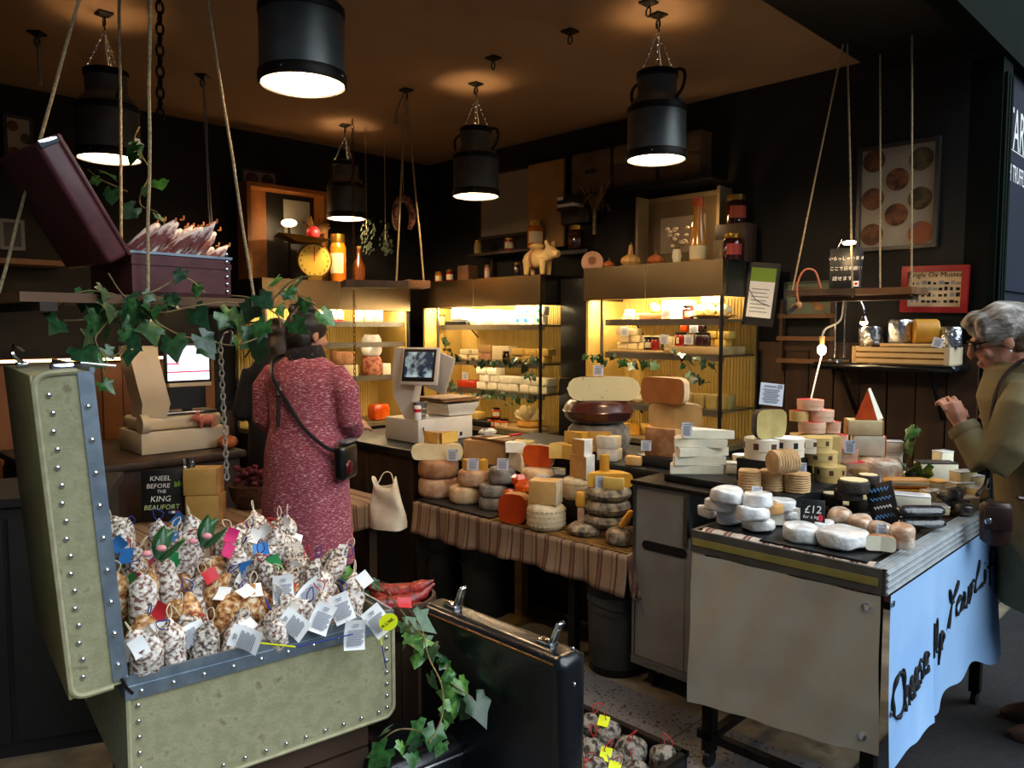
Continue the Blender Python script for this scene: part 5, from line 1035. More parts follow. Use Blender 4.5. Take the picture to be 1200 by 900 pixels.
BLOCK('wooden_block', 'low wooden block under the honey jar of the right cabinet', CP('right', .47, .14, zs[3]), .2, .1, .039, WOODM, rz=RA, cat='block'); BLOCK('white_carton', 'bright white carton on the top shelf of the right cabinet', CP('right', .59, .09, zs[3]), .07, .05, .10, PAPER, rz=RA, cat='box'); BLOCK('white_carton', 'large bright white pack behind the white carton', CP('right', .60, .2, zs[3]), .2, .1, .12, PAPER, rz=RA, cat='box'); BLOCK('white_carton', 'small white price block left on the top shelf', CP('right', .30, .09, zs[3]), .065, .03, .065, PAPER, rz=RA, cat='box')
stackb('right', 'thin pale slab on the top shelf of the right cabinet', .22, .2, zs[3]+.001, 3, 2, .09, .09, .022, 'olive', 'thin slabs on the top shelf of the right cabinet')
stackb('right', 'grey green marbled cheese row on the third shelf of the right cabinet', .72, .16, zs[1]+.001, 4, 1, .075, .09, .085, 'olive', 'marbled cheeses on the third shelf of the right cabinet')
for i in range(7):
    p = CP('right', .24+.05*i, .13+.05*(i % 2), zs[1]+.001); MB().ell((0, 0, .03), (.04, .035, .03), 12, 8).ob('small_round', WHB, None, p, 0, 'small round white cheese on the third shelf of the right cabinet', 'cheese', 'round cheeses on the third shelf of the right cabinet')
for i in range(9):
    p = CP('right', .22+.08*i, .12+.04*(i % 3), zs[0]+.002); WEDGE('golden_wedge', 'golden wedge on the bottom deck of the right cabinet', p, .11, .075, .07, 'yellow', 'yellow', rz=i*1.3, group='golden wedges on the bottom deck of the right cabinet')
# middle cabinet
zs = CABW['mid'][2]
for i, (x, w2, h, lb) in enumerate(((.34, .17, .10, 'bright white wrapped loaf at the left of the top shelf'), (.52, .12, .12, 'white wrapped loaf next to the left one'), (.70, .15, .12, 'bright white wrapped pack in the middle of the top shelf'), (.88, .13, .11, 'white wrapped pack left of the printed ones'))):
    BLOCK('wrapped_pack', lb+' of the middle cabinet', CP('mid', x, .15, zs[3]+(.036 if i == 0 else .001)), w2, .12, h, PAPER, rz=RA, cat='package', r=.02)
BLOCK('black_tray', 'black tray under the left white loaf of the middle cabinet', CP('mid', .36, .15, zs[3]), .26, .2, .034, SLATE, rz=RA, cat='tray')
for i, (x, z) in enumerate(((1.02, 0), (1.10, 0), (1.03, .068), (1.11, .068), (1.23, 0), (1.24, .068))):
    q = BLOCK('printed_pack', ('white pack with blue print at the right of the top shelf', 'white pack with green and red print at the far right')[i > 3], CP('mid', x, .12, zs[3]+z), .075, .06, .066, PAPER, rz=RA, group=('blue printed packs', 'green printed packs')[i > 3], cat='package'); MB().bx(-.02, .02, -.032, -.0305, .02, .05).ob('print', TAGC['blue'] if i < 4 else TAGC['green'], q)
JAR('small jar pair at the far left of the top shelf of the middle cabinet', CP('mid', .06, .16, zs[3]), .04, .09, PASTE['olive'], LIDG); JAR('brown jar right of the printed packs in the middle cabinet', CP('mid', 1.17, .2, zs[3]), .03, .12, JDRK, LIDG)
stackb('mid', 'pale cheese block on the second shelf of the middle cabinet', .36, .17, zs[2]+.001, 2, 3, .12, .09, .042, 'cream', 'blocks left on the second shelf of the middle cabinet'); stackb('mid', 'yellow cheese block right on the second shelf of the middle cabinet', .95, .17, zs[2]+.001, 3, 2, .12, .09, .05, 'yellow', 'blocks right on the second shelf of the middle cabinet')
for i in range(2): BLOCK('cheese_carton', ('orange carton on the second shelf of the middle cabinet', 'brown carton below the orange one in the middle cabinet')[i], CP('mid', .62, .17, zs[2]+.001+(.062 if i == 0 else 0)), .15, .09, .06, CARDB if i == 0 else RIND['brown'], rz=RA, cat='box')
BLOCK('cheese_carton', 'cream lidded carton in the middle of the second shelf', CP('mid', .80, .17, zs[2]+.001), .18, .1, .115, LBL, rz=RA, cat='box'); JAR('dark jam jar beside the cream lidded carton', CP('mid', .885, .1, zs[2]+.001), .028, .08, JDRK, LIDD)
stackb('mid', 'white goat cheese block on the third shelf of the middle cabinet', .60, .16, zs[1]+.001, 4, 3, .11, .10, .055, 'white', 'goat cheese blocks on the third shelf of the middle cabinet'); stackb('mid', 'ivory cheese block right on the third shelf of the middle cabinet', 1.06, .16, zs[1]+.001, 3, 2, .09, .10, .055, 'pale', 'ivory blocks right on the third shelf of the middle cabinet')
RT = MB().rbox((0, 0, .03), (.20, .12, .06), .012).ob('red_tub', mat('red_orange_tub', 'a52a0c', rough=.35), None, CP('mid', .44, .15, zs[1]+.001), RA, 'red orange tub on the third shelf of the middle cabinet', 'tub')
q = T('price_card', 'price card above the red orange tub', 'price card', CP('mid', .40, .12, zs[1]+.062), RA*.8); q.scale = (1.2,)*3; link('card', CARDM, q); link('print', CARDT, q)
# bottom deck of the middle cabinet
BLOCK('yellow_log', 'long yellow block at the front of the bottom deck', CP('mid', .50, .06, zs[0]+.05), .32, .09, .055, 'yellow', rz=RA); BLOCK('dark_box', 'dark tray under the long yellow block', CP('mid', .55, .10, zs[0]+.001), .5, .2, .047, SLATE, rz=RA, cat='tray')
for i, (x, z) in enumerate(((.78, 0), (.85, 0), (.92, 0), (.83, .078))): JAR(('amber jar in the lower row of the bottom deck', 'amber jar on top of the row of jars')[i == 3], CP('mid', x, .05, zs[0]+.001+z), .032, .076, JORA, LIDD, ('amber jars in the lower row', None)[i == 3], lab=LBL)
def frilly(label, p, r):
    t = T('frilled_cheese', label, 'cheese', p); m = PASTE['yellow']; rr = random.Random(2); MB().lathe([(r*.9, 0), (r, r*.2), (r*.9, r*.5)], 16).ob('base', PASTE['gold'], t)
    mb = MB()
    for k in range(46):
        a = rr.uniform(0, 6.28); e = rr.uniform(.2, 1.2); d = Vector((cos(a)*cos(e), sin(a)*cos(e), sin(e))); q = d.orthogonal()*.012
        mb.add([tuple(Vector((0, 0, r*.4))+q*.4), tuple(Vector((0, 0, r*.4))-q*.4), tuple(Vector((0, 0, r*.45))+d*r*1.3-q), tuple(Vector((0, 0, r*.45))+d*r*1.3+q+Vector((0, 0, .01)))], [(0, 1, 2, 3)])
    o = mb.ob('frills', PASTE['cream'], t); o['kind'] = 'stuff'
frilly('frilled curls of shaved cheese on the bottom deck', CP('mid', 1.12, .1, zs[0]+.03), .09); BLOCK('wooden_board', 'pale board under the frilled cheese on the bottom deck', CP('mid', 1.05, .1, zs[0]+.001), .36, .2, .026, WOODP, rz=RA, cat='board')
# left cabinet
zs = CABW['left'][2]
BOT = mat('ivory_bottle', 'dcd2b8', rough=.3)
for i, (x, y, z) in enumerate(((.62, .10, 0), (.68, .10, 0), (.645, .17, .0), (.705, .17, 0))):
    t = T('small_bottle', 'small white labelled bottle on the lit top shelf of the left cabinet', 'bottle', CP('left', x, y, zs[3]+.001), 0, 'white labelled bottles'); MB().lathe([(.022, 0), (.024, .01), (.024, .07), (.010, .085), (.010, .11)], 14).ob('glass', BOT, t); MB().lathe([(.012, .11), (.012, .122)], 10).ob('cap', TAGC['red'], t); MB().lathe([(.0245, .0), (.0245, .018)], 14).ob('red_base', TAGC['red'], t)
for i, (x, w2, h) in enumerate(((.86, .06, .09), (.95, .07, .095), (1.04, .07, .10))): BLOCK('cream_pack', ('leftmost cream pack on the top shelf of the left cabinet', 'middle cream pack on the top shelf of the left cabinet', 'rightmost cream pack on the top shelf of the left cabinet')[i], CP('left', x, .12, zs[3]+.001), w2, .05, h, LBL, rz=RB, cat='package', r=.015)
q = T('price_card', 'bright white card on the top shelf of the left cabinet', 'price card', CP('left', .53, .08, zs[3]+.001), RB*.7); q.scale = (1.5,)*3; link('card', CARDM, q)
for i, (x, w2, h, m, lb) in enumerate(((.72, .17, .10, RIND['brown'], 'brown box on the third shelf of the left cabinet'), (.72, .22, .09, PASTE['speck'], 'speckled pale block under the brown box'), (.56, .06, .06, PASTE['cream'], 'small pale block behind the shoulder of the woman in pink'), (1.10, .08, .09, PASTE['white'], 'white tub at the right of the left cabinet'))):
    BLOCK('cheese_block', lb, CP('left', x, .14, zs[1]+.001+(.092 if i == 0 else 0)), w2, .1, h, m, rz=RB, cat='cheese' if i else 'box')
for i in range(2): MB().lathe([(.07, 0), (.085, .03), (.08, .12), (.06, .16)], 18).jit(.008, 20, i).ob('bagged_cheese', FILMW if i else mat('red_mesh_bag', '8c3d2a', 'c98a6a', 30, .6), None, CP('left', .98+.0*i, .13, zs[1]+.001+(.16 if i else 0)), 0, ('red mesh bag of small cheeses on the third shelf of the left cabinet', 'clear bag tied on top of the red mesh bag')[i], 'bag')
t = T('red_carton', 'red folded carton leaning in the left cabinet', 'box', CP('left', .60, .07, zs[1]+.002), RB+.5); MB().bx(-.04, .04, -.03, .03, 0, .06).ob('carton', TAGC['red'], t); MB().bx(-.04, .04, -.031, -.03, .02, .03).ob('stripe', LBL, t)
BLOCK('orange_bag', 'glowing orange bag low in the left cabinet', CP('left', 1.02, .1, zs[0]+.001), .16, .12, .13, ORF, rz=RB, cat='bag', r=.03)
# ivy in the cabinets
def civ(key, label, pts, seed, size=.05): ivy('ivy_garland', label, [[CP(key, *p) for p in s_] for s_ in pts], size, (0, 2, 2), seed=seed, nl=1.0)
civ('mid', 'ivy garland along the second shelf edge of the middle cabinet', [[(.22, .05, 1.50), (.25, .04, 1.40), (.33, .03, 1.335), (.5, .03, 1.31)], [(.55, .03, 1.31), (.8, .02, 1.315), (1.0, .02, 1.33), (1.15, .02, 1.33), (1.3, .02, 1.36)], [(1.1, .02, 1.31), (1.2, .02, 1.25), (1.28, .02, 1.22)]], 21)
civ('mid', 'ivy garland along the third shelf edge of the middle cabinet', [[(.26, .03, 1.22), (.35, .02, 1.12), (.45, .02, 1.03), (.52, .02, .95)], [(.6, .02, 1.05), (.8, .02, 1.075), (1.0, .02, 1.07), (1.3, .02, 1.08)], [(.95, .02, 1.06), (1.0, .02, .99)]], 22)
civ('right', 'ivy garland below the second shelf of the right cabinet', [[(.02, .0, 1.375), (.2, .0, 1.37), (.4, .0, 1.36), (.6, .0, 1.35)], [(.66, .0, 1.42), (.78, -.01, 1.40), (.9, -.01, 1.38), (1.0, -.01, 1.34)], [(.78, -.01, 1.36), (.84, -.01, 1.28), (.9, -.01, 1.22)]], 23)

# ================================================================= ON TOP OF THE CABINETS
ZT3 = 1.945; ZT2 = 1.925; ZT1 = 1.90
def gourd(label, p, r, neck, m):
    t = T('gourd', label, 'gourd', p); mb = MB(); n = 40; rg = []
    for z, k in ((0, .25), (.12, .75), (.4, 1), (.7, .9), (.9, .55), (1.0, .3), (1.0+neck*.5, .22), (1.0+neck, .17)):
        rg.append([(r*k*(1+.06*cos(10*a)*(k > .4))*cos(a), r*k*(1+.06*cos(10*a)*(k > .4))*sin(a), r*1.3*z) for a in [2*pi*j/n for j in range(n)]])
    mb.loft(rg); mb.ob('skin', m, t); MB().tube([(0, 0, r*1.3*(1+neck)), (.004, 0, r*1.3*(1+neck)+.015)], .005, 6).ob('stalk', STEM, t)
GRD = mat('pale_gourd', 'b8884a', 'cda362', 8, .5); GRO = mat('orange_gourd', '9a4a1c', 'b46428', 8, .5)
gourd('pale ribbed gourd with a long neck on the right cabinet', CP('right', .28, .12, ZT3), .062, .75, GRD); gourd('small brown gourd left of the pale long necked one', CP('right', .12, .10, ZT3), .036, .1, GRO); gourd('orange ribbed gourd right of the pale one', CP('right', .47, .12, ZT3), .05, .1, GRO)
fr = T('display_case', 'pale framed niche standing on the right cabinet behind the gourds', 'case', CP('right', .20, .40, ZT3), RA); CAS = mat('aged_frame', '77674c', '857457', 9, .7)
for a in ((0, .62, 0, .03, .44, .47), (0, .02, -.12, .03, 0, .47), (.60, .62, -.12, .03, 0, .47)): MB().bx(*a).ob('frame_side', CAS, fr)
MB().bx(.02, .60, .0, .02, 0, .44).ob('backing', mat('niche_back', '5c4d34', '6b5b40', 5, .8), fr); MB().bx(.12, .46, -.006, 0, .1, .33).ob('picture', mat('pale_picture', '8a7a68', 'a39281', 3, .8), fr)
t = T('bottle', 'tall amber bottle with a cream label right of the dried flowers', 'bottle', CP('right', .755, .15, ZT3)); MB().lathe([(.045, 0), (.048, .01), (.05, .09), (.042, .18), (.03, .26), (.03, .33)], 20).ob('glass', mat('golden_oil', 'b5772a', 'c98c3c', 4, .15, coat=.6), t); MB().lathe([(.033, .33), (.033, .385)], 16).ob('cap', RIND['orange'], t); MB().lathe([(.0505, .02), (.0505, .10)], 20).ob('label', LBL, t)
fl_ = T('dried_flowers', 'small bunch of pale dried flowers beside the amber bottle', 'flowers', CP('right', .62, .13, ZT3)); MB().lathe([(.02, 0), (.03, .05), (.022, .09)], 14).ob('vase', PASTE['pale'], fl_)
FLP = mat('pale_petals', 'd8c2a2', 'e6d9bf', 30, .8); rr = random.Random(3)
for k in range(22):
    a = rr.uniform(0, 6.28); q = Vector((cos(a)*rr.uniform(.02, .08), sin(a)*rr.uniform(.02, .05), rr.uniform(.11, .22))); MB().tube([(0, 0, .08), q*.6+Vector((0, 0, .03)), q], .0015, 4).ob('stem', STEM, fl_); MB().ell(tuple(q), (.014, .014, .010), 7, 5).ob('blossom', FLP, fl_)
t = T('candle_lamp', 'small glowing candle lamp behind the dried flowers', 'lamp', CP('right', .70, .22, ZT3)); MB().lathe([(.03, 0), (.03, .02), (.008, .03), (.008, .2)], 12).ob('stand', DARKM, t); MB().ell((0, 0, .235), (.03, .03, .035), 12, 8).ob('bulb', mat('small_bulb_glow', (1, .72, .38, 1), emit=6), t)
l = bpy.data.lights.new('candle_bulb', 'POINT'); l.energy = 2.2; l.color = (1, .66, .32); l.shadow_soft_size = .03; lo = bpy.data.objects.new('candle_bulb', l); COL.objects.link(lo); lo.parent = t; lo.location = (0, -.06, .26)
fb = T('dried_bunch', 'bushy bunch of dried grasses hanging above the round cheese label', 'dried plants', CP('right', -.02, .12, 2.30)); MB().tube([(0, 0, -.12), (0, 0, .06)], .012, 6).ob('stalks', STEM, fb)
mb = MB()
for k in range(60):
    a = rr.uniform(0, 6.28); e = rr.uniform(.1, .25); mb.tube([(0, 0, .03), (cos(a)*.05, sin(a)*.05, .12), (cos(a)*rr.uniform(.05, .13), sin(a)*.1, rr.uniform(.02, .26))], .002, 3)
o = mb.ob('grasses', mat('dried_grass', '5a4426', '75592f', 20, .9), fb); o['kind'] = 'stuff'
JAR('dark red jar left of the pilaster boxes on the right cabinet', CP('right', 1.00, .12, ZT3), .055, .15, JDRK, LIDG, lab=mat('red_label', '7c1c14', rough=.6)); JAR('tall preserving jar standing on a dark box above the right cabinet', CP('right', .92, .3, ZT3+.23), .06, .17, JDRK, LIDG, lab=mat('rust_label', '8a3518', rough=.6))
bx2 = BLOCK('dark_crate', 'dark crate under the tall preserving jar on the right cabinet', CP('right', .92, .3, ZT3), .2, .14, .228, WOODD, rz=RA, cat='crate'); BLOCK('framed_picture', 'small dark picture leaning before the dark crate', CP('right', .90, .2, ZT3), .14, .02, .13, CAS, rz=RA, cat='picture')
# pig figurine on the middle cabinet
PIGM = mat('pale_ceramic', 'c9a76a', 'd3b47a', 6, .3, coat=.4)
def pig(label, p, rz, k, m, wing=True):
    mb = MB(); mb.ell((0, 0, .085), (.085, .048, .05), 16, 12); mb.ell((.085, 0, .11), (.04, .036, .038), 12, 10); mb.tube([(.11, 0, .105), (.14, 0, .10)], [.024, .020], 10)
    for x in (-.05, .055):
        for y in (-.026, .026): mb.tube([(x, y, .08), (x, y, .03), (x, y, .0)], [.022, .016, .014], 8)
    for y in (-.022, .022): mb.tube([(.085, y, .14), (.08, y*1.4, .165), (.09, y*1.5, .175)], [.014, .012, .003], 6)
    mb.tube([(-.08, 0, .1), (-.095, .005, .11), (-.098, 0, .10)], .004, 5)
    t = T('pig_figurine', label, 'figurine', p, rz); me = baked(mb, m, .006, 3, 'body'); o = link('body', me, t); t.scale = (k,)*3
    if wing:
        MB().ell((-.0, 0, .145), (.045, .04, .02), 12, 8).ob('wings', m, t); MB().lathe([(.051, -.008), (.053, 0), (.051, .008)], 20, M=Matrix.Translation((-.01, 0, .085)) @ Matrix.Rotation(pi/2, 4, 'Y')).ob('strap', RIND['brown'], t)
    return t
pig('pale ceramic pig figurine standing on the middle cabinet', CP('mid', 1.27, .03, ZT2+.001), RA+.1, 1.35, PIGM)
rl = T('round_label', 'round pink cheese box label leaning between the two cabinets', 'label', CP('right', -.10, .20, 1.925), RA*.3); MB().lathe([(.075, 0), (.075, .012)], 28, M=Matrix.Translation((0, 0, .078)) @ Matrix.Rotation(pi/2-.1, 4, 'X')).ob('disc', mat('pink_label', 'b98a72', 'c79c84', 9, .7), rl); MB().lathe([(.03, 0), (.03, .002)], 20, M=Matrix.Translation((0, -.013, .09)) @ Matrix.Rotation(pi/2-.1, 4, 'X')).ob('emblem', RIND['brown'], rl)
link('lettering', text_mesh('RAISSIN', .026, RIND['dark']), rl, (0, -.0135, .028), (pi/2-.1, 0, 0))
BLOCK('dark_box', 'black box between the middle and right cabinets', CP('right', -.20, .30, 1.2), .36, .22, .70, BLK, rz=RA, cat='box')
MB().bx(-.18, .18, .14, .36, 0, 1.19).ob('dark_filler', BLK, None, CP('right', -.21, .05, 0), RA, 'black cupboard filling the gap between the cabinets', 'cupboard')
JAR('dark jar with pale print behind the pig figurine', CP('mid', 1.40, .3, 2.12), .06, .16, JDRK, LIDG); BLOCK('dark_shelf', 'black bracket shelf behind the pig figurine', CP('mid', 1.36, .36, 2.08), .3, .14, .035, BLK, rz=RA, cat='shelf')
for i, (x, lb, m, h) in enumerate(((.08, 'small brown jar at the left end of the middle cabinet', JHON, .09), (.22, 'amber jar second from left on the middle cabinet', JRED, .10), (.66, 'tiny pink bottle on the middle cabinet', PINKP, .11), (.98, 'slim pair of dark bottles on the middle cabinet', JDRK, .11))): JAR(lb, CP('mid', x, .12, ZT2+.001), .034 if i < 2 else .022, h, m, LIDG, lab=LBL if i < 3 else None)
BLOCK('wooden_box', 'small wooden box with a pale label on the middle cabinet', CP('mid', .41, .14, ZT2+.001), .13, .1, .12, WOODM, rz=RA, cat='box')
sh = T('wall_shelf', 'dark wall shelf above the middle cabinet with a glowing honey jar', 'shelf', CP('mid', .3, .30, 2.13), RA); MB().bx(0, .82, -.06, .15, 0, .02).ob('board', WOODD, sh); MB().bx(.1, .12, .1, .15, -.2, 0).ob('bracket', WOODD, sh); MB().bx(.7, .72, .1, .15, -.2, 0).ob('bracket', WOODD, sh)
JAR('glowing amber honey jar lit by the lamp on the wall shelf', CP('mid', 1.00, .30, 2.151), .065, .20, JHON, LIDG, lab=LBL); JAR('slim jar at the left of the wall shelf', CP('mid', .36, .30, 2.151), .03, .11, PASTE['olive'], LIDG); JAR('short labelled jar in the middle of the wall shelf', CP('mid', .72, .30, 2.151), .042, .10, JRED, LIDG, lab=LBL)
fp = T('framed_print', 'white framed price list behind the middle milk can lamp', 'picture', CP('mid', .26, .425, 2.28), RA); MB().bx(0, .62, -.015, .015, 0, .53).ob('frame', WOODD, fp); MB().bx(.025, .595, -.018, -.015, .025, .505).ob('paper', mat('dim_paper', '8d8576', rough=.8), fp)
for k in range(12): MB().bx(.19, .43-.02*(k % 3), -.0195, -.018, .12+k*.025, .128+k*.025).ob('print', INK, fp)
BLOCK('wooden_board', 'brown wooden panel right of the framed price list', CP('mid', 1.02, .40, 2.16), .36, .03, .64, CARDB, rz=RA, cat='panel')
bkst = BLOCK('book_stack', 'shelf unit of dark books right of the brown panel', CP('mid', 1.38, .36, 2.30), .26, .12, .10, BLK, rz=RA, cat='shelf')
for k in range(4): q = BLOCK('book', ('lowest book with pale edges', 'second book of the small stack', 'third book of the small stack', 'topmost book of the small stack')[k]+' behind the pig figurine', CP('mid', 1.30, .35, 2.40+k*.026), .16, .12, .024, PAPER if k % 2 else RIND['dark'], rz=RA, cat='book')
# wooden crates high on the right wall
for (x, lb, w2) in ((-.20, 'left pale wooden crate high on the wall above the gap', .34), (.17, 'middle pale wooden crate high on the wall', .34), (.52, 'right pale wooden crate high on the wall', .30)):
    t = T('wine_crate', lb, 'crate', CP('right', x, .30, 2.50), RA); MB().bx(-w2/2, w2/2, 0, .13, 0, .28).ob('box', mat('dusty_crate', '57452f', '655138', 6, .8), t); MB().ell((0, -.002, .15), (.05, .003, .06), 14, 8).ob('stencil', RIND['dark'], t)
    for k in range(2): MB().bx(-w2/2, w2/2, -.006, 0, .03+k*.13, .13+k*.13).ob('slat', MC['dusty_crate'], t)
rb(-3.7, -2.5, 4.22, 4.40, 2.47, 2.498).ob('high_shelf', BLK, None, label='black shelf carrying the wooden crates high on the right wall', cat='shelf')
# left cabinet top: dial scale, big jar, wooden tray frame
ds = T('dial_scale', 'yellow round dial kitchen scale on the left cabinet', 'scale', CP('left', .46, .10, ZT1+.001), RB*.55); MB().lathe([(.125, -.03), (.13, -.02), (.13, .02), (.12, .03)], 36, M=Matrix.Translation((0, 0, .145)) @ Matrix.Rotation(pi/2, 4, 'X')).ob('casing', mat('brass_case', '8a6a24', rough=.35, metal=.7), ds)
MB().lathe([(.115, 0), (.115, .004)], 36, M=Matrix.Translation((0, -.031, .145)) @ Matrix.Rotation(pi/2, 4, 'X')).ob('dial', mat('yellow_dial', 'c8a83a', 'd3b54a', 5, .5), ds); MB().bx(-.003, .003, -.040, -.036, .145, .24).ob('needle', REDL, ds); MB().bx(-.05, .05, -.05, .05, 0, .04).ob('foot', MC['brass_case'], ds); MB().loft([[(-.14, -.1, .275), (.06, -.1, .275), (.06, .1, .275), (-.14, .1, .275)], [(-.26, -.13, .33), (.10, -.13, .30), (.10, .13, .30), (-.26, .13, .33)]]).ob('pan', MC['brass_case'], ds)
for k in range(16): a = 2*pi*k/16; MB().box((.098*sin(a), -.036, .145+.098*cos(a)), (.006, .002, .014)).ob('tick', INKB, ds)
JAR('tall amber jar right of the yellow dial scale', CP('left', .68, .12, ZT1+.001), .062, .36, JHON, LIDG, lab=LBL); t = T('bottle', 'brown glass bottle right of the tall amber jar', 'bottle', CP('left', .88, .14, ZT1+.001)); MB().lathe([(.05, 0), (.055, .02), (.055, .13), (.02, .2), (.02, .27)], 18).ob('glass', mat('brown_glass', '5c3010', rough=.1, coat=.5), t); MB().lathe([(.022, .27), (.022, .29)], 12).ob('cap', LIDG, t)
MB().ell((0, 0, .05), .05, 14, 10).ob('red_apple', REDL, None, CP('left', .46, .10, ZT1+.302), 0, 'red ball on top of the yellow dial scale', 'ball')
t = T('candle_lamp', 'small glowing lamp behind the yellow dial scale', 'lamp', CP('left', .36, .27, ZT1+.001)); MB().lathe([(.03, 0), (.01, .02), (.01, .40)], 12).ob('stand', DARKM, t); MB().ell((0, 0, .43), (.06, .04, .03), 12, 8).ob('bulb', MC['small_bulb_glow'], t)
l = bpy.data.lights.new('candle_bulb', 'POINT'); l.energy = 1.6; l.color = (1, .6, .25); l.shadow_soft_size = .03; lo = bpy.data.objects.new('candle_bulb', l); COL.objects.link(lo); lo.parent = t; lo.location = (-.02, -.09, .45)
fu = T('shelf_unit', 'tall orange lit wooden shelf frame behind the yellow dial scale', 'shelf', CP('left', .02, .40, ZT1+.001), RB); WOR = mat('orange_pine', '7a4a1c', '8d5a26', 8, .6)
for a in ((0, .03, -.16, 0, 0, .66), (.62, .65, -.16, 0, 0, .66), (0, .65, -.16, 0, .66, .69)): MB().bx(*a).ob('board', WOR, fu)
MB().bx(.03, .22, -.012, 0, 0, .66).ob('lattice', WOR, fu); MB().bx(.22, .62, -.012, 0, 0, .66).ob('backing', BLK, fu); MB().bx(.36, .58, -.02, -.012, .3, .62).ob('pale_card', mat('dim_card', '8a8a84', rough=.8), fu)
DRF = mat('dried_leaf', '6b4a24', '8c6a38', 12, .8)
dg = T('dried_flowers', 'dried flower heads behind the red ball and the dial scale', 'flowers', CP('left', .54, .22, ZT1+.36)); MB().tube([(0, 0, -.36), (0, 0, .05)], .01, 5).ob('stalk', STEM, dg)
for k in range(14): a = rr.uniform(0, 6.3); lf = MB().grid(lambda u, v: ((u-.5)*.04*sin(pi*(v*.9+.05)), 0, v*.14), 2, 4).ob('leaf', DRF, dg, (0, 0, 0)); lf.rotation_euler = (rr.uniform(-1.2, 1.2), rr.uniform(-1.2, 1.2), a)
# ================================================================= RIGHT WALL
TW = 4.398
def wallframe(name, label, s0, s1, z0, z1, fm, pm, fw=.03, cat='picture', tilt=0):
    t = T(name, label, cat, W(s0, TW, z0), RA); w_, h = s1-s0, z1-z0
    if tilt: t.rotation_euler = (0, tilt, RA)
    for a in ((0, w_, 0, fw), (0, w_, h-fw, h)): MB().bx(a[0], a[1], -.03, 0, a[2], a[3]).ob('frame_rail', fm, t)
    for a in ((0, fw), (w_-fw, w_)): MB().bx(a[0], a[1], -.03, 0, fw, h-fw).ob('frame_stile', fm, t)
    MB().bx(fw, w_-fw, -.012, 0, fw, h-fw).ob('paper', pm, t); return t, w_, h
GREYF = mat('grey_frame', '3a3833', rough=.4, metal=.3); POST = mat('poster_paper', '9c9484', '8d8576', 3, .7)
a = ST(on_t(1008, 175, TW)); b = ST(on_t(1099, 285, TW)); 
t, w_, h = wallframe('framed_poster', 'framed white poster with round brown cheese pictures on the right wall', a[0], b[0], b[2]-.02, a[2], GREYF, POST, .02)
RN = [mat('round_print_%s' % 'abc'[i], c1, c2, 22, .7) for i, (c1, c2) in enumerate((('4a2a18', '6b4426'), ('39301c', '5d4d2c'), ('3d2416', '7a4a2a')))]
def discs(t, pts, r, y=-.0135):
    for i, (x, z) in enumerate(pts): MB().lathe([(r, 0), (r, .0015)], 26, M=Matrix.Translation((x, y, z)) @ Matrix.Rotation(pi/2, 4, 'X')).ob('round_print', RN[i % 3], t)
discs(t, [(w_*fx, h*fz) for fx, fz in ((.2, .86), (.78, .82), (.5, .66), (.2, .5), (.78, .46), (.5, .33), (.2, .16))], w_*.145)
MB().lathe([(w_*.15, 0), (w_*.15, .0015)], 26, M=Matrix.Translation((w_*.8, -.0135, h*.14)) @ Matrix.Rotation(pi/2, 4, 'X')).ob('landscape_print', mat('landscape_print', '35506a', '8c4a2a', 5, .6), t)
a = ST(on_t(1058, 314, TW)); b = ST(on_t(1134, 362, TW)); RF = mat('red_frame', '8e1216', rough=.4)
t, w_, h = wallframe('red_framed_chart', 'red framed chart with small printed rows on the right wall', a[0], b[0], b[2]-.012, a[2]+.006, RF, mat('cream_chart', 'cdbb9a', rough=.7), .03)
t.rotation_euler = (0, R(1.5), RA)
link('lettering', text_mesh('Single Ox Mustes', .036, INKB, shear=.1), t, (w_*.5, -.0135, h*.76), (pi/2, 0, 0))
rr = random.Random(4)
for r_ in range(4):
    for c_ in range(9): MB().bx(w_*(.14+c_*.085), w_*(.14+c_*.085)+.012+.01*rr.random(), -.0135, -.012, h*(.60-.13*r_), h*(.60-.13*r_)+.010+.012*rr.random()).ob('print', INKB if rr.random() < .4 else INK, t)
# small shelf with foil cheeses
shp = W(-1.78, 4.12, 0); zS = 1.352
sh = T('wall_shelf', 'dark round edged wall shelf with foil wrapped cheeses', 'shelf', Vector((shp.x, shp.y, zS)), RA); MB().rbox((.33, .13, 0), (.70, .30, .035), .015, 3).ob('board', BLKG, sh)
for x in (.12, .56): MB().tube([(x, .27, -.28), (x, .02, -.02)], .012, 6).ob('bracket', DARKM, sh)
def SP(x, y, z): return Vector((shp.x, shp.y, zS))+Vector((*rot2(x, y, RA), z))
zt = .0185
wc = T('slatted_box', 'low wooden box packed with straw under the foil cheeses', 'box', SP(.42, .13, zt), RA); 
for z in (.0, .03, .06): MB().bx(-.23, .20, -.11, -.10, z+.003, z+.024).ob('slat', WOODP, wc)
MB().bx(-.24, -.22, -.11, .11, 0, .086).ob('end', WOODP, wc); MB().bx(.20, .225, -.11, .11, 0, .086).ob('end', mat('white_end_board', 'b7a98c', rough=.7), wc); MB().bx(-.22, .2, -.1, .1, 0, .07).ob('straw', STRAW, wc)
FOIL = mat('crumpled_foil', 'b9bdc2', 'd5d8dc', 30, .22, 1, bump=.9, bs=45)
for x, r_, h_, z, lb in ((.24, .062, .10, .088, 'left foil wrapped cheese on the wall shelf box'), (.385, .062, .12, .104, 'second foil wrapped cheese, taller, beside the yellow cut one'), (.62, .05, .10, .088, 'right foil wrapped cheese at the end of the wall shelf box')): MB().lathe([(r_*.9, 0), (r_, .01), (r_, h_-.01), (r_*.9, h_)], 22).jit(.006, 30, int(x*100)).ob('foil_cheese', FOIL, None, SP(x, .12, zt+z), 0, lb, 'cheese')
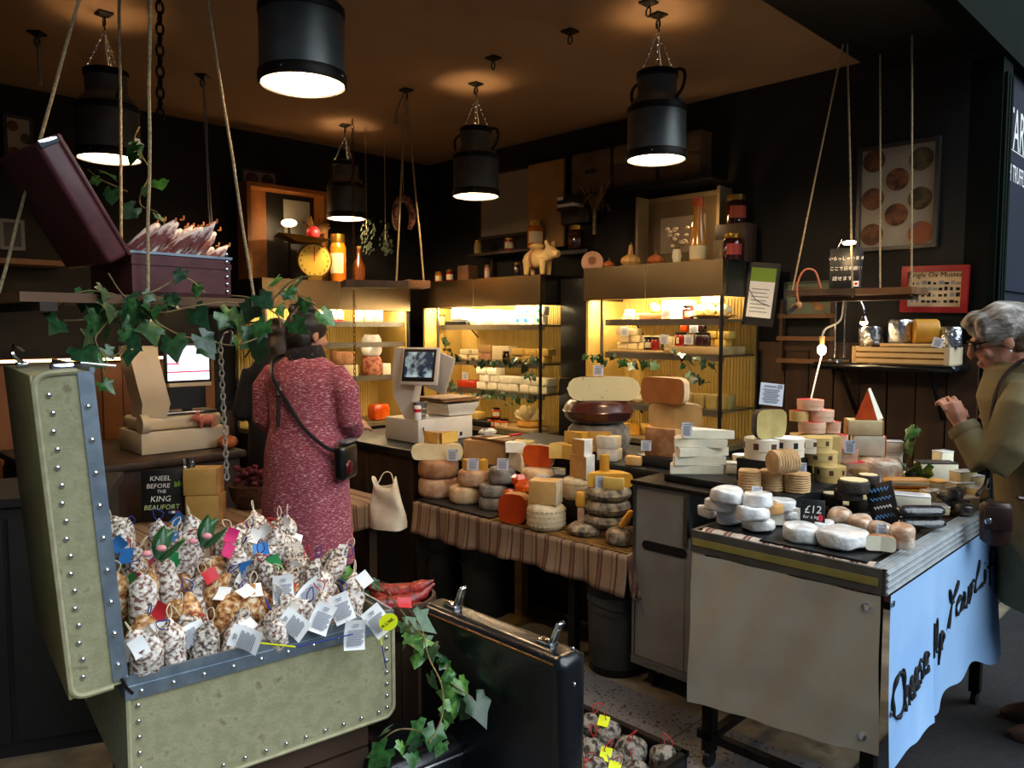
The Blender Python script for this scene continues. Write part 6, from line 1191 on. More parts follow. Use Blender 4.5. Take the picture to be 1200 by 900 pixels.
MB().rbox((0, 0, .008), (.30, .18, .016), .004).ob('wooden_board', WOODP, None, SP(.46, .13, zt+.087), RA, 'pale board under the yellow cut cheese on the wall shelf', 'board')
t = T('cut_cheese', 'yellow cut cylinder cheese lying between the foil cheeses', 'cheese', SP(.505, .11, zt+.105), RA+.5); MB().lathe([(.058, -.055), (.062, -.05), (.062, .05), (.058, .055)], 22, M=Matrix.Translation((0, 0, .06)) @ Matrix.Rotation(pi/2, 4, 'Y')).ob('rind', PASTE['gold'], t); MB().lathe([(.056, 0), (.056, .002)], 22, M=Matrix.Translation((.055, 0, .06)) @ Matrix.Rotation(pi/2, 4, 'Y')).ob('cut_face', PASTE['yellow'], t)
q = T('price_card', 'price card leaning below the right foil wrapped cheese', 'price card', SP(.585, .02, zt+.088), RA*.7); q.scale = (.95,)*3; q.rotation_euler = (-.2, .25, RA*.7); link('card', CARDM, q); link('print', CARDT, q)
# desk lamp with chrome gooseneck and lit spots
SPOTG = mat('spot_glow', (1, .75, .42, 1), emit=14)
def spotlight(t, p, e): 
    l = bpy.data.lights.new('spot_bulb', 'POINT'); l.energy = e; l.color = (1, .68, .36); l.shadow_soft_size = .02; lo = bpy.data.objects.new('spot_bulb', l); COL.objects.link(lo); lo.parent = t; lo.location = p
dl = T('gooseneck_lamp', 'chrome gooseneck lamp with two poles on the wall shelf', 'lamp', SP(.07, .12, zt), RA); MB().lathe([(.06, 0), (.06, .012), (.05, .02)], 24).ob('base', CHROME, dl)
MB().tube([(-.02, 0, .02), (-.02, 0, .62), (-.0, 0, .66)], .005, 8).ob('pole', CHROME, dl); MB().tube([(.03, 0, .02), (.03, 0, .46)], .005, 8).ob('pole', CHROME, dl); MB().tube(crom([(.03, 0, .36), (.09, -.02, .36), (.13, -.03, .30), (.14, -.03, .26)], 5), .006, 8).ob('gooseneck', CHROME, dl); MB().lathe([(.012, .03), (.026, 0)], 16, c=(.14, -.03, .215), cap1=False).ob('head', CHROME, dl); MB().ell((.14, -.03, .212), (.02, .02, .016), 12, 8).ob('bulb', SPOTG, dl); spotlight(dl, (.14, -.05, .18), 2.5)
# hanging board with the Japanese chalk sign
hb = W(-1.86, 3.90, 0); zH = 1.735
def HP(x, y, z): return Vector((hb.x, hb.y, zH))+Vector((*rot2(x, y, RA), z))
hs = T('hanging_board', 'dark plank shelf hung on four cords before the framed poster', 'shelf', HP(0, 0, 0), RA); MB().bx(0, .36, 0, .24, -.015, .015).ob('plank', WOODD, hs); MB().bx(.36, .62, .0, .24, -.02, .012).ob('plank', WOODM, hs); MB().bx(.02, .60, .08, .16, -.045, -.02).ob('batten', WOODD, hs)
for x, y, px in ((.02, .02, 988), (.34, .02, 993), (.40, .22, 1040), (.60, .06, 1050)):
    b = at_z(px, 52 if px < 1000 else 40, 2.93); b = (Matrix.Translation(HP(0, 0, 0)) @ Matrix.Rotation(RA, 4, 'Z')).inverted() @ b
    if px > 1000: b = Vector((x-.04, y, 1.19))
    MB().tube([(x, y, -.03), tuple(Vector((x, y, 0)).lerp(b, .5)), tuple(b)], .0045, 6).ob('cord', ROPE, hs)
js = chalk('chalk_sign', 'black chalk sign with three rows of Japanese writing on the hanging board', HP(.27, .10, .016), .155, .21, (-.1, 0, RA*.6), [('いらっしゃいませ', 0, .150, .021, CHALK, 0), ('ここで日本語を', 0, .098, .022, CHALK, 0), ('話せます', -.015, .046, .024, CHALK, 0)])
MB().bx(.03, .07, -.0045, -.0035, .012, .04).ob('flag_card', PAPER, js); MB().ell((.05, -.005, .026), (.008, .001, .008), 12, 6).ob('flag_dot', REDC, js)
sl = T('clip_lamp', 'small clip lamp glowing above the Japanese chalk sign', 'lamp', HP(.36, .05, .016), RA); MB().tube([(0, 0, 0), (0, 0, .2), (-.03, -.02, .225)], .004, 6).ob('arm', CHROME, sl); MB().ell((-.045, -.03, .225), (.035, .02, .012), 12, 6).ob('bulb', SPOTG, sl); spotlight(sl, (-.05, -.06, .19), 1.6)
# bulbs on flex below the hanging board
bl_ = T('flex_bulb', 'bare glowing bulb on a white flex below the hanging board', 'lamp', at_d(963, 410, 3.95)); p0 = bl_.location
MB().ell((0, 0, 0), (.022, .022, .028), 14, 10).ob('bulb', mat('bare_bulb_glow', (1, .78, .45, 1), emit=30), bl_); MB().lathe([(.012, .025), (.014, .07)], 12).ob('holder', WOODP, bl_)
MB().tube([v-p0 for v in crom([p0+Vector((0, 0, .07)), at_d(968, 385, 3.95), at_d(985, 375, 3.93), at_d(989, 352, 3.93)], 6)], .005, 6).ob('flex', WHITEP, bl_); MB().tube([v-p0 for v in crom([p0+Vector((0, 0, -.028)), at_d(958, 435, 3.93), at_d(948, 478, 3.7)], 6)], .004, 6).ob('tail_flex', WHITEP, bl_); spotlight(bl_, (0, -.04, -.02), 2.0)
oc = T('orange_cable', 'looped orange cable with a black plug left of the hanging board', 'cable', at_d(936, 357, 3.98)); p0 = oc.location
MB().tube([v-p0 for v in crom([p0, at_d(934, 335, 3.98), at_d(942, 317, 3.98), at_d(955, 318, 3.98), at_d(962, 338, 3.98)], 6)], .005, 6).ob('cable', mat('orange_flex', 'a35a3c', rough=.5), oc); MB().tube([(0, 0, 0), at_d(922, 368, 3.98)-p0], [.012, .010], 8).ob('plug', BLK, oc); MB().ell((0, 0, 0), .018, 8, 6).ob('collar', RIND['brown'], oc)
a = ST(on_t(921, 331, TW)); b = ST(on_t(977, 372, TW)); t, w_, h = wallframe('animal_card', 'pale green animal card hung below the hanging board', a[0], b[0], b[2], a[2], mat('card_edge', '4f5648', rough=.7), mat('pale_green_card', '5f6b5c', '6d7866', 5, .7), .006)
for fx, fz in ((.25, .3), (.62, .45), (.72, .28)): MB().ell((w_*fx, -.014, h*fz), (.035, .002, .022), 12, 6).ob('hen_print', RIND['brown'], t)
MB().tube([(w_*(.2+.035*k), -.014, h*.8+.01*sin(k*2.2)) for k in range(16)], .003, 4).ob('print', MC['orange_flex'], t)
nc = T('notice_board', 'black notice board with a green headed white sheet by the right cabinet', 'notice', on_t(888, 376, 4.25), RA); nc.rotation_euler = (0, R(6), RA+.35); MB().bx(-.09, .09, -.012, .0, -.03, .34).ob('board', BLK, nc); MB().bx(-.07, .07, -.0145, -.012, .02, .23).ob('sheet', PAPER, nc); MB().bx(-.07, .07, -.0148, -.012, .23, .31).ob('green_head', mat('lime_print', '6f8f2a', rough=.6), nc)
for k in range(7): MB().bx(-.055, .045-.012*(k % 2), -.0155, -.0145, .05+k*.022, .056+k*.022).ob('print', INK, nc)
MB().tube(crom([(-.07, -.02, .18), (-.02, -.022, .12), (.06, -.02, .09)], 4), .002, 4).ob('cord', BLK, nc)
# small slatted rack below the animal card
t = T('wall_rack', 'small dark wall rack with three wooden rails behind the bare bulb', 'rack', W(-2.10, 4.37, 1.30), RA); MB().bx(0, .02, -.04, 0, 0, .42).ob('side', WOODD, t); MB().bx(.30, .32, -.04, 0, 0, .42).ob('side', WOODD, t)
for k in range(3): MB().bx(-.01, .33, -.05, -.035, .05+k*.13, .075+k*.13).ob('rail', WOODM, t)
# ================================================================= NEIGHBOUR'S SIGN
NAVY = mat('navy_sign_paint', '0a1428', '0c182e', 4, .6)
S(rb(-1.14, -1.05, 4.58, 8.0, 0, 2.88), 'wall_shopfront', NAVY, 'dark blue painted neighbouring shop front')
sg = T('shop_sign', 'navy shop sign with white lettering at the right edge', 'sign', W(-1.048, 4.62, 1.75), RB); MB().bx(0, 2.2, -.012, 0, 0, 1.05).ob('board', NAVY, sg)
p = ST(on_s(1180, 170, -1.036)); q2 = ST(on_s(1180, 116, -1.036)); link('lettering', text_mesh('TARTUFAIA', (q2[2]-p[2])*1.38, PAPER, align='LEFT'), sg, (p[1]-4.62, -.013, p[2]-1.75), (pi/2, 0, 0)).scale = (.62, 1, 1)
p = ST(on_s(1172, 205, -1.036)); link('lettering', text_mesh('FRESH TRUFFLES', .125, PAPER, align='LEFT'), sg, (p[1]-4.62, -.013, p[2]-1.75), (pi/2, 0, 0)).scale = (.62, 1, 1)
MB().bx(p[1]-4.55, 2.0, -.0135, -.012, p[2]-1.75+.155, p[2]-1.75+.16).ob('rule', PAPER, sg)
# ================================================================= LEFT SIDE, DIM BACKGROUND
SWL = -5.445
def wallB(name, label, px0, py0, px1, py1, fm, pm, cat='picture'):
    a = ST(on_s(px0, py0, SWL)); b = ST(on_s(px1, py1, SWL)); t = T(name, label, cat, W(SWL, a[1], min(b[2], a[2])), RB); w_ = b[1]-a[1]; h = abs(a[2]-b[2]); MB().bx(0, w_, -.02, 0, 0, h).ob('frame', fm, t); MB().bx(.02, w_-.02, -.022, -.02, .02, h-.02).ob('paper', pm, t); return t, w_, h
t, w_, h = wallB('cheese_poster', 'dim poster with round prints at the far left edge', 2, 133, 40, 205, GREYF, POST); discs(t, [(w_*fx, h*fz) for fx, fz in ((.3, .8), (.75, .6), (.3, .35), (.75, .15))], w_*.2, -.023)
t, w_, h = wallB('cheese_poster', 'dim poster with round prints left of the orange shelf frame', 281, 196, 324, 244, GREYF, POST); discs(t, [(w_*fx, h*fz) for fx, fz in ((.28, .72), (.72, .72), (.28, .28), (.72, .28))], w_*.17, -.023)
t, w_, h = wallB('framed_picture', 'small grey framed picture at the left edge behind the suitcase', -2, 256, 29, 294, mat('pale_grey_frame', '77777a', rough=.5), BLK)
a = ST(on_s(-5, 303, -5.3)); rb(-5.45, -5.2, a[1]-.1, a[1]+.34, a[2]-.03, a[2]).ob('wall_plank', WOODM, None, label='pale plank shelf under the grey framed picture', cat='shelf')
# hanging board in the middle distance with its ropes
hm = T('rope_shelf', 'wooden shelf hung on two ropes before the left cabinet', 'shelf', at_d(478, 334, 4.85), R(20)); p0 = hm.location; MB().bx(-.40, .0, -.10, .10, -.02, .02).ob('plank', WOODD, hm); MB().bx(.0, .12, -.10, .10, -.02, .025).ob('plank', WOODM, hm); MB().bx(-.02, .0, -.10, .10, -.022, .03).ob('plank', WOODM, hm)
hk = at_z(476, 105, 3.0)
for x in (-.08, .10): 
    hl = (Matrix.Translation(p0) @ Matrix.Rotation(R(20), 4, 'Z')).inverted() @ hk; MB().tube(wob([Vector((x, -.02, 0)).lerp(hl, k/8) for k in range(9)], .003, 4), .006, 6).ob('rope', ROPE, hm)
plate(T('ceiling_hook', 'iron ceiling hook holding the two ropes of the rope shelf', 'hook', hk, RA, 'rope hooks'), 0)
rt = T('rope_knot', 'dangling rope end knotted at the hook of the rope shelf', 'rope', hk+Vector((-.04, 0, -.09))); MB().tube(crom([(.03, 0, .07), (0, 0, 0), (-.02, 0, -.06), (-.015, 0, -.09)], 4), .008, 6).ob('rope', ROPE, rt); MB().ell((-.018, 0, -.1), (.014, .014, .022), 8, 6).ob('knot', ROPE, rt)
cw = T('chorizo_ring', 'red horseshoe chorizo ring hanging above the rope shelf', 'chorizo', at_d(473, 262, 5.3)); n = 14; mb = MB()
mb.tube([(.06*sin(a)*1.0, 0, .05+.12*cos(a)) for a in [-2.4+4.8*k/n for k in range(n+1)]], [.018+.010*sin(pi*k/n) for k in range(n+1)], 9); mb.jit(.006, 30, 3); mb.ob('sausage', mat('dried_red_sausage', '4d1e14', 'a07058', 40, .7, lo=.4, hi=.6), cw); MB().tube([(0, 0, .17), (0, 0, 1.1)], .002, 4).ob('string', ROPE, cw)
for px, lb, r_, h_ in ((430, 'dark strand of dried herbs hanging left of the chorizo ring', .06, .30), (452, 'dark bundle of dried herbs beside the chorizo ring', .05, .24)):
    t = T('herb_bundle', lb, 'herbs', at_d(px, 300, 5.6)); mb = MB(); rr = random.Random(px)
    for k in range(70): a = rr.uniform(0, 6.3); q = Vector((cos(a)*r_*rr.random(), sin(a)*r_*rr.random(), rr.uniform(0, h_))); mb.add([tuple(q), tuple(q+Vector((.014, .004, .01))), tuple(q+Vector((.006, .01, .03)))], [(0, 1, 2)])
    o = mb.ob('leaves', mat('dark_herb', '1f2a16', '31401f', 9, .8), t); o['kind'] = 'stuff'; MB().tube([(0, 0, h_*.5), (0, 0, 1.2)], .003, 4).ob('string', ROPE, t)
# long chains and ropes from the ceiling
def hanging(name, label, top, bot, d, kind, cat, n=40):
    a = at_z(top[0], top[1], 3.0); b = at_d(bot[0], bot[1], a.y if d is None else d); t = T(name, label, cat, a)
    if kind == 'chain': chainlinks(MB(), (0, 0, -.06), b-a, n, .006, .008).ob('links', DARKM, t)
    else: MB().tube(wob([(b-a)*(k/10) for k in range(11)], .006, 4), .0035, 6).ob('rope', STEELD if kind == 'wire' else ROPE, t); MB().tube(wob([(b-a)*(k/10)+Vector((.012, 0, 0)) for k in range(11)], .008, 5, 3), .0035, 6).ob('rope', STEELD if kind == 'wire' else ROPE, t)
    plate(t, 0); return t
hanging('steel_cable', 'twisted steel cable hanging beside the hanging suitcase from a ceiling hook', (237, 88), (247, 285), None, 'wire', 'cable')
hanging('steel_cable', 'thin cable hanging at the far left from a ceiling hook', (43, 38), (45, 100), None, 'wire', 'cable')
t = T('hanging_chain', 'iron chain hanging between the suitcase ropes', 'chain', at_d(187, -10, 2.9)); chainlinks(MB(), (0, 0, 0), at_d(188, 140, 2.9)-t.location, 12, .010, .013).ob('links', DARKM, t)
t = T('hanging_chain', 'long pale chain hanging right of the till screen', 'chain', at_d(258, 400, 2.6)); chainlinks(MB(), (0, 0, 0), at_d(266, 562, 2.6)-t.location, 24, .006, .008).ob('links', STEELD, t); MB().tube(crom([(0, 0, 0), (.015, 0, .03), (.04, 0, .03), (.035, 0, -.01)], 4), .005, 6).ob('hook', CHROME, t)
t = T('hanging_chain', 'long twisted chain hanging from the farthest lamp hook past the till', 'chain', at_z(413, 140, 2.95)); chainlinks(MB(), (0, 0, 0), at_d(416, 470, t.location.y)-t.location, 60, .007, .009).ob('links', MC['dark_brass'], t)
# ================================================================= TILL SCALES
CREAMP = mat('cream_plastic', 'c2b294', 'c8b99c', 5, .4); SCRW = mat('till_screen', (.85, .86, 1, 1), emit=1.6); SCRR = mat('till_screen_red', (.6, .02, .08, 1), emit=.9); SCRB = mat('tablet_picture', (.01, .02, .05, 1), (.35, .5, .55, 1), 14, .2, emit=.55, lo=.45, hi=.62)
ls = T('till_scale', 'cream till scale with a bright white screen on the left counter', 'till', W(-4.40, 1.52, CZ+.001), RB)
MB().rbox((.25, .18, .062), (.50, .36, .122), .006).ob('cash_drawer', CREAMP, ls)
o = MB(); o.rbox((.24, .17, .165), (.46, .28, .075), .02, 3); o.ob('scale_body', CREAMP, ls); MB().rbox((.30, .17, .215), (.30, .26, .018), .006).ob('weighing_plate', STEEL, ls)
MB().loft([[(x, y, z) for x, y in ((.02, .05), (.15, .03), (.15, .16), (.02, .20))] for z in (.17, .19)]+[[(x+dx, y+dy, z) for x, y in ((.02, .0), (.16, -.03), (.16, .12), (.02, .17))] for dx, dy, z in ((.0, .02, .28), (-.02, .04, .40), (-.04, .07, .55), (-.035, .09, .60))]).ob('column', CREAMP, ls)
MB().lathe([(.055, -.02), (.055, .02)], 18, M=Matrix.Translation((.02, .02, .17)) @ Matrix.Rotation(pi/2, 4, 'Y')).ob('roll_cover', CREAMP, ls)
mo = MB().rbox((.305, .10, .50), (.27, .03, .23), .008).ob('monitor', BLK, ls); MB().bx(.185, .425, .083, .0845, .40, .60).ob('screen', SCRW, mo)
for a in ((.185, .25, .0815, .083, .548, .556), (.185, .25, .0815, .083, .492, .5), (.185, .425, .0815, .083, .445, .453), (.248, .251, .0815, .083, .492, .556)): MB().bx(*a).ob('screen_bar', SCRR, mo)
MB().bx(.28, .33, .11, .14, .2, .45).ob('stand', BLK, ls); MB().bx(.19, .40, .08, .12, .235, .36).ob('printer', BLK, ls); MB().bx(.19, .43, .07, .10, .365, .385).ob('bracket', CREAMP, ls)
pig('small pink pig figurine on the cash drawer of the left till', W(-4.40+.012, 1.52+.36, CZ+.125), RB+pi-.2, .58, mat('pink_clay', 'b0604e', 'c0705c', 8, .6), wing=False)
rs = T('till_scale', 'white till scale with a tilted tablet next to the pink dress', 'till', W(-3.66, 2.86, CZ+.001), RB); TILW = mat('till_white', 'c6bfb4', 'cfc8be', 5, .4)
MB().rbox((.22, .17, .072), (.44, .34, .142), .006).ob('cash_drawer', TILW, rs); MB().bx(.33, .35, -.002, 0, .02, .045).ob('lock', BLK, rs)
sb2 = T_ = None
MB().loft([[(.26+dx, -.0+y, z) for dx, y in ((0, .02), (.22, .02), (.22, .26), (0, .26))] for z in (.15, .175)]+[[(.235+dx, y, z) for dx, y in ((0, .0), (.26, .0), (.26, .28), (0, .28))] for z in (.205, .225)]).ob('scale_body', TILW, rs)
MB().rbox((.36, .14, .245), (.34, .30, .012), .004).ob('weighing_board', WOODM, rs); MB().rbox((.33, .13, .258), (.30, .26, .012), .004).ob('weighing_board', WOODM, rs)
# curved column and tablet, turned towards the customer
hd = MB(); pr = [(-.02, .14), (.10, .14), (.03, .24), (.05, .34), (.06, .46), (.03, .58), (-.08, .58), (-.10, .42), (-.09, .28)]
M_ = Matrix.Translation((.07, .16, 0)) @ Matrix.Rotation(R(-60), 4, 'Z')
hd.loft([[(x, y, z) for x, z in pr] for y in (-.06, .06)], M=M_); hd.ob('column', TILW, rs)
M2 = M_ @ Matrix.Translation((.10, -.09, .47)) @ Matrix.Rotation(R(-4), 4, 'Z') @ Matrix.Rotation(R(-14), 4, 'X')
tb = MB().rbox((0, 0, 0), (.25, .022, .235), .01, 2, M=M2).ob('tablet', TILW, rs); MB().rbox((-.004, -.011, .004), (.215, .004, .20), .002, M=M2).ob('bezel', BLK, tb); MB().bx(-.10, .088, -.0145, -.0135, -.07, .085, M=M2).ob('screen', SCRB, tb)
M3 = M_ @ Matrix.Translation((.16, .0, .45)) @ Matrix.Rotation(R(20), 4, 'Y') @ Matrix.Rotation(R(10), 4, 'X'); MB().rbox((.04, .0, -.01), (.14, .02, .25), .01, M=M3).ob('customer_display', TILW, rs)
MB().tube([(.03, -.01, .10), (.02, -.04, .02), (-.02, -.05, -.1)], .004, 6).ob('cable', BLK, rs)
bk = T('steel_bucket', 'small galvanised bucket on the cash drawer of the white till', 'bucket', rs.location+Vector((*rot2(.06, .06, RB), .144))); MB().lathe([(.034, 0), (.045, .10), (.047, .10), (.047, .105), (.042, .105), (.032, .006)], 20).ob('pail', mat('galvanised_metal', '8f918f', 'a3a5a2', 16, .35, .9), bk)
for z in (.03, .06): MB().lathe([(.038+z*.1, z), (.04+z*.1, z+.004), (.038+z*.1, z+.008)], 20, cap0=False, cap1=False).ob('ridge', MC['galvanised_metal'], bk)
cn = T('drink_can', 'small white can beside the galvanised bucket', 'can', rs.location+Vector((*rot2(.01, .02, RB), .144))); MB().lathe([(.02, 0), (.022, .005), (.022, .085), (.018, .09)], 16).ob('can', PAPER, cn); MB().lathe([(.0224, .05), (.0224, .07)], 16, cap0=False, cap1=False).ob('red_band', REDL, cn)
# ================================================================= SIDE TABLE THINGS
p = at_z(189, 612, TZ+.012); BD = p.y/F
cb = chalk('chalk_board', 'black chalkboard praising Beaufort with a green crown', p+Vector((0, .02, 0)), .20, .26, (-.08, 0, .22), [('KNEEL', -.01, .205, .034, CHALK, .1), ('BEFORE', -.02, .168, .032, CHALK, .1), ('THE', -.005, .142, .024, CHALK, .1), ('KING', -.01, .10, .040, CHALK, .15), ('BEAUFORT', -.005, .06, .034, mat('green_white_chalk', 'b9c98a', rough=.9), .15)])
CRW = mat('green_chalk', '6f9a3a', rough=.9)
MB().loft([[(x, -.0045, z) for x, z in ((.055, .17), (.088, .175), (.095, .20), (.085, .19), (.078, .205), (.070, .188), (.058, .20))], [(x, -.0035, z) for x, z in ((.055, .17), (.088, .175), (.095, .20), (.085, .19), (.078, .205), (.070, .188), (.058, .20))]]).ob('crown', CRW, cb)
for x, m in ((.035, TAGC['blue']), (.05, PAPER), (.065, TAGC['red'])): MB().bx(x-.008, x+.008, -.0045, -.0035, .038, .05).ob('flag_stripe', m, cb)
p = at_z(236, 612, TZ+.01); s = p.y/F
BFT = mat('beaufort_paste', 'ad8a48', 'b79452', 9, .55)
for k in range(2): BLOCK('beaufort_block', ('lower big yellow Beaufort block beside the chalkboard', 'upper big yellow Beaufort block beside the chalkboard')[k], p+Vector((-.008*k, .06, k*.135)), .165, .12, .133, BFT, 'tan', rz=.1, side='end')
q = T('foil_card', 'crumpled foil price card on the upper Beaufort block', 'price card', p+Vector((-.06, .02, .27)), .1); MB().grid(lambda u, v: ((u-.5)*.055, .004*sin(u*9), v*.05), 5, 4).ob('card', FOIL, q)
fb2 = T('dried_bouquet', 'dark red dried flower bunch in a wicker bowl behind the pink dress', 'flowers', at_z(287, 600, TZ+.008)+Vector((0, .10, 0))); MB().lathe([(.06, 0), (.10, .05), (.12, .13), (.11, .13), (.09, .05), (.05, .01)], 22).ob('bowl', mat('wicker', '3b2417', '54351f', 40, .8, bump=.6), fb2)
rr = random.Random(8); DRR = mat('dark_red_petals', '3d1018', '6a2230', 12, .8)
for k in range(34): a = rr.uniform(0, 6.3); q = rr.uniform(0, .10); MB().ell((cos(a)*q, sin(a)*q, .13+rr.uniform(0, .09)), (.02, .02, .016), 7, 5).ob('flower', DRR, fb2)
MB().ell((0, 0, .04), (.06, .05, .04), 12, 8).ob('orange_squash', GRO, None, W(-4.33, 1.955+.0, CZ+.001)+Vector((.02, .0, 0)), 0, 'small orange squash at the end of the left counter', 'squash')
pb = T('paper_bag', 'crumpled white paper bag hanging open at the corner of the side table', 'bag', at_d(456, 619, 4.02), R(-15))
mb = MB()
for w0, w1 in ((0, 1),):
    rg = []
    for k in range(9):
        f = k/8; sq_ = lambda v: math.copysign(abs(v)**.45, v)
        rg.append([((.085-.012*f)*sq_(cos(a))+.012*sin(f*5+a)-.025*f, (.05-.02*f)*sq_(sin(a))+.008*sin(f*9+2*a), f*.25+.03*f*sin(a*2+1)) for a in [2*pi*j/24 for j in range(24)]])
    mb.loft(rg, cap0=True, cap1=False)
o = mb.ob('paper', mat('brown_white_paper', 'b5a48a', 'c9bba3', 8, .85, bump=.3, bs=12), pb); md = o.modifiers.new('t', 'SOLIDIFY'); md.thickness = .002
MB().tube(crom([(-.06, 0, .24), (-.04, .03, .29), (.0, .03, .29), (.03, 0, .24)], 4), .003, 5).ob('handle', STRW, pb)
# bins below the table
def bin_(name, label, p, r, h, m, rim):
    t = T(name, label, 'bin', p); MB().lathe([(r*.86, 0), (r*.9, .01), (r, h*.93), (r*.96, h*.93), (r*.84, .02)], 28, cap1=False).ob('pail', m, t); MB().lathe([(r*1.0, h*.84), (r*1.03, h*.84), (r*1.04, h), (r*.97, h)], 28, cap0=False, cap1=False).ob('rim', rim, t); MB().lathe([(r*.9, 0), (r*.92, .035), (r*.9, .035)], 28, cap0=False, cap1=False).ob('base_ring', rim, t); MB().tube(crom([(-r*.9, -.03, h*.9), (-r*1.0, -.10, h*.8), (0, -r*1.15, h*.72), (r*1.0, -.10, h*.8), (r*.9, -.03, h*.9)], 5), .004, 5).ob('handle', rim, t)
bin_('waste_bin', 'grey waste bin with black rim between the table and the trolley', W(-2.085, 2.76, 0), .135, .43, mat('grey_bin', '3f3d3a', '474541', 6, .6), BLK)
bin_('black_bucket', 'black bucket under the left end of the striped table', W(-3.38, 2.80, 0), .15, .40, BLK, BLK); bin_('dark_bucket', 'dark lidded bucket under the middle of the striped table', W(-3.02, 2.82, 0), .14, .38, mat('charcoal_bin', '201f1e', rough=.5), BLK)
# ================================================================= PEOPLE
SKIN = mat('skin', 'b07d62', 'ba8869', 8, .55, spec=.4); TIGHT = mat('black_tights', '0c0b0c', rough=.8)
def hand(mb, w0, d, n, size=1.0, curl=.5):
    """palm and five fingers: w0 wrist, d direction of the fingers, n palm normal"""
    d = Vector(d).normalized(); n = (Vector(n)-d*Vector(n).dot(d)).normalized(); s = d.cross(n); w0 = Vector(w0); k = size
    mb.tube([w0-d*.01*k, w0+d*.04*k, w0+d*.085*k], [.022*k, .034*k, .032*k], 8)
    for i, (off, ln) in enumerate(((-.033, .062), (-.011, .074), (.012, .070), (.034, .055))):
        b = w0+d*.08*k+s*off*k; c1 = b+(d*cos(curl*.5)+n*sin(curl*.5))*ln*.5*k; c2 = c1+(d*cos(curl*1.5)+n*sin(curl*1.5))*ln*.32*k; c3 = c2+(d*cos(curl*2.3)+n*sin(curl*2.3))*ln*.25*k
        mb.tube([b-d*.02*k, c1, c2, c3], [.0088*k, .0080*k, .0072*k, .0056*k], 7)
    b = w0+d*.02*k-s*.03*k; mb.tube([b, b+(d*.6-s*.6+n*.4)*.04*k, b+(d*.95-s*.4+n*.7)*.065*k], [.014*k, .011*k, .008*k], 7)
def head(mb, c, M):
    """head facing local +y"""
    q = MB(); q.ell((0, -.012, .035), (.074, .095, .092), 18, 14); q.ell((0, .022, -.035), (.058, .068, .078), 16, 12); q.ell((0, .062, -.088), (.028, .024, .022), 10, 8)
    q.tube([(0, .088, .02), (0, .108, -.02), (0, .102, -.036)], [.010, .014, .015], 8); q.ell((0, .09, -.062), (.024, .010, .007), 10, 6); q.ell((0, .086, -.074), (.022, .010, .007), 10, 6)
    for s_ in (-1, 1): q.ell((s_*.076, -.012, -.01), (.010, .020, .032), 8, 8); q.ell((s_*.045, .062, -.03), (.026, .02, .022), 8, 6); q.ell((s_*.032, .080, .026), (.022, .012, .010), 8, 6)
    q.tube([(0, -.03, -.06), (0, -.035, -.15)], [.052, .055], 12)
    mb.add(q.v, q.f, 0, Matrix.Translation(c) @ M)
def legs(mb, x, y, hip, ank, r=(.085, .055, .06, .038)):
    for s_ in (-1, 1): mb.tube([(s_*x, y, hip), (s_*x*.95, y+.01, hip*.55), (s_*x*.9, y-.005, hip*.35), (s_*x*.9, y-.01, .05)], r, 10)
def ring(cx, cy, z, rx, ry, n=28, wv=0, ph=0): return [(cx+rx*(1+wv*sin(7*a+ph))*cos(a), cy+ry*(1+wv*sin(7*a+ph))*sin(a), z) for a in [2*pi*j/n for j in range(n)]]
# ---- woman in the pink dress, seen from behind
PP = at_z(360, 655, .42); PP = Vector((PP.x, PP.y+.02, 0)); PR = R(-14)
DRESS = mat('heathered_pink_knit', '7c3644', '9a4c5a', 170, .9, lo=.42, hi=.57, c3='d3b2b4', stretch=(.35, .35, 1.6), bump=.3, bs=160)
b = MB(); Mh = Matrix.Rotation(R(-8), 4, 'X') @ Matrix.Rotation(R(-24), 4, 'Z'); head(b, Vector((0, .04, 1.515)), Mh); legs(b, .085, .0, .80, .06)
b.loft([ring(0, 0, z, rx, ry) for z, rx, ry in ((.78, .15, .12), (.95, .17, .13), (1.1, .14, .10), (1.3, .16, .10), (1.38, .10, .07), (1.44, .055, .055))])
for s_ in (-1, 1):
    b.tube([(s_*.165, 0, 1.33), (s_*.22, .03, 1.08), (s_*.16, .24, 1.04)], [.045, .038, .028], 9); hand(b, (s_*.155, .26, 1.04), (-s_*.3, 1, .1), (0, 0, -1))
wm = link('person', baked(b, SKIN, .009, 3, 'body'), None, PP, PR, 'woman in a pink knit dress with a bun, seen from behind at the counter', 'person')
d = MB(); d.loft([ring(0, .0, z, rx, ry, 40, wv, z*3) for z, rx, ry, wv in ((.405, .235, .20, .035), (.50, .23, .195, .03), (.65, .222, .185, .02), (.82, .212, .175, .01), (.96, .205, .168, 0), (1.08, .178, .145, 0), (1.20, .182, .138, 0), (1.30, .195, .132, 0), (1.37, .165, .11, 0), (1.41, .10, .085, 0), (1.43, .075, .075, 0))])
for s_ in (-1, 1): d.tube([(s_*.15, 0, 1.345), (s_*.215, .0, 1.26), (s_*.232, .01, 1.10), (s_*.215, .07, 1.055), (s_*.17, .20, 1.05)], [.06, .066, .058, .053, .042], 12)
link('dress', baked(d, DRESS, .010, 4, 'dress'), wm)
h = MB(); HB = mat('black_hair', '0d0a09', '191310', 30, .5)
h.ell((0, -.015, .045), (.088, .108, .098), 18, 14); h.ell((.0, -.06, -.02), (.082, .06, .09), 14, 10); h.ell((-.05, -.035, .125), (.05, .045, .035), 12, 8); h.ell((.03, -.04, .12), (.05, .05, .03), 12, 8); h.jit(.008, 18, 3)
hm_ = baked(h, HB, .008, 2, 'hair'); o = link('hair', hm_, wm, (0, .04, 1.515)); o.rotation_euler = Mh.to_euler()
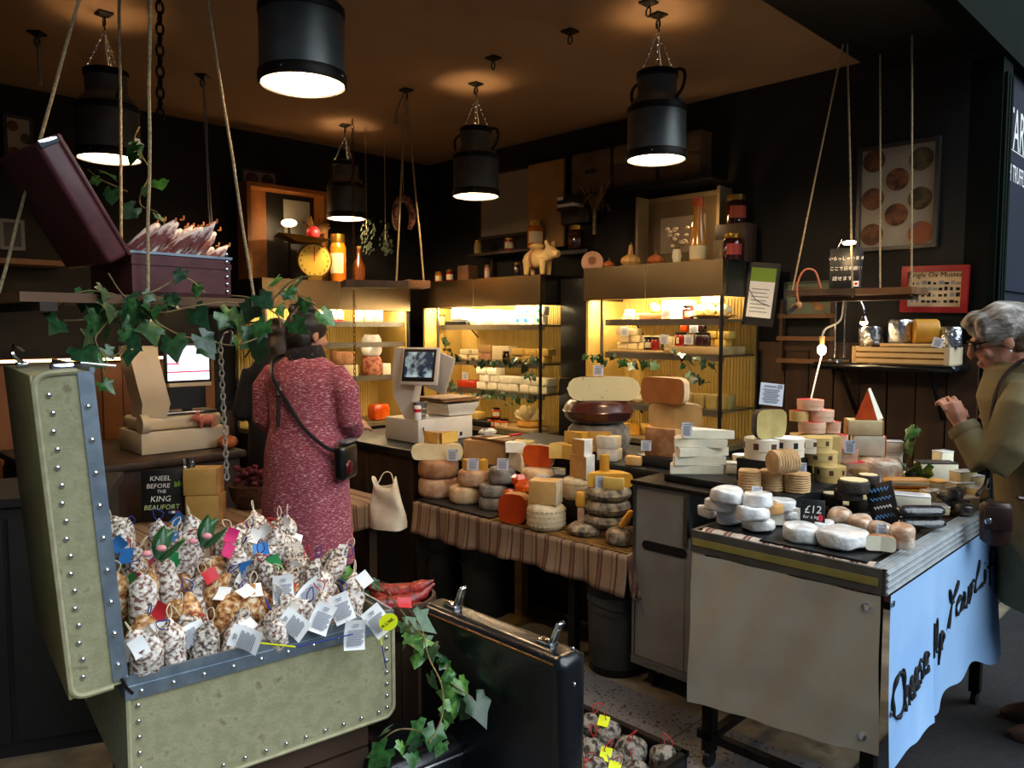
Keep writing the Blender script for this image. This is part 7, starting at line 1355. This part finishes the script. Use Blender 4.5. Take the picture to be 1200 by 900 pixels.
MB().lathe([(.085, 1.375), (.10, 1.40), (.095, 1.44), (.075, 1.475), (.07, 1.44)], 26, cap0=False, cap1=False, c=(0, .01, 0)).jit(.008, 22, 5).ob('scarf', mat('black_speckled_scarf', '100d10', '5b5158', 90, .9, lo=.62, hi=.68), wm)
MB().tube([(-.06, -.142, 1.30), (-.055, -.150, 1.18), (-.06, -.150, 1.09)], [.008, .009, .010], 5).ob('ribbon', BLK, wm)
for s_ in (-1, 1): MB().tube([(s_*.082, 0, .60), (s_*.08, .005, .40), (s_*.077, -.012, .28), (s_*.076, -.012, .06)], [.078, .062, .066, .046], 10).ob('tights', TIGHT, wm); MB().rbox((s_*.078, .05, .035), (.09, .25, .07), .03, 4).ob('shoe', BLK, wm)
bg_ = T('crossbody_bag', 'black crossbody bag with a red ornament worn over the pink dress', 'bag', PP, PR)
MB().rbox((.235, -.05, .92), (.06, .16, .17), .025, 4).ob('pouch', LEATH, bg_); MB().tube(crom([(-.11, .02, 1.425), (-.125, -.07, 1.40), (-.085, -.145, 1.32), (.0, -.160, 1.20), (.09, -.165, 1.08), (.19, -.135, .99), (.225, -.09, .985)], 5), .009, 6).ob('strap', BLK, bg_); MB().rbox((-.045, -.158, 1.255), (.02, .008, .035), .003).ob('buckle', STEELD, bg_)
MB().ell((.268, -.08, .90), (.012, .035, .035), 12, 8).ob('ornament', mat('dark_red_gloss', '4a1014', rough=.2), bg_); MB().rbox((.24, -.03, 1.015), (.05, .12, .015), .006).ob('zip', mat('grey_zip', '8a8a88', rough=.4, metal=.5), bg_)
# ---- dark haired person further back
P2 = W(-4.18, 2.24, 0)
b = MB(); head(b, Vector((0, .05, 1.475)), Matrix.Rotation(R(-14), 4, 'X')); legs(b, .085, 0, .80, .06); b.loft([ring(0, 0, z, rx, ry) for z, rx, ry in ((.75, .16, .12), (.95, .17, .13), (1.1, .15, .11), (1.28, .17, .11), (1.36, .11, .08), (1.42, .055, .055))])
for s_ in (-1, 1): b.tube([(s_*.17, 0, 1.30), (s_*.21, .04, 1.05), (s_*.15, .24, 1.02)], [.048, .04, .03], 9); hand(b, (s_*.14, .26, 1.02), (-s_*.3, 1, 0), (0, 0, -1))
o2 = link('person', baked(b, SKIN, .012, 3, 'body'), None, P2, R(35), 'dark haired person in black half hidden behind the woman in pink', 'person')
d = MB(); d.loft([ring(0, 0, z, rx, ry) for z, rx, ry in ((.55, .20, .16), (.8, .20, .16), (1.1, .18, .14), (1.28, .20, .135), (1.36, .15, .10), (1.41, .08, .075))])
for s_ in (-1, 1): d.tube([(s_*.16, 0, 1.31), (s_*.225, .03, 1.06), (s_*.17, .2, 1.03)], [.062, .055, .042], 10); d.tube([(s_*.085, 0, .7), (s_*.08, 0, .4), (s_*.08, 0, .05)], [.095, .08, .065], 10)
link('dark_clothes', baked(d, mat('black_cloth', '0d0c0d', rough=.9), .014, 3, 'dark_clothes'), o2)
h = MB(); h.ell((0, -.012, .04), (.088, .105, .1), 16, 12); h.ell((0, -.05, -.05), (.085, .065, .12), 14, 10); h.jit(.008, 16, 4); o = link('hair', baked(h, mat('dark_brown_hair', '1a100b', '2a1b12', 30, .5), .01, 2, 'hair'), o2, (0, .05, 1.475)); o.rotation_euler = (R(-14), 0, 0)
for s_ in (-1, 1): MB().rbox((s_*.08, .05, .035), (.09, .25, .07), .03, 4).ob('shoe', BLK, o2)
# ---- older woman in the khaki coat
P3 = Vector((2.07, 2.80, .012)); R3 = R(66)
b = MB(); Mh = Matrix.Rotation(R(-20), 4, 'X'); HC = Vector((0, .25, 1.495)); head(b, HC, Mh)
for s_ in (-1, 1): b.tube([(s_*.085, .0, .82), (s_*.085, .03, .47), (s_*.085, .0, .28), (s_*.085, .0, .06)], [.085, .056, .058, .04], 10)
b.loft([ring(0, cy, z, rx, ry) for z, cy, rx, ry in ((.78, 0, .16, .13), (.95, .03, .17, .14), (1.12, .10, .16, .12), (1.28, .17, .16, .10), (1.36, .19, .10, .07), (1.41, .20, .055, .055))])
EL = Vector((-.215, .30, 1.05)); HW = Vector((-.15, .385, 1.185))
b.tube([(-.17, .19, 1.29), tuple(EL), tuple(HW)], [.045, .04, .028], 9); hand(b, HW, (.2, .35, .9), (.75, .5, -.3), 1.0, 1.15)
b.tube([(.17, .19, 1.29), (.24, .12, 1.04), (.25, .16, .82)], [.045, .04, .028], 9); hand(b, (.25, .165, .80), (0, .15, -1), (-1, 0, 0))
w3 = link('person', baked(b, mat('older_skin', 'a8745c', 'b58169', 9, .55, spec=.4), .0048, 2, 'body'), None, P3, R3, 'grey haired woman in a khaki coat leaning over the counter', 'person')
COAT = mat('khaki_coat', '5d5132', '675a39', 12, .75, bump=.12, bs=14)
d = MB(); d.loft([ring(0, cy, z, rx, ry, 40, wv, z*4) for z, cy, rx, ry, wv in ((.50, .02, .215, .20, .02), (.66, .03, .212, .195, .015), (.85, .05, .208, .19, .01), (1.0, .08, .20, .175, .005), (1.15, .13, .195, .16, 0), (1.28, .18, .195, .14, 0), (1.345, .19, .155, .115, 0), (1.395, .195, .10, .09, 0))])
d.tube([(-.145, .18, 1.315), (-.20, .21, 1.25), (-.228, .25, 1.12), tuple(EL+Vector((-.005, .0, -.005)))], [.065, .078, .074, .066], 14); d.tube([tuple(EL), tuple(EL.lerp(HW, .5)), tuple(EL.lerp(HW, .85))], [.066, .056, .050], 14)
d.tube([(.145, .18, 1.31), (.22, .16, 1.2), (.245, .12, 1.05), (.25, .15, .86)], [.065, .072, .062, .048], 12)
link('coat', baked(d, COAT, .009, 3, 'coat'), w3)
MB().lathe([(.10, 1.345), (.122, 1.355), (.118, 1.385), (.098, 1.415), (.085, 1.41), (.08, 1.37)], 28, cap0=False, cap1=False, c=(0, .178, 0)).jit(.006, 14, 2).ob('collar', COAT, w3)
MB().lathe([(.052, -.015), (.056, 0), (.052, .02)], 20, cap0=False, cap1=False, M=Matrix.Translation(EL.lerp(HW, .84)) @ (HW-EL).to_track_quat('Z', 'Y').to_matrix().to_4x4()).ob('cuff', COAT, w3)
for k in range(4): MB().ell((.03, .30-.055*k*.9, 1.2-.16*k), (.010, .006, .010), 8, 5).ob('button', RIND['brown'], w3)
h = MB(); h.ell((0, -.02, .048), (.092, .108, .092), 20, 14); h.ell((0, .05, .095), (.07, .05, .04), 12, 8); h.ell((0, -.075, -.01), (.085, .05, .075), 14, 10)
for s_ in (-1, 1): h.ell((s_*.07, -.005, .045), (.026, .07, .05), 12, 8); h.ell((s_*.066, .045, .065), (.028, .035, .04), 10, 8)
h.jit(.014, 16, 6); GH = mat('grey_brown_hair', '3f352d', 'a09a92', 22, .6, lo=.36, hi=.6, c3='c9c6c0', stretch=(1.5, .5, 1), bump=.8, bs=60)
o = link('hair', baked(h, GH, .006, 1, 'hair'), w3, HC); o.rotation_euler = (R(-20), 0, 0)
g = T('glasses', 'dark framed glasses worn by the grey haired woman', 'glasses', P3, R3); GM = Matrix.Translation(HC) @ Mh
for s_ in (-1, 1):
    MB().tube([GM @ Vector((s_*.034+.026*cos(a), .098-.006*abs(cos(a)), .008+.02*sin(a))) for a in [2*pi*k/14 for k in range(15)]], .0035, 5, cap=False).ob('rim', BLKG, g); MB().tube([GM @ Vector(v) for v in ((s_*.06, .092, .014), (s_*.076, .05, .012), (s_*.082, -.02, .008))], .003, 5).ob('temple', BLKG, g)
    MB().lathe([(.024, 0), (.024, .001)], 14, M=GM @ Matrix.Translation((s_*.034, .096, .008)) @ Matrix.Rotation(pi/2, 4, 'X')).ob('lens', mat('tinted_lens', '15181a', rough=.08, coat=.5), g)
MB().tube([GM @ Vector((-.01, .10, .012)), GM @ Vector((.01, .10, .012))], .003, 5).ob('bridge', BLKG, g)
for s_ in (-1, 1):
    MB().ell(tuple(GM @ Vector((s_*.080, -.008, -.045))), .005, 8, 6).ob('earring', PAPER, w3); e_ = MB().ell(tuple(GM @ Vector((s_*.033, .082, .006))), (.011, .008, .009), 8, 6).ob('eye', PAPER, w3)
TRO = mat('charcoal_trousers', '131215', '1a191c', 20, .85)
for s_ in (-1, 1): MB().tube([(s_*.09, .0, .80), (s_*.09, .02, .47), (s_*.088, .0, .2), (s_*.088, -.005, .06)], [.10, .085, .078, .075], 14).ob('trouser_leg', TRO, w3); MB().loft([ring(s_*.088, .045+dy, z, rx, ry, 18) for z, rx, ry, dy in ((.0, .046, .135, 0), (.025, .05, .14, 0), (.05, .046, .12, -.01), (.085, .04, .07, -.05))]).ob('shoe', mat('brown_suede', '3a241a', '452c20', 30, .85), w3)
hb_ = T('shoulder_bag', 'brown leather shoulder bag hanging at the khaki coat', 'bag', P3, R3); BRL = mat('brown_leather', '25120b', '30180f', 12, .45, coat=.15); fz = at_d(1166, 638, 2.64)
lb_ = (Matrix.Translation(P3) @ Matrix.Rotation(R3, 4, 'Z')).inverted() @ fz
MB().loft([ring(lb_.x, lb_.y, lb_.z+z, rx, ry, 20) for z, rx, ry in ((0, .025, .03), (.015, .03, .048), (.1, .03, .052), (.14, .026, .046), (.15, .02, .04))]).ob('pouch', BRL, hb_); MB().rbox((lb_.x-.04, lb_.y, lb_.z+.10), (.008, .085, .08), .004).ob('flap', BRL, hb_); MB().ell((lb_.x-.045, lb_.y+.03, lb_.z+.09), (.004, .012, .012), 10, 6).ob('clasp', CHROME, hb_)
MB().tube(crom([(lb_.x, lb_.y-.06, lb_.z+.17), (-.235, .10, .95), (-.22, .10, 1.15), (-.17, .12, 1.37), (-.11, .19, 1.425), (-.15, .28, 1.30), (-.20, .30, 1.0), (lb_.x, lb_.y+.06, lb_.z+.17)], 5), .008, 6).ob('strap', BRL, hb_)

# cupboard shape added to keep the left edge dark behind the trunk
t = T('dark_filler', 'added black cupboard shape that darkens the left edge behind the trunk', 'cupboard', Vector((-1.62, 2.75, 0)), R(20)); MB().bx(-.5, .12, 0, .4, 0, .92).ob('body', WALLM, t); MB().bx(-.52, .14, -.02, .42, .92, .95).ob('top', WALLM, t)
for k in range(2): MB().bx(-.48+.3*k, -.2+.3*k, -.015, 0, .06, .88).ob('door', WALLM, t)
